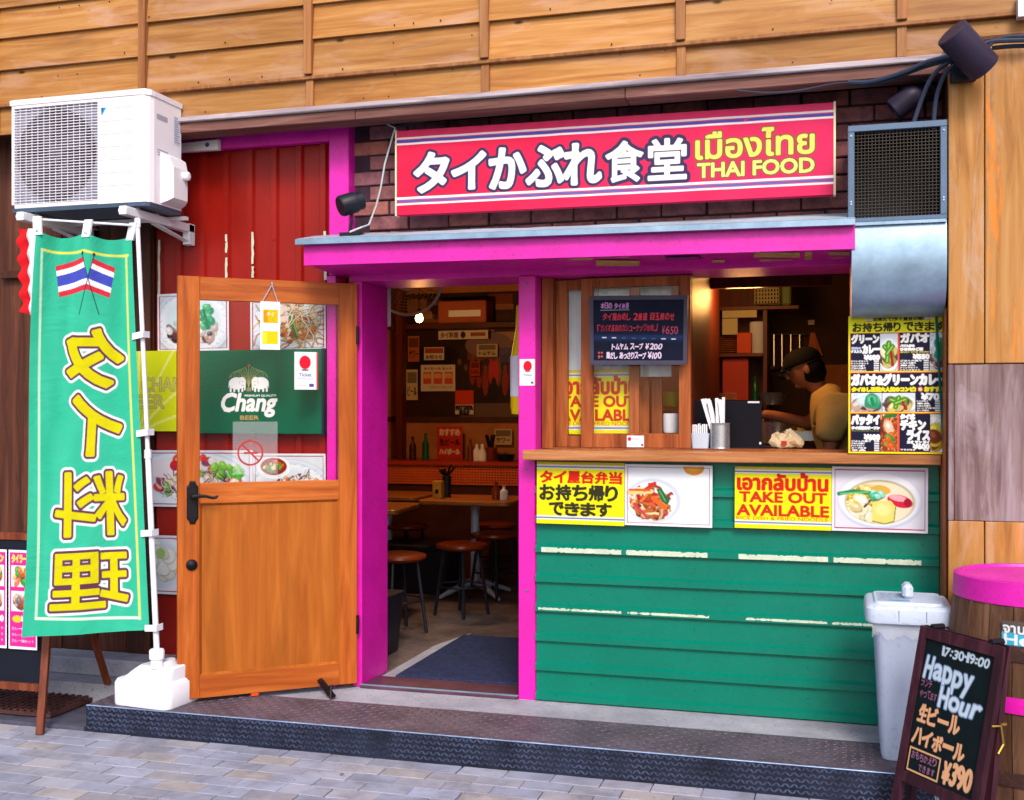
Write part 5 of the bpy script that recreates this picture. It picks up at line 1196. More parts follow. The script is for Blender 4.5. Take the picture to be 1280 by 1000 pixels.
MB().lathe([(.03, .29), (.027, .33), (.034, .332), (.035, .368), (.03, .376), (.014, .378)], c=(pb.x, pb.y, 0), n=16).build('collar', M_white, bp, smooth=True)

# ---- red white blue cloth behind the banner
sf = thing('striped_flag', 'narrow red white and navy striped cloth hanging behind the left edge of the banner', 'flag', (-3.8, -.5, 1.8))
cv = Canvas(.16, .42, (240, 240, 250), .0035); cv.rect(0, 0, .42, 1, (226, 30, 40)); cv.rect(.84, 0, 1, 1, (40, 50, 130))
a, b, c, d = P(22, 286, -.62), P(50, 286, -.62), P(50, 402, -.62), P(27, 390, -.62)
fq = quadfn(a, b, c, d)
def ff(u, v): x, y, z = fq(u, v); w_ = .008 * np.sin(v * 30 + u * 6) * (1 - u) + .01 * np.sin(u * 7); return x + w_ * .6, y + w_, z
cv.mesh('cloth', ff, M_cloth, sf)
MB().tube([P(48, 270, -.6), P(45, 420, -.6), P(43, 700, -.62)], .008, 8).build('stick', M_pole, sf)

# ---- left A-board with pink menus
lb = thing('menu_stand', 'brown wooden A-frame stand with pink dish menus partly behind the banner', 'a-board', (-3.75, -.72, 0))
TLl, TRl = P(-60, 672, -.62), P(68, 672, -.62); FRl = G(50, 918, -.01); FLl = FRl + Vector((-.55, 0, 0))
TLl = TRl + Vector((-.55, 0, 0))
def on(a, b, t): return a + (b - a) * t
def bar(mb, a, b, w=.03, d=.03):
    ax = (b - a).normalized(); M_ = T(a) @ ax.to_track_quat('Z', 'Y').to_matrix().to_4x4(); mb.box(-w / 2, w / 2, -d / 2, d / 2, 0, (b - a).length, M=M_, b=.002); return mb
for A_, B_ in ((FRl, TRl), (FLl, TLl)): bar(MB(), A_, B_, .034, .03).build('leg', M_frameL, lb)
BR2 = P(135, 855, -.3); BL2 = BR2 + Vector((-.58, 0, 0))
for A_, B_ in ((BR2, TRl + Vector((0, .05, 0))), (BL2, TLl + Vector((0, .05, 0)))): bar(MB(), A_, B_, .03, .026).build('leg', M_frameL, lb)
bar(MB(), on(FRl, TRl, .23), on(FLl, TLl, .23), .03, .034).build('bottom_rail', M_frameL, lb)
bar(MB(), TRl, TLl, .03, .034).build('top_rail', M_frameL, lb)
a, b, c, d = on(FRl, TRl, .24), on(FLl, TLl, .24), on(FLl, TLl, .98), on(FRl, TRl, .98)
MB().quadbox(b, a, d, c, (0, .012, 0)).build('slate', M_board, lb)
def menu_sheet(px0, px1, lab, seed):
    random.seed(seed)
    cv = Canvas(.13, .3, (252, 244, 250), .0021); cv.rect(.05, .03, .95, .97, (236, 40, 150))
    cv.text("タイラーメン", .12, .05, .88, .13, [(.0016, (240, 230, 60))])
    cv.rect(.1, .16, .9, .38, (240, 236, 225)); cv.rect(.1, .42, .9, .62, (225, 232, 240))
    lumps(cv, 26, .5, .27, .3, .08, [(230, 190, 120), (70, 150, 60), (200, 90, 50), (240, 120, 90)], .011); lumps(cv, 24, .5, .53, .3, .06, [(120, 110, 110), (200, 170, 150), (190, 80, 50)], .01)
    cv.ell(.3, .7, .16, .035, (240, 200, 40)); cv.text("¥780", .45, .67, .88, .73, [(.0014, (250, 250, 250))])
    for k in range(3): cv.text("カレー麺セット", .12, .78 + k * .06, .88, .81 + k * .06, [(.0006, (250, 235, 245))])
    t0_, t1_ = .42, .93; n_ = Vector((0, -.02, 0))
    def at(px, t): p = on(FRl, TRl, t); return Vector((P(px, 700, p.y).x, p.y, p.z)) + n_
    o = cv.mesh('menu_sheet', quadfn(at(px0, t1_), at(px1, t1_), at(px1, t0_), at(px0, t0_)), M_print, None); tag(o, lab, 'menu', 'pink menus on the brown stand')
menu_sheet(-24, 12, 'pink menu sheet cut by the left edge of the picture on the brown stand', 3)
menu_sheet(14.5, 50, 'pink menu sheet on the brown stand touching the green banner', 4)
random.seed(11)

# ---- right A-board
W_b = .405; base = G(1108, 1030, -.012); ea = Vector((.587, -.809, 0)).normalized(); back = Vector((.809, .587, 0)).normalized()
rb_ = thing('happy_hour_board', 'dark framed chalkboard A-board reading Happy Hour beside the barrel', 'a-board', tuple(base))
Hb, lean = .705, .15
def L_(x, z, o=0, side=1):    # x along the width, z height, o outwards from the face
    if side == 1: return base + ea * x + back * (lean * z / Hb - o) + Vector((0, 0, z))
    return base + ea * x + back * (lean * z / Hb + .03 + .06 * (1 - z / Hb) + o) + Vector((0, 0, z))
for sd_ in (1, -1):
    nm = 'front' if sd_ == 1 else 'rear'
    for x in (0, W_b): 
        mb = MB(); a, b = L_(x, 0, 0, sd_), L_(x, Hb, 0, sd_); w2 = .034; s = -1 if x else 1
        mb.quadbox(a, a + ea * w2 * s, b + ea * w2 * s, b, back * .022 * sd_); mb.build('leg', M_frame, rb_)
    for z0, z1 in ((Hb - .038, Hb), (.165, .2)):
        mb = MB(); mb.quadbox(L_(.034, z0, 0, sd_), L_(W_b - .034, z0, 0, sd_), L_(W_b - .034, z1, 0, sd_), L_(.034, z1, 0, sd_), back * .02 * sd_); mb.build('rail', M_frame, rb_)
    MB().quadbox(L_(.03, .19, -.009, sd_), L_(W_b - .03, .19, -.009, sd_), L_(W_b - .03, Hb - .03, -.009, sd_), L_(.03, Hb - .03, -.009, sd_), back * .008 * sd_).build('slate', M_board, rb_)
cv = Canvas(W_b - .068, Hb - .238, (12, 22, 26), .0021); cv.put(cv.grain(1) * .4, (10, 40, 44))
wb = (206, 226, 240); og = (250, 186, 138)
cv.hand("17:30~19:00", .26, .03, .93, .1, [(.0018, wb)])
cv.hand("Happy", .04, .115, .76, .29, [(.0062, (120, 150, 190)), (.0026, (214, 230, 244))])
cv.hand("ランチ", .03, .3, .2, .36, [(.0005, (180, 110, 150))]); cv.hand("やってます", .04, .38, .3, .44, [(.0005, (180, 110, 150))])
cv.hand("Hour", .32, .32, .93, .47, [(.0066, (130, 160, 200)), (.0028, (220, 234, 246))])
cv.hand("生ビール", .06, .49, .68, .62, [(.0032, og)]); cv.hand("ハイボール", .03, .66, .8, .78, [(.0032, og)])
cv.box(.03, .81, .5, .985, .006, (240, 180, 130)); cv.hand("おもちかえり", .07, .83, .45, .89, [(.0005, (200, 130, 170))]); cv.text("できます", .2, .91, .44, .96, [(.0005, (200, 130, 170))])
cv.hand("¥390", .55, .81, .95, .97, [(.0044, og)])
cv.mesh('chalk_writing', quadfn(L_(.034, Hb - .038, -.0075), L_(W_b - .034, Hb - .038, -.0075), L_(W_b - .034, .2, -.0075), L_(.034, .2, -.0075)), M_chalk, rb_)
hk = L_(W_b, .45, 0); MB().tube([hk + ea * .004, hk + ea * .012 + back * .03, hk + ea * .012 + back * .04 + Vector((0, 0, -.06)), hk + ea * .01 + back * .02 + Vector((0, 0, -.09))], .004, 6).lathe([(.012, 0), (.012, .006)], c=hk + back * .05, n=10).build('brass_latch', M_brass, rb_)
MB().tube([L_(.2, .165, -.01), L_(.2, .05, -.06)], .003, 5).tube([L_(.212, .165, -.01), L_(.212, .05, -.06)], .003, 5).islands('chain', M_chrome, rb_)
hb = MB()
for x in (.06, W_b - .06): hb.tube([L_(x, Hb + .004, 0), L_(x, Hb + .004, -.05)], .012, 6)
hb.islands('hinge', M_iron, rb_)

# ---- trash bin
tr = thing('trash_bin', 'pale blue grey plastic trash bin with lid standing on the step', 'trash bin', (.285, -.42, .11))
CX, CYY = .272, -.428
mb = MB(); loops(mb, [rrect(.195, .22, .03, .113, cx=CX, cy=CYY), rrect(.205, .23, .03, .13, cx=CX, cy=CYY), rrect(.262, .29, .035, .66, cx=CX, cy=CYY), rrect(.285, .31, .035, .68, cx=CX, cy=CYY), rrect(.285, .31, .035, .70, cx=CX, cy=CYY)]); mb.build('body', M_trashd, tr, smooth=True)
mb = MB(); loops(mb, [rrect(.318, .345, .04, .655, cx=CX, cy=CYY), rrect(.326, .352, .04, .665, cx=CX, cy=CYY), rrect(.322, .348, .04, .71, cx=CX, cy=CYY), rrect(.30, .325, .035, .722, cx=CX, cy=CYY), rrect(.262, .285, .03, .724, cx=CX, cy=CYY), rrect(.25, .272, .03, .734, cx=CX, cy=CYY)]); lid = mb.build('lid', M_trash, tr, smooth=True)
MB().box(CX - .02, CX + .02, CYY - .05, CYY + .05, .733, .79, b=.012).build('knob', M_trash, lid)
mb = MB()
for dx in (-.04, .06): mb.box(CX + dx - .001, CX + dx + .001, CYY - .1765, CYY - .17, .666, .708)
mb.islands('lid_seam', M_grey, lid)
n = 28; vs = []; fs = []
for i in range(n + 1):
    x = CX - .138 + .276 * i / n; vs += [(x, CYY - .157, .66), (x, CYY - .16 + random.uniform(-.003, .003), .62), (x, CYY - .152, .60 + random.uniform(-.008, .008) + .008 * math.sin(i * .7))]
for i in range(n): fs += [(3 * i + k, 3 * i + 3 + k, 3 * i + 4 + k, 3 * i + 1 + k) for k in (0, 1)]
m_b = bpy.data.materials.new('thin_liner'); m_b.use_nodes = True; pp = m_b.node_tree.nodes['Principled BSDF']; pp.inputs['Base Color'].default_value = (.8, .82, .88, 1); pp.inputs['Alpha'].default_value = .22; pp.inputs['Roughness'].default_value = .3
MB().add(vs, fs).build('liner_edge', m_b, tr, smooth=True)
cv = Canvas(.1, .12, (212, 220, 236), .002)
cv.a[:] = np.array(M_trash.node_tree.nodes['Principled BSDF'].inputs['Base Color'].default_value[:3]) if False else lin((176, 192, 218))
for k in range(5): cv.text(random.choice(("もえる", "ゴミ箱", "カン")), .1, .05 + k * .14, .6 + .3 * random.random(), .15 + k * .14, [(.0005, (90, 96, 130))])
cv.rect(.35, .86, .98, .96, (70, 170, 225))
cv.mesh('lid_sticker', lambda u, v: (CX - .115 + .12 * u, CYY + .1 - .21 * v, .7345 + 0 * u), M_print, lid)

# ---- barrel
BX, BY = .72, -.62; BR_, BH = .285, .86
ba = thing('wooden_barrel', 'old wooden barrel with bright magenta lid and hoop at the lower right corner', 'barrel', (BX, BY, 0))
def br(z): q = (z / BH - .5) * 2; return BR_ + .035 * (1 - q * q)
me_st = []
nst = 22
for i in range(nst):
    a0, a1 = 2 * PI * i / nst + .006, 2 * PI * (i + 1) / nst - .006; vs = []; kk = random.uniform(-.001, .001)
    for j in range(9):
        z = BH * j / 8; r = br(z) + kk
        for a, q in ((a0, 1), (a1, 1), (a1, .93), (a0, .93)): vs.append((r * q * math.cos(a), r * q * math.sin(a), z))
    fs = [(4 * j + k, 4 * j + (k + 1) % 4, 4 * j + 4 + (k + 1) % 4, 4 * j + 4 + k) for j in range(8) for k in range(4)] + [(0, 3, 2, 1), (32, 33, 34, 35)]
    me = bpy.data.meshes.new('stave'); me.from_pydata(vs, [], fs); me.materials.append(M_barrel); link('stave', me, ba)
def hoop(z0, z1, m, nm='hoop', e=.003):
    MB().lathe([(br(z0) + e, z0), (br((z0 + z1) / 2) + e + .002, (z0 + z1) / 2), (br(z1) + e, z1)], c=(BX, BY, 0), n=48).build(nm, m, ba, smooth=True)
M_hoop = paint('rusty_hoop', rgb(84, 58, 54), .7, .25, .4, metal=.3, dirt=rgb(120, 74, 60))
hoop(.60, .655, M_hoop); hoop(.42, .475, M_mag, e=.004); hoop(.16, .21, M_hoop); hoop(.02, .07, M_mag)
MB().lathe([(BR_ + .004, .785), (BR_ + .012, .79), (BR_ + .008, .868), (BR_ - .004, .873), (BR_ - .02, .872), (BR_ - .025, .862), (0, .862)], c=(BX, BY, 0), n=56).build('lid', M_mag, ba, smooth=True)
cv = Canvas(.16, .085, (60, 190, 225), .0016); cv.rect(0, 0, 1, .48, (100, 86, 84)); cv.text("จานเด็ด", .04, .04, .96, .5, [(.004, (60, 60, 70)), (.0018, (245, 245, 250))]); cv.text("Hells", .06, .55, .94, .95, [(.002, (250, 252, 255))])
c0 = P(1251, 765, BY - .27); az0 = math.atan2(c0.y - BY, c0.x - BX)
def fbs(u, v):
    a = az0 + u * .16 / .31; z = .74 - .085 * v; r = br(.7) + .003 + 0 * u; return BX + r * np.cos(a), BY + r * np.sin(a), z
cv.mesh('barrel_sticker', fbs, M_print, ba)

# ---- things on the counter
CT = 1.2925
cx = X(900, .18); cn = thing('tin_can', 'ribbed silver tin can holding paper straws on the counter', 'can', (cx, .18, CT))
pr = [(.0, .003), (.046, .002), (.048, .004)]
for i in range(9): z = .01 + i * .0125; pr += [(.047, z), (.0455, z + .006)]
pr += [(.048, .125), (.045, .127), (.044, .12), (.044, .01), (0, .01)]
MB().lathe(pr, c=(cx, .18, CT), n=28).build('can', M_tin, cn, smooth=True)
ck = thing('paper_straws', 'bundle of white paper wrapped chopsticks standing in the tin can', 'chopsticks', (cx, .18, CT))
mb = MB()
for i in range(11):
    a = random.uniform(-.3, .1); b = random.uniform(-.12, .12); L = random.uniform(.2, .235)
    M_ = T((cx + random.uniform(-.022, .02), .18 + random.uniform(-.02, .02), CT + .02)) @ rot('Y', a) @ rot('X', b); mb.box(-.007, .007, -.003, .003, 0, L, M=M_)
mb.islands('wrapper', M_paper, ck)
nx = X(876, .2); nb = thing('napkin_box', 'white plastic napkin box with folded napkins beside the tin can', 'napkin box', (nx, .2, CT))
mb = MB(); loops(mb, [rrect(.075, .08, .01, CT + .001, cx=nx, cy=.2), rrect(.088, .09, .012, CT + .078, cx=nx, cy=.2), rrect(.082, .084, .01, CT + .078, cx=nx, cy=.2), rrect(.072, .076, .01, CT + .01, cx=nx, cy=.2)]); mb.build('box', M_trash, nb, smooth=True)
mb = MB()
for i in range(8): xx = nx - .036 + i * .009; mb.box(xx, xx + .006, .165, .235, CT + .01, CT + .118 + random.uniform(-.004, .006), M=None, b=.0015)
mb.islands('napkin', M_paper, nb)
lpx0, lpx1 = X(868, .33), X(953, .33)
lp = thing('laptop', 'black open laptop on the counter with its lid facing the street', 'laptop', ((lpx0 + lpx1) / 2, .33, CT))
q = [Vector((lpx0, .33, CT + .012)), Vector((lpx1, .33, CT + .012)), Vector((lpx1 - .002, .29, CT + .232)), Vector((lpx0 + .002, .29, CT + .232))]
M_lap = paint('laptop_black', rgb(20, 22, 34), .4, .05, 0)
MB().quadbox(q[0], q[1], q[2], q[3], (0, .008, 0)).build('lid', M_lap, lp)
MB().box(lpx0, lpx1, .335, .41, CT, CT + .016, b=.003).build('base', M_lap, lp)
fq = quadfn(q[3], q[2], q[1], q[0]); mb = MB()
def lq(u, v): p = fq(u, v); return Vector([float(a) for a in p]) + Vector((0, -.001, 0))
mb.add([lq(.8, .055), lq(.97, .055), lq(.97, .015), lq(.8, .015)], [(0, 1, 2, 3)]); mb.add([lq(.955, .95), lq(.985, .95), lq(.985, .9), lq(.955, .9)], [(0, 1, 2, 3)]); mb.islands('white_stickers', M_paper, lp)
pn = MB().tube([P(950, 558, .25), P(972, 560, .22)], .005, 6); tag(pn.build('pen', M_black), 'black pen lying on the counter right of the laptop', 'pen')
bg = thing('plastic_bag', 'crumpled pale carrier bag with a red print on the counter before the worker', 'bag', tuple(P(983, 560, .35)))
bm = bmesh.new(); bmesh.ops.create_icosphere(bm, subdivisions=3, radius=1)
for v in bm.verts:
    k = 1 + .16 * math.sin(v.co.x * 7 + v.co.z * 5) * math.cos(v.co.y * 6 + v.co.z * 3) + random.uniform(-.05, .05); tz = (v.co.z + 1) / 2
    v.co = Vector((v.co.x * .085 * k * (1.15 - .6 * tz), v.co.y * .05 * k * (1.1 - .6 * tz), max(0, (v.co.z + .8) * .045 * k + .012 * math.sin(v.co.x * 5))))
me = bpy.data.meshes.new('bag'); bm.to_mesh(me); bm.free(); me.materials.append(paint('bag_film', rgb(226, 200, 160), .4, .1, .2)); link('bag', me, bg)
MB().box(-.022, .004, -.058, -.054, .015, .035).build('red_mark', flat('bag_red', rgb(190, 40, 30), .6), None).parent = bg

# ================================================================== INTERIOR, dining side
def dup(root, loc, rotz=None, label=None):
    r = root.copy(); COL.objects.link(r); r.location = loc; ORG[r.name] = Vector(loc)
    if rotz is not None: r.rotation_euler = (0, 0, rotz)
    if label: r['label'] = label
    for ch in list(root.children):
        c = ch.copy(); COL.objects.link(c); c.parent = r
        for g_ in list(ch.children):
            d_ = g_.copy(); COL.objects.link(d_); d_.parent = c
    return r
FZ = .106
def tbl(loc, label):
    t = thing('dining_table', label, 'table', loc, 0, 'small dining tables in the dining room', local=True)
    mb = MB(); loops(mb, [rrect(.68, .6, .05, .695), rrect(.7, .62, .06, .702), rrect(.7, .62, .06, .722), rrect(.68, .6, .05, .728)]); mb.build('tabletop', M_table, t)
    MB().lathe([(.06, .1), (.035, .14), (.032, .69), (.1, .693)], n=16).build('pole', M_chrome, t, smooth=True)
    for k in range(4):
        a = k * PI / 2 + PI / 4 + .1; c, s = math.cos(a), math.sin(a)
        MB().tube([(0, 0, .115), (c * .16, s * .16, .075), (c * .31, s * .31, .02)], [.028, .022, .014], 6).build('foot', M_chrome, t)
    return t
t1 = tbl((X(594, 2.75), 2.75, FZ), 'dining table with steel star base in the middle of the doorway view')
t2 = dup(t1, (X(500, 2.95) - .12, 3.0, FZ), .0, 'dining table at the left behind the magenta jamb near the lattice counter')
t3 = dup(t1, (X(484, 2.0) - .16, 1.9, FZ), .1, 'near dining table whose corner just shows beside the left jamb')
def stool(loc, label):
    t = thing('round_stool', label, 'stool', loc, .4, 'round vinyl stools in the dining room', local=True)
    MB().lathe([(0, .44), (.13, .44), (.165, .448), (.176, .462), (.172, .478), (.14, .487), (0, .49)], n=28).build('seat', M_seat, t, smooth=True)
    for k in range(4):
        a = k * PI / 2; MB().tube([(.12 * math.cos(a), .12 * math.sin(a), .445), (.18 * math.cos(a), .18 * math.sin(a), 0)], .011, 8).build('leg', M_black, t)
    MB().tube([(.155 * math.cos(i * PI / 12), .155 * math.sin(i * PI / 12), .2) for i in range(25)], .007, 6).build('foot_ring', M_black, t, smooth=True)
    return t
s1 = stool((X(577, 2.0), 2.0, FZ), 'brown round stool in the middle in front of the steel table base')
for px, Y, lab in ((498, 1.35, 'nearest brown stool, half behind the left magenta jamb'), (618, 2.7, 'brown stool right of the steel table pole by the central post'), (508, 3.1, 'far brown stool under the left dining table'), (618, 3.35, 'farthest brown stool under the dining table at right')):
    dup(s1, (X(px, Y), Y, FZ), random.uniform(0, 1), lab)
bk_ = thing('lattice_counter', 'low counter with orange red lattice front along the dining room back wall', 'counter', (-3.1, 3.8, FZ))
MB().box(-4.4, -2.2, 3.55, 4.15, 1.035, 1.06).build('counter_top', paint('red_counter', rgb(190, 60, 30), .4, .08, 0), bk_)
MB().box(-4.4, -2.2, 3.6, 4.1, FZ, 1.035).build('body', M_idark, bk_)
mb = MB()
for i in range(90): mb.box(-4.4 + i * .0245, -4.388 + i * .0245, 3.585, 3.598, .87, 1.035)
for i in range(8): mb.box(-4.4, -2.2, 3.58, 3.592, .874 + i * .0215, .885 + i * .0215)
mb.build('lattice', paint('lattice_red', rgb(245, 110, 50), .5, .05, 0), bk_, kind='stuff')
# black crate / box under tables
cr = thing('black_storage_box', 'black box on the floor under the left dining table', 'box', (X(525, 2.9), 2.9, FZ)); w0 = X(525, 2.9)
mb = MB(); loops(mb, [rrect(.52, .35, .03, FZ, cx=w0, cy=2.9), rrect(.6, .42, .03, FZ + .36, cx=w0, cy=2.9)]); mb.box(w0 - .31, w0 + .31, 2.68, 3.12, FZ + .33, FZ + .37, b=.01); mb.build('box', M_black, cr)
cb = thing('black_waste_bin', 'black waste bin standing just inside the left jamb', 'waste bin', (X(470, .9), .9, FZ)); w0 = X(472, .75)
mb = MB(); loops(mb, [rrect(.18, .2, .03, FZ, cx=w0, cy=.75), rrect(.24, .26, .03, FZ + .34, cx=w0, cy=.75)]); mb.build('bin', M_black, cb, smooth=True)

# back wall decor
YW = 4.19
dk_ = MB().box(X(478, 4.17), X(646, 4.17), 4.165, 4.199, Z(560, 527, 4.17), Z(560, 521, 4.17)).build('dark_wall_rail', M_idark); tag(dk_, 'dark timber rail along the bottom of the big wall photograph', 'rail')
x0, x1, z0, z1 = X(503, YW), X(648, YW), Z(575, 523, YW), Z(575, 366, YW)
cv = Canvas(x1 - x0, z1 - z0, (40, 22, 18), .008); cv.put(cv.grain(1, 8) * .8, (86, 50, 36))
for k in range(26): a, b = random.random(), random.random() * .45; cv.rect(a, b, a + random.uniform(.05, .2), b + random.uniform(.03, .1), random.choice([(150, 70, 40), (190, 120, 80), (90, 40, 30), (210, 170, 130), (60, 40, 40)]), .8)
cv.ell(.75, .42, .2, .1, (150, 120, 120)); cv.ell(.3, .5, .2, .08, (40, 24, 26)); cv.ell(.88, .5, .16, .06, (90, 90, 150), .8)
for k in range(9): a = .5 + k * .055; cv.ell(a, .66 + .05 * math.sin(k * 2), .025, .11, random.choice([(170, 60, 50), (60, 40, 40), (120, 90, 80)])); cv.ell(a, .55 + .05 * math.sin(k * 2), .016, .025, (140, 90, 70))
cv.ell(.79, .63, .045, .12, (225, 60, 60)); cv.ell(.79, .8, .03, .13, (40, 30, 40)); cv.ell(.79, .52, .02, .03, (120, 70, 50)); cv.rect(.5, .88, 1, 1, (150, 120, 100), .6)
o = cv.mesh('street_photo_poster', wallfn(x0, x1, YW, z0, z1), M_print, None, gain=.6, org=((x0 + x1) / 2, YW, z0)); o.location = ((x0 + x1) / 2, YW, z0); tag(o, 'large dark photograph of a market street on the dining room back wall', 'poster')
def wallpaper(nm, lab, px0, px1, py0, py1, Y, paintf, w=.4, h=.3):
    x0, x1 = X(px0, Y), X(px1, Y); z0, z1 = Z((px0 + px1) / 2, py1, Y), Z((px0 + px1) / 2, py0, Y)
    cv = Canvas(x1 - x0, z1 - z0, (235, 220, 200), .005); paintf(cv)
    o = cv.mesh(nm, wallfn(x0, x1, Y, z0, z1), M_print, None, thick=(0, .003, 0), org=((x0 + x1) / 2, Y, z0)); o.location = ((x0 + x1) / 2, Y, z0); tag(o, lab, 'poster')
def three(cv):
    for k in range(3): cv.rect(.08 + k * .3, .28, .32 + k * .3, .72, (226, 90, 50)); cv.text("BEER", .1 + k * .3, .35, .3 + k * .3, .5, [(.003, (250, 200, 120))])
    cv.text("タイビール セット", .1, .1, .9, .2, [(.002, (150, 60, 40))]); cv.text("SINGHA CHANG LEO", .25, .8, .92, .88, [(.001, (90, 60, 50))])
def pat(cv): cv.rect(0, 0, 1, .6, (230, 70, 40)); cv.text("PATTAYA", .06, .64, .94, .8, [(.006, (40, 30, 40))]); cv.text("BOLD", .25, .84, .75, .98, [(.006, (40, 30, 40))])
wallpaper('beer_poster', 'pale poster with three red squares on the dining room back wall', 526, 569, 456, 489, 4.16, three)
wallpaper('pattaya_poster', 'narrow red and cream poster low on the dining room back wall', 569, 592, 488, 518, 4.16, pat)
wallpaper('notice_sheet', 'small framed notice above the pale three square poster', 530, 555, 434, 450, 4.16, lambda c: (c.rect(.05, .1, .95, .5, (180, 80, 50)), c.text("お知らせ", .1, .6, .9, .9, [(.002, (80, 50, 40))])))
wallpaper('shelf_label', 'long pale label board under the dining room shelf', 548, 610, 413, 424, 4.1, lambda c: (c.ell(.5, .5, .05, .35, (60, 40, 40)), c.text("タイ料理", .05, .2, .4, .8, [(.003, (120, 70, 50))]), c.rect(.65, .3, .95, .7, (170, 90, 60))))
def redmenu(c): c.rect(0, 0, 1, 1, (214, 50, 30)); c.text("おすすめ", .12, .08, .88, .24, [(.004, (250, 220, 180))]); c.text("生ビール", .12, .34, .88, .5, [(.004, (60, 30, 30))]); c.text("ハイボール", .12, .6, .88, .74, [(.004, (250, 220, 180))])
wallpaper('red_menu', 'red handwritten menu leaning on the lattice counter', 546, 578, 533, 580, 4.05, redmenu)
sh = MB().box(X(490, 4.0), X(648, 4.0), 3.9, 4.16, Z(570, 411, 4.0), Z(570, 405, 4.0)).build('wall_shelf', M_idark); tag(sh, 'dark wooden shelf high on the dining room back wall', 'shelf')
bxs = thing('cardboard_box', 'large reddish cardboard box on the dining room shelf', 'box', (X(585, 4.0), 4.0, Z(570, 405, 4.0)))
MB().box(X(551, 4.0), X(611, 4.0), 3.92, 4.14, Z(570, 404.5, 4.0), Z(570, 377, 4.0), b=.01).build('carton', paint('cardboard', rgb(176, 92, 60), .8, .1, .2), bxs)
MB().box(X(560, 3.9), X(600, 3.9), 3.915, 3.919, Z(570, 396, 3.92), Z(570, 388, 3.92)).build('printed_label', M_paper, bxs)
pc = MB().box(X(500, 3.9), X(508, 3.9), 3.8, 3.9, .1, 2.75).build('wooden_column', M_ired); tag(pc, 'slim reddish timber column at left inside the dining room', 'column')
# counter top small things
def jar(px, py, Y, r, h, m, nm, lab, cat, prof=None):
    b = P(px, py, Y); t = thing(nm, lab, cat, tuple(b)); MB().lathe(prof or [(r * .9, 0), (r, .01), (r, h), (r * .9, h + .004), (0, h + .004)], c=b, n=16).build('body', m, t, smooth=True); return t, b
t_, b_ = jar(614, 582, 3.9, .05, .15, M_seat, 'chopstick_jar', 'dark jar of chopsticks on the lattice counter', 'jar')
mb = MB(); [mb.tube([b_ + Vector((random.uniform(-.03, .03), 0, .1)), b_ + Vector((random.uniform(-.07, .07), 0, .26))], .006, 5) for _ in range(12)]; mb.build('chopsticks', M_black, t_)
t_, b_ = jar(603, 583, 3.85, .035, .17, M_paper, 'white_bottle', 'pale bottle beside the chopstick jar on the lattice counter', 'bottle', [(.034, 0), (.035, .12), (.015, .15), (.014, .19), (0, .19)])
t_, b_ = jar(632, 583, 3.8, .07, .1, M_iron, 'wire_basket', 'small black wire basket at the right end of the lattice counter', 'basket', [(.05, 0), (.08, .1), (.076, .1), (.047, .005), (0, .005)])
t_ = thing('juice_carton', 'yellow drink carton on the dining table edge', 'carton', tuple(P(548, 612, 2.6))); b_ = Vector((X(548, 2.6), 2.6, FZ + .729))
MB().box(b_.x - .035, b_.x + .035, b_.y - .035, b_.y + .035, b_.z, b_.z + .13, b=.004).build('carton', paint('carton_print', rgb(205, 160, 60), .5, .2, .1), t_)
mb = MB(); mb.box(b_.x - .012, b_.x + .012, b_.y - .036, b_.y - .0355, b_.z + .04, b_.z + .07); mb.build('dark_mark', M_iron, t_)
t_ = thing('black_holder', 'black bristly holder beside the yellow carton on the table', 'holder', (b_.x + .0, b_.y + .12, b_.z)); mb = MB(); mb.lathe([(.03, 0), (.035, .16), (0, .16)], c=b_ + Vector((.02, .13, 0)), n=12)
for _ in range(10): mb.tube([b_ + Vector((.02, .13, .15)), b_ + Vector((.02 + random.uniform(-.06, .06), .13, .15 + random.uniform(.04, .1)))], .008, 5)
mb.build('holder', M_black, t_)

# fan, bulb, hanging bottle near the doorway top
fan = thing('ceiling_fan_guard', 'round yellowed fan with wire guard and white rim hanging inside the door top left', 'fan', tuple(P(508, 360, 1.5)))
Mf = T(P(508, 352, 1.5)) @ rot('X', PI * .62) @ rot('Y', .25)
mb = MB()
for k in range(9): r = .04 + k * .021; mb.tube([(r * math.cos(i * PI / 16), r * math.sin(i * PI / 16), .02 - k * .003) for i in range(33)], .0022, 4, cap=False)
for k in range(28): a = k * PI / 14; mb.tube([(.03 * math.cos(a), .03 * math.sin(a), .02), (.21 * math.cos(a), .21 * math.sin(a), -.006)], .002, 4)
mb.v = [Mf @ v for v in mb.v]; mb.build('guard', paint('yellowed_wire', rgb(190, 160, 90), .5, .1, 0), fan)
mb = MB().tube([(.222 * math.cos(i * PI / 18), .222 * math.sin(i * PI / 18), -.01) for i in range(37)], .008, 8, cap=False).lathe([(0, -.06), (.06, -.06), (.06, 0), (0, .02)], n=16); mb.v = [Mf @ v for v in mb.v]; mb.build('rim', M_white, fan, smooth=True)
MB().tube([P(508, 352, 1.5), P(508, 330, 1.6), Vector((X(508, 1.6), 1.6, 2.75))], .015, 8).build('stalk', M_white, fan)
ss = thing('white_switch_strip', 'narrow white conduit box on the jamb at the top left of the doorway', 'conduit', tuple(P(483, 380, .36)))
MB().box(X(482, .4), X(487, .4), .36, .42, Z(484, 408, .4), Z(484, 352, .4), b=.003).build('cover', M_white, ss)
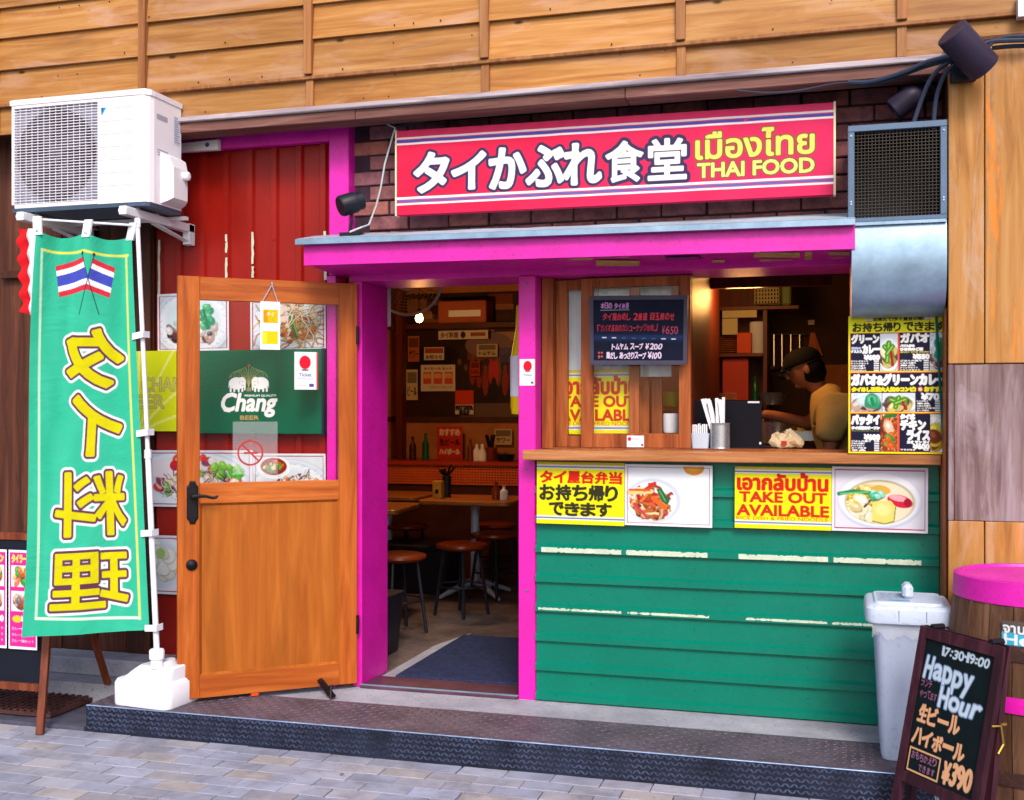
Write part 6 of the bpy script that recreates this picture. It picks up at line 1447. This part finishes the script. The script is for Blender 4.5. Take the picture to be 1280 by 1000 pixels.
def bulb(px, py, Y, lab, power, r=.03, cordtop=2.7, radius=.05):
    power *= 1.3
    c = P(px, py, Y); t = thing('light_bulb', lab, 'light bulb', tuple(c))
    MB().lathe([(0, -r), (r * .7, -r * .75), (r, 0), (r * .75, r * .75), (r * .45, r * 1.4), (0, r * 1.5)], c=c, n=16).build('glass_bulb', M_bulb, t, smooth=True)
    MB().lathe([(r * .5, r * 1.3), (r * .5, r * 2.2), (0, r * 2.3)], c=c, n=10).tube([c + Vector((0, 0, r * 2)), (c.x, c.y, cordtop)], .004, 5).build('socket', M_black, t)
    ld = bpy.data.lights.new('bulb_light', 'POINT'); ld.energy = power; ld.color = (1, .46, .13); ld.shadow_soft_size = radius
    lo = bpy.data.objects.new('bulb_light', ld); COL.objects.link(lo); lo.location = c + Vector((0, 0, -r * 2.6)); return t
bulb(524, 398, 2.4, 'glowing bulb hanging inside the doorway below the fan', 16)
bulb(930, 351, 1.15, 'glowing warm bulb at the top of the hatch opening', 8, .02, radius=.12)
bt = thing('bottle_balloon', 'yellow bottle shaped hanging decoration peeping out left of the central post', 'decoration', (X(647, .5), .5, 1.5)); cxb = X(649, .45)
MB().lathe([(0, 1.45), (.04, 1.46), (.045, 1.5), (.045, 1.74), (.035, 1.8), (.018, 1.9), (.015, 2.02), (0, 2.03)], c=(cxb, .45, 0), n=20).build('bottle', M_yel, bt, smooth=True)
MB().lathe([(.0462, 1.55), (.0465, 1.78 - .02)], c=(cxb, .45, 0), n=20).build('label_band', M_curt, bt, smooth=True)
MB().tube([(cxb, .45, 2.02), (cxb, .45, 2.118)], .002, 5).build('string', M_iron, bt)

# ================================================================== INTERIOR, kitchen side
sf_ = thing('kitchen_shelving', 'reddish kitchen shelving unit with plates and boxes seen through the hatch', 'shelving', (-.55, 2.2, FZ))
kx0, kx1 = X(903, 2.2), X(955, 2.2)
for py in (556, 504, 443, 386):
    zz = Z(930, py, 2.2); MB().box(kx0 - .15, kx1 + (.22 if py == 386 else 0), 2.05, 2.5, zz - .02, zz).build('shelf', M_ired, sf_)
MB().box(kx0 - .15, kx1 + .02, 2.5, 2.52, FZ, 2.5).build('back_panel', M_ired, sf_)
MB().box(kx1, kx1 + .025, 2.1, 2.5, FZ, Z(930, 386, 2.2) - .02).build('side_panel', M_ired, sf_)
MB().box(X(903, 2.1), X(935, 2.1), 2.12, 2.14, Z(920, 500, 2.1), Z(920, 448, 2.1)).build('red_door', paint('red_panel', rgb(196, 60, 26), .5, .05, .1), sf_)
def stack(px, py, n, r, th, m, lab, nm='plate_stack'):
    c = P(px, py, 2.2); t = thing(nm, lab, 'plates', tuple(c)); 
    for i in range(n): MB().lathe([(0, i * th), (r * .6, i * th), (r, i * th + th * .7), (r * .98, i * th + th * .9), (0, i * th + th * .5)], c=c, n=18).build('plate', m, t, smooth=True)
stack(912, 442, 9, .07, .012, M_iwall, 'stack of plates on the middle kitchen shelf')
stack(915, 503, 5, .09, .012, M_bluw, 'stack of pale dishes on the lower kitchen shelf')
t_, _b = jar(947, 442, 2.2, .05, .2, M_curt, 'plastic_tub', 'pale plastic tub on the middle kitchen shelf', 'tub')
t_ = thing('orange_box', 'small orange box on the middle kitchen shelf', 'box', tuple(P(932, 442, 2.2))); MB().box(X(922, 2.15), X(940, 2.15), 2.1, 2.2, Z(930, 442.5, 2.2), Z(930, 417, 2.2), b=.004).build('carton', M_orange, t_)
t_ = thing('notice_paper', 'pale notice paper taped above the kitchen plates', 'paper', tuple(P(920, 395, 2.05))); MB().box(X(903, 2.04), X(946, 2.04), 2.035, 2.038, Z(925, 397, 2.04), Z(925, 388, 2.04)).build('sheet', M_bluw, t_); MB().box(X(903, 2.04), X(922, 2.04), 2.035, 2.038, Z(925, 418, 2.04), Z(925, 398, 2.04)).build('lower_sheet', M_bluw, t_)
t_ = thing('plastic_basket', 'cream plastic basket on top of the kitchen shelving', 'basket', tuple(P(958, 376, 2.2))); x0, x1, z0, z1 = X(944, 2.1), X(974, 2.1), Z(958, 380, 2.1), Z(958, 351, 2.1)
mb = MB()
for i in range(9): xx = x0 + (x1 - x0) * i / 8; mb.box(xx - .004, xx + .004, 2.1, 2.106, z0, z1); mb.box(x1, x1 + .005, 2.1 + i * .03, 2.108 + i * .03, z0, z1)
for i in range(7): zz = z0 + (z1 - z0) * i / 6; mb.box(x0, x1, 2.1, 2.105, zz - .004, zz + .004); mb.box(x1, x1 + .005, 2.1, 2.35, zz - .004, zz + .004)
mb.box(x0, x1, 2.1, 2.35, z0 - .003, z0 + .003); mb.box(x0, x0 + .005, 2.1, 2.35, z0, z1); mb.build('basket', M_bluw, t_)
t_ = thing('green_tub', 'greenish tub beside the cream basket on the kitchen shelving', 'tub', tuple(P(983, 378, 2.2))); MB().box(X(977, 2.15), X(989, 2.15), 2.12, 2.3, Z(980, 382, 2.15), Z(980, 353, 2.15), b=.01).build('tub', paint('green_tub_paint', rgb(110, 130, 70), .5, .05, 0), t_)
t_ = thing('hanging_towel', 'pink towel hanging on the dark kitchen wall above the worker', 'towel', tuple(P(1015, 430, 2.85)))
mb = MB(); a = P(1013, 416, 2.86); mb.add([a, a + Vector((.03, 0, 0)), a + Vector((.085, 0, -.16)), a + Vector((.04, -.02, -.15)), a + Vector((-.02, 0, -.16))], [(0, 4, 3), (0, 3, 1), (1, 3, 2)]); mb.build('cloth', paint('towel_cloth', rgb(225, 130, 90), .9, .05, .2), t_)
MB().box(X(1010, 2.88), X(1018, 2.88), 2.88, 2.898, Z(1014, 406, 2.88), Z(1014, 400, 2.88)).build('hook_plate', M_paper, t_)
t_ = thing('worktop_panel', 'tan panel on the kitchen wall behind the worker', 'panel', tuple(P(1045, 500, 2.88))); MB().box(X(1028, 2.88), 1.28, 2.87, 2.898, .9, Z(1040, 456, 2.88)).build('panel', M_iwall, t_)
t_ = thing('metal_pan', 'steel pan on the cooker behind the laptop', 'pan', tuple(P(966, 505, 1.9))); MB().lathe([(.05, 0), (.085, .07), (.09, .075), (.08, .07), (.045, .01), (0, .01)], c=P(966, 506, 1.9), n=20).build('bowl', M_tin, t_, smooth=True)
ck_ = thing('cooker', 'dark cooker and worktop inside the kitchen behind the counter', 'cooker', (-.2, 2.1, FZ)); MB().box(-.42, .9, 1.75, 2.04, FZ, 1.28).build('worktop', M_idark, ck_)
MB().box(-.3, .1, 1.7, 1.74, 1.3, 1.36).build('control_strip', M_tin, ck_)
# pale curtain behind the sashes and bric-a-brac
cu = thing('pale_curtain', 'pale blue curtain hanging behind the sliding window glass', 'curtain', (-1.1, .3, 1.6))
vs = []; fs = []
x0, x1 = -1.31, -.76; n = 40
for i in range(n + 1): x = x0 + (x1 - x0) * i / n; y = .235 + .008 * math.sin(i * 1.3); vs += [(x, y, 1.64), (x, y, 2.1)]
for i in range(n): fs.append((2 * i, 2 * i + 2, 2 * i + 3, 2 * i + 1))
MB().add(vs, fs).build('cloth', M_curt, cu, smooth=True)
MB().box(-1.36, -.72, .28, .3, 2.1, 2.112).build('rod', M_iron, cu)
ip = thing('inner_posts', 'pair of brown upright timbers behind the right part of the sliding window', 'posts', (-.8, .28, 1.3))
for a, b in ((801, 812), (815, 828)): MB().box(X(a, .28), X(b, .28), .27, .29, 1.3, 1.64).build('post', M_sash, ip)
t_, _b = jar(839, 541, .3, .04, .09, M_paper, 'white_cup', 'white wrapped cup behind the sliding window glass', 'cup'); t_, _b = jar(839, 508, .5, .04, .07, M_yel, 'yellow_jar', 'yellow jar on a ledge behind the sliding window glass', 'jar')
MB().box(-.86, -.706, .42, .58, 1.46, 1.475).build('ledge', M_sash, ip)


# ---- more kitchen and dining clutter
def bottle(px, py, Y, h, r, m, lab):
    c = P(px, py, Y); o = MB().lathe([(0, 0), (r, 0), (r, h * .6), (r * .4, h * .78), (r * .38, h * .97), (r * .45, h), (0, h)], c=(0, 0, 0), n=14).build('bottle', m, None, smooth=True); o.location = c; tag(o, lab, 'bottle')
M_brown = paint('brown_glass', rgb(70, 34, 14), .15, .05, 0); M_grn = paint('green_glass', rgb(30, 90, 50), .15, .05, 0)
Yk = 1.9; zk = lambda px: 515 - (1.281 - 1.47) / (P(px, 515 - 1, Yk).z - 1.47) * 1
def pyz(px, Y, z): a = P(px, 500, Y).z; b = P(px, 600, Y).z; return 500 + (a - z) / (a - b) * 100
for px, h, r, m, nm in ((957, .2, .028, M_brown, 'dark brown'), (1000, .16, .03, M_yel, 'short yellow'), (1052, .2, .03, M_tin, 'steel')):
    bottle(px, pyz(px, 1.9, 1.281), 1.9, h, r, m, nm + ' bottle on the kitchen worktop')
hr = thing('utensil_rail', 'steel rail with hanging ladles on the dark kitchen wall', 'utensil rail', tuple(P(980, 420, 2.86)))
MB().tube([P(962, 418, 2.84), P(1008, 418, 2.84)], .006, 6).build('rail', M_tin, hr)
for px, L in ((968, .22), (978, .27), (989, .2), (1000, .25)):
    a = P(px, 418, 2.83); MB().tube([a, a + Vector((0, 0, -L))], .006, 5).lathe([(0, -.03), (.03, -.02), (.038, 0), (.034, 0), (0, -.022)], c=a + Vector((0, 0, -L)), n=12).build('ladle', M_tin, hr)
pt_ = thing('stock_pot', 'large steel stock pot on the kitchen worktop beside the worker', 'pot', tuple(P(975, 536, 1.88)))
MB().lathe([(0, 0), (.1, 0), (.105, .13), (.112, .135), (.1, .135), (.095, .02), (0, .02)], c=Vector((X(972, 1.88), 1.88, 1.281)), n=24).build('pot', M_tin, pt_, smooth=True)
for px, m, lab in ((921, M_brown, 'brown bottle lying dark on the lower kitchen shelf'), (944, M_grn, 'green bottle at the right of the lower kitchen shelf')):
    bottle(px, 503, 2.2, .17, .025, m, lab)
for px, h, r, m, nm in ((516, .2, .03, M_brown, 'leftmost brown'), (532, .23, .03, M_grn, 'green'), (588, .18, .028, M_seat, 'reddish'), (596, .14, .03, M_paper, 'small pale')):
    bottle(px, pyz(px, 3.85, 1.06), 3.85, h, r, m, nm + ' bottle standing on the lattice counter')
for px, h, r, m, nm in ((620, .13, .03, M_seat, 'red sauce'), (630, .1, .03, M_paper, 'white seasoning')):
    bottle(px, pyz(px, 2.65, FZ + .729), 2.65, h, r, m, nm + ' bottle on the middle dining table')
for i, (px0, px1, py0, py1, c) in enumerate(((510, 524, 420, 452, (200, 110, 60)), (508, 522, 462, 500, (225, 200, 160)), (596, 622, 430, 446, (210, 190, 150)), (588, 600, 452, 470, (190, 60, 40)), (618, 640, 536, 556, (220, 190, 140)))):
    def pf(cv, c=c):
        cv.rect(0, 0, 1, 1, c); cv.rect(.1, .1, .9, .45, tuple(v * .6 for v in c)); cv.text(random.choice(("トムヤム", "ビール", "パクチー", "サワー")), .12, .55, .88, .85, [(.002, (50, 20, 20))])
    wallpaper('wall_notice', ('tall orange', 'tall cream', 'wide cream', 'small red', 'small tan')[i] + ' paper notice on the dining room back wall', px0, px1, py0, py1, 4.15, pf)

# ================================================================== WORKER
def skin_mesh(name, pts, edges, radii, m, sub=2):
    me = bpy.data.meshes.new(name); me.from_pydata([tuple(p) for p in pts], edges, []); o = bpy.data.objects.new(name, me); COL.objects.link(o)
    o.modifiers.new('skin', 'SKIN'); s = o.modifiers.new('sub', 'SUBSURF'); s.levels = sub; s.render_levels = sub
    for i, sv in enumerate(me.skin_vertices[0].data):
        r = radii[i]; sv.radius = r if isinstance(r, tuple) else (r, r); sv.use_root = (i == 0)
    dg = bpy.context.evaluated_depsgraph_get(); dg.update(); nm = bpy.data.meshes.new_from_object(o.evaluated_get(dg)); bpy.data.objects.remove(o)
    nm.name = name; nm.materials.clear(); nm.materials.append(m)
    for p in nm.polygons: p.use_smooth = True
    return nm
wk = thing('person', 'worker in black cap and mustard t-shirt bending over inside the hatch facing left', 'person', (.1, 1.4, FZ), local=True)
O = Vector((.1, 1.4, FZ)); wk.location.x -= .03
def R_(x, y, z): return Vector((x, y, z)) - O
pts = [R_(.12, 1.4, 1.02), R_(.12, 1.4, 1.2), R_(.06, 1.4, 1.4), R_(-.01, 1.4, 1.53), R_(-.06, 1.4, 1.60), R_(-.1, 1.4, 1.645), R_(-.145, 1.4, 1.71), R_(-.15, 1.4, 1.78),
       R_(.02, 1.22, 1.51), R_(.0, 1.17, 1.26), R_(-.1, 1.14, 1.12), R_(-.16, 1.14, 1.07),
       R_(-.01, 1.58, 1.51), R_(-.12, 1.6, 1.40), R_(-.31, 1.47, 1.45), R_(-.38, 1.43, 1.46),
       R_(.12, 1.3, .95), R_(.08, 1.3, .55), R_(.12, 1.3, .18), R_(.02, 1.3, .14), R_(.12, 1.5, .95), R_(.1, 1.5, .55), R_(.14, 1.5, .18), R_(.04, 1.5, .14)]
ed = [(0, 1), (1, 2), (2, 3), (3, 4), (4, 5), (5, 6), (6, 7), (3, 8), (8, 9), (9, 10), (10, 11), (3, 12), (12, 13), (13, 14), (14, 15), (0, 16), (16, 17), (17, 18), (18, 19), (0, 20), (20, 21), (21, 22), (22, 23)]
rd_ = [(.14, .12), (.13, .115), (.14, .115), (.10, .08), .052, (.062, .062), (.09, .078), (.075, .07), .058, .042, .03, .026, .055, .042, .03, .026, .085, .06, .045, .035, .085, .06, .045, .035]
try:
    body = link('body', skin_mesh('body', pts, ed, rd_, M_skin), wk)
    # t-shirt over torso and upper arms
    sp_ = [R_(.12, 1.4, 1.0), R_(.12, 1.4, 1.2), R_(.05, 1.4, 1.4), R_(-.005, 1.4, 1.535), R_(-.055, 1.4, 1.605), R_(.02, 1.21, 1.51), R_(.0, 1.16, 1.37), R_(-.01, 1.155, 1.30), R_(-.01, 1.59, 1.51), R_(-.09, 1.61, 1.43)]
    link('t_shirt', skin_mesh('t_shirt', sp_, [(0, 1), (1, 2), (2, 3), (3, 4), (3, 5), (5, 6), (6, 7), (3, 8), (8, 9)], [(.17, .15), (.17, .145), (.185, .16), (.14, .12), (.072, .07), .092, .084, .08, .088, .074], M_shirt), wk)
    link('trousers', skin_mesh('trousers', [R_(.12, 1.4, 1.02), R_(.12, 1.3, .95), R_(.08, 1.3, .55), R_(.12, 1.3, .22), R_(.12, 1.5, .95), R_(.1, 1.5, .55), R_(.14, 1.5, .22)], [(0, 1), (1, 2), (2, 3), (0, 4), (4, 5), (5, 6)], [(.165, .145), .1, .078, .065, .1, .078, .065], M_cap), wk)
    for (wx, wy, wz, d) in ((-.38, 1.43, 1.455, -1), (-.16, 1.14, 1.07, -1)):
        hp = [R_(wx, wy, wz), R_(wx - .05, wy, wz - .005)]; he = [(0, 1)]; hr = [(.022, .016), (.036, .014)]
        link('hand', skin_mesh('hand', hp, he, hr, M_skin), wk)
        for k in range(5):
            y = (k - 2) * .018
            f = [R_(wx - .05, wy + y * .8, wz - .004), R_(wx - .085 + abs(k - 2) * .006, wy + y, wz - .008), R_(wx - .1 + abs(k - 2) * .008, wy + y, wz - .03)] if k else [R_(wx - .02, wy - .03, wz), R_(wx - .05, wy - .055, wz - .01), R_(wx - .075, wy - .05, wz - .025)]
            link('finger', skin_mesh('finger', f, [(0, 1), (1, 2)], [.0088, .008, .007], M_skin, 1), wk)
    HC = R_(-.145, 1.4, 1.715); MH = T(HC) @ rot('Y', -.35)      # head frame: x back, face towards -x
    mb = MB(); mb.lathe([(0, -.105), (.035, -.1), (.066, -.06), (.078, 0), (.077, .05), (.062, .09), (0, .112)], n=24, M=MH @ Matrix.Diagonal((1.22, 1, 1.05, 1)))
    hdm = mb
    hdm.v = list(hdm.v); me = bpy.data.meshes.new('head'); me.from_pydata([tuple(v) for v in hdm.v], [], hdm.f); me.materials.append(M_skin)
    for p in me.polygons: p.use_smooth = True
    link('head', me, wk)
    def hb_(nm, prof, c, sc, m, n=14):
        q = MB().lathe(prof, n=n, M=MH @ T(c) @ Matrix.Diagonal((*sc, 1))); me = bpy.data.meshes.new(nm); me.from_pydata([tuple(v) for v in q.v], [], q.f); me.materials.append(m)
        for p in me.polygons: p.use_smooth = True
        link(nm, me, wk)
    ball = [(0, -1), (.5, -.86), (.86, -.5), (1, 0), (.86, .5), (.5, .86), (0, 1)]
    hb_('nose', ball, (-.1, 0, -.015), (.013, .009, .016), M_skin); hb_('chin', ball, (-.052, 0, -.08), (.028, .03, .018), M_skin)
    hb_('mouth', ball, (-.083, 0, -.052), (.004, .016, .004), M_seat)
    for s in (-1, 1): hb_('ear', ball, (.015, s * .08, -.01), (.018, .008, .03), M_skin); hb_('eye', ball, (-.088, s * .03, .015), (.008, .012, .006), M_paper)
    hb_('hair', [(0, -.9), (.6, -.8), (.95, -.4), (1.0, .1), (.9, .4), (0, .6)], (.034, 0, -.022), (.082, .086, .1), M_cap, 20)
    hb_('cap', [(1.0, -.05), (1.02, .1), (.98, .45), (.75, .8), (.35, .98), (0, 1)], (.004, 0, .03), (.108, .092, .088), M_cap, 24)
    q = MB(); vs = []
    for zz in (.034, .042):
        for i in range(13): a = PI / 2 + PI * i / 12; vs.append((-.06 + .12 * math.cos(a), .078 * math.sin(a), zz - .012 * abs(math.sin(a)) ** 2 - .008))
    q.add(vs, [tuple(range(13))[::-1], tuple(range(13, 26))] + [(i, i + 1, i + 14, i + 13) for i in range(12)] + [(12, 0, 13, 25)])
    me = bpy.data.meshes.new('cap_brim'); me.from_pydata([tuple(MH @ v) for v in q.v], [], q.f); me.materials.append(M_cap); link('cap_brim', me, wk)
except Exception as e:
    import traceback; traceback.print_exc()
for o in bpy.data.objects:
    if o.type == 'MESH' and o.name.startswith('Cube'): print('odd', o.name)
print('tris', sum(len(p.vertices) - 2 for m in bpy.data.meshes for p in m.polygons) if False else sum(len(m.polygons) for m in bpy.data.meshes))
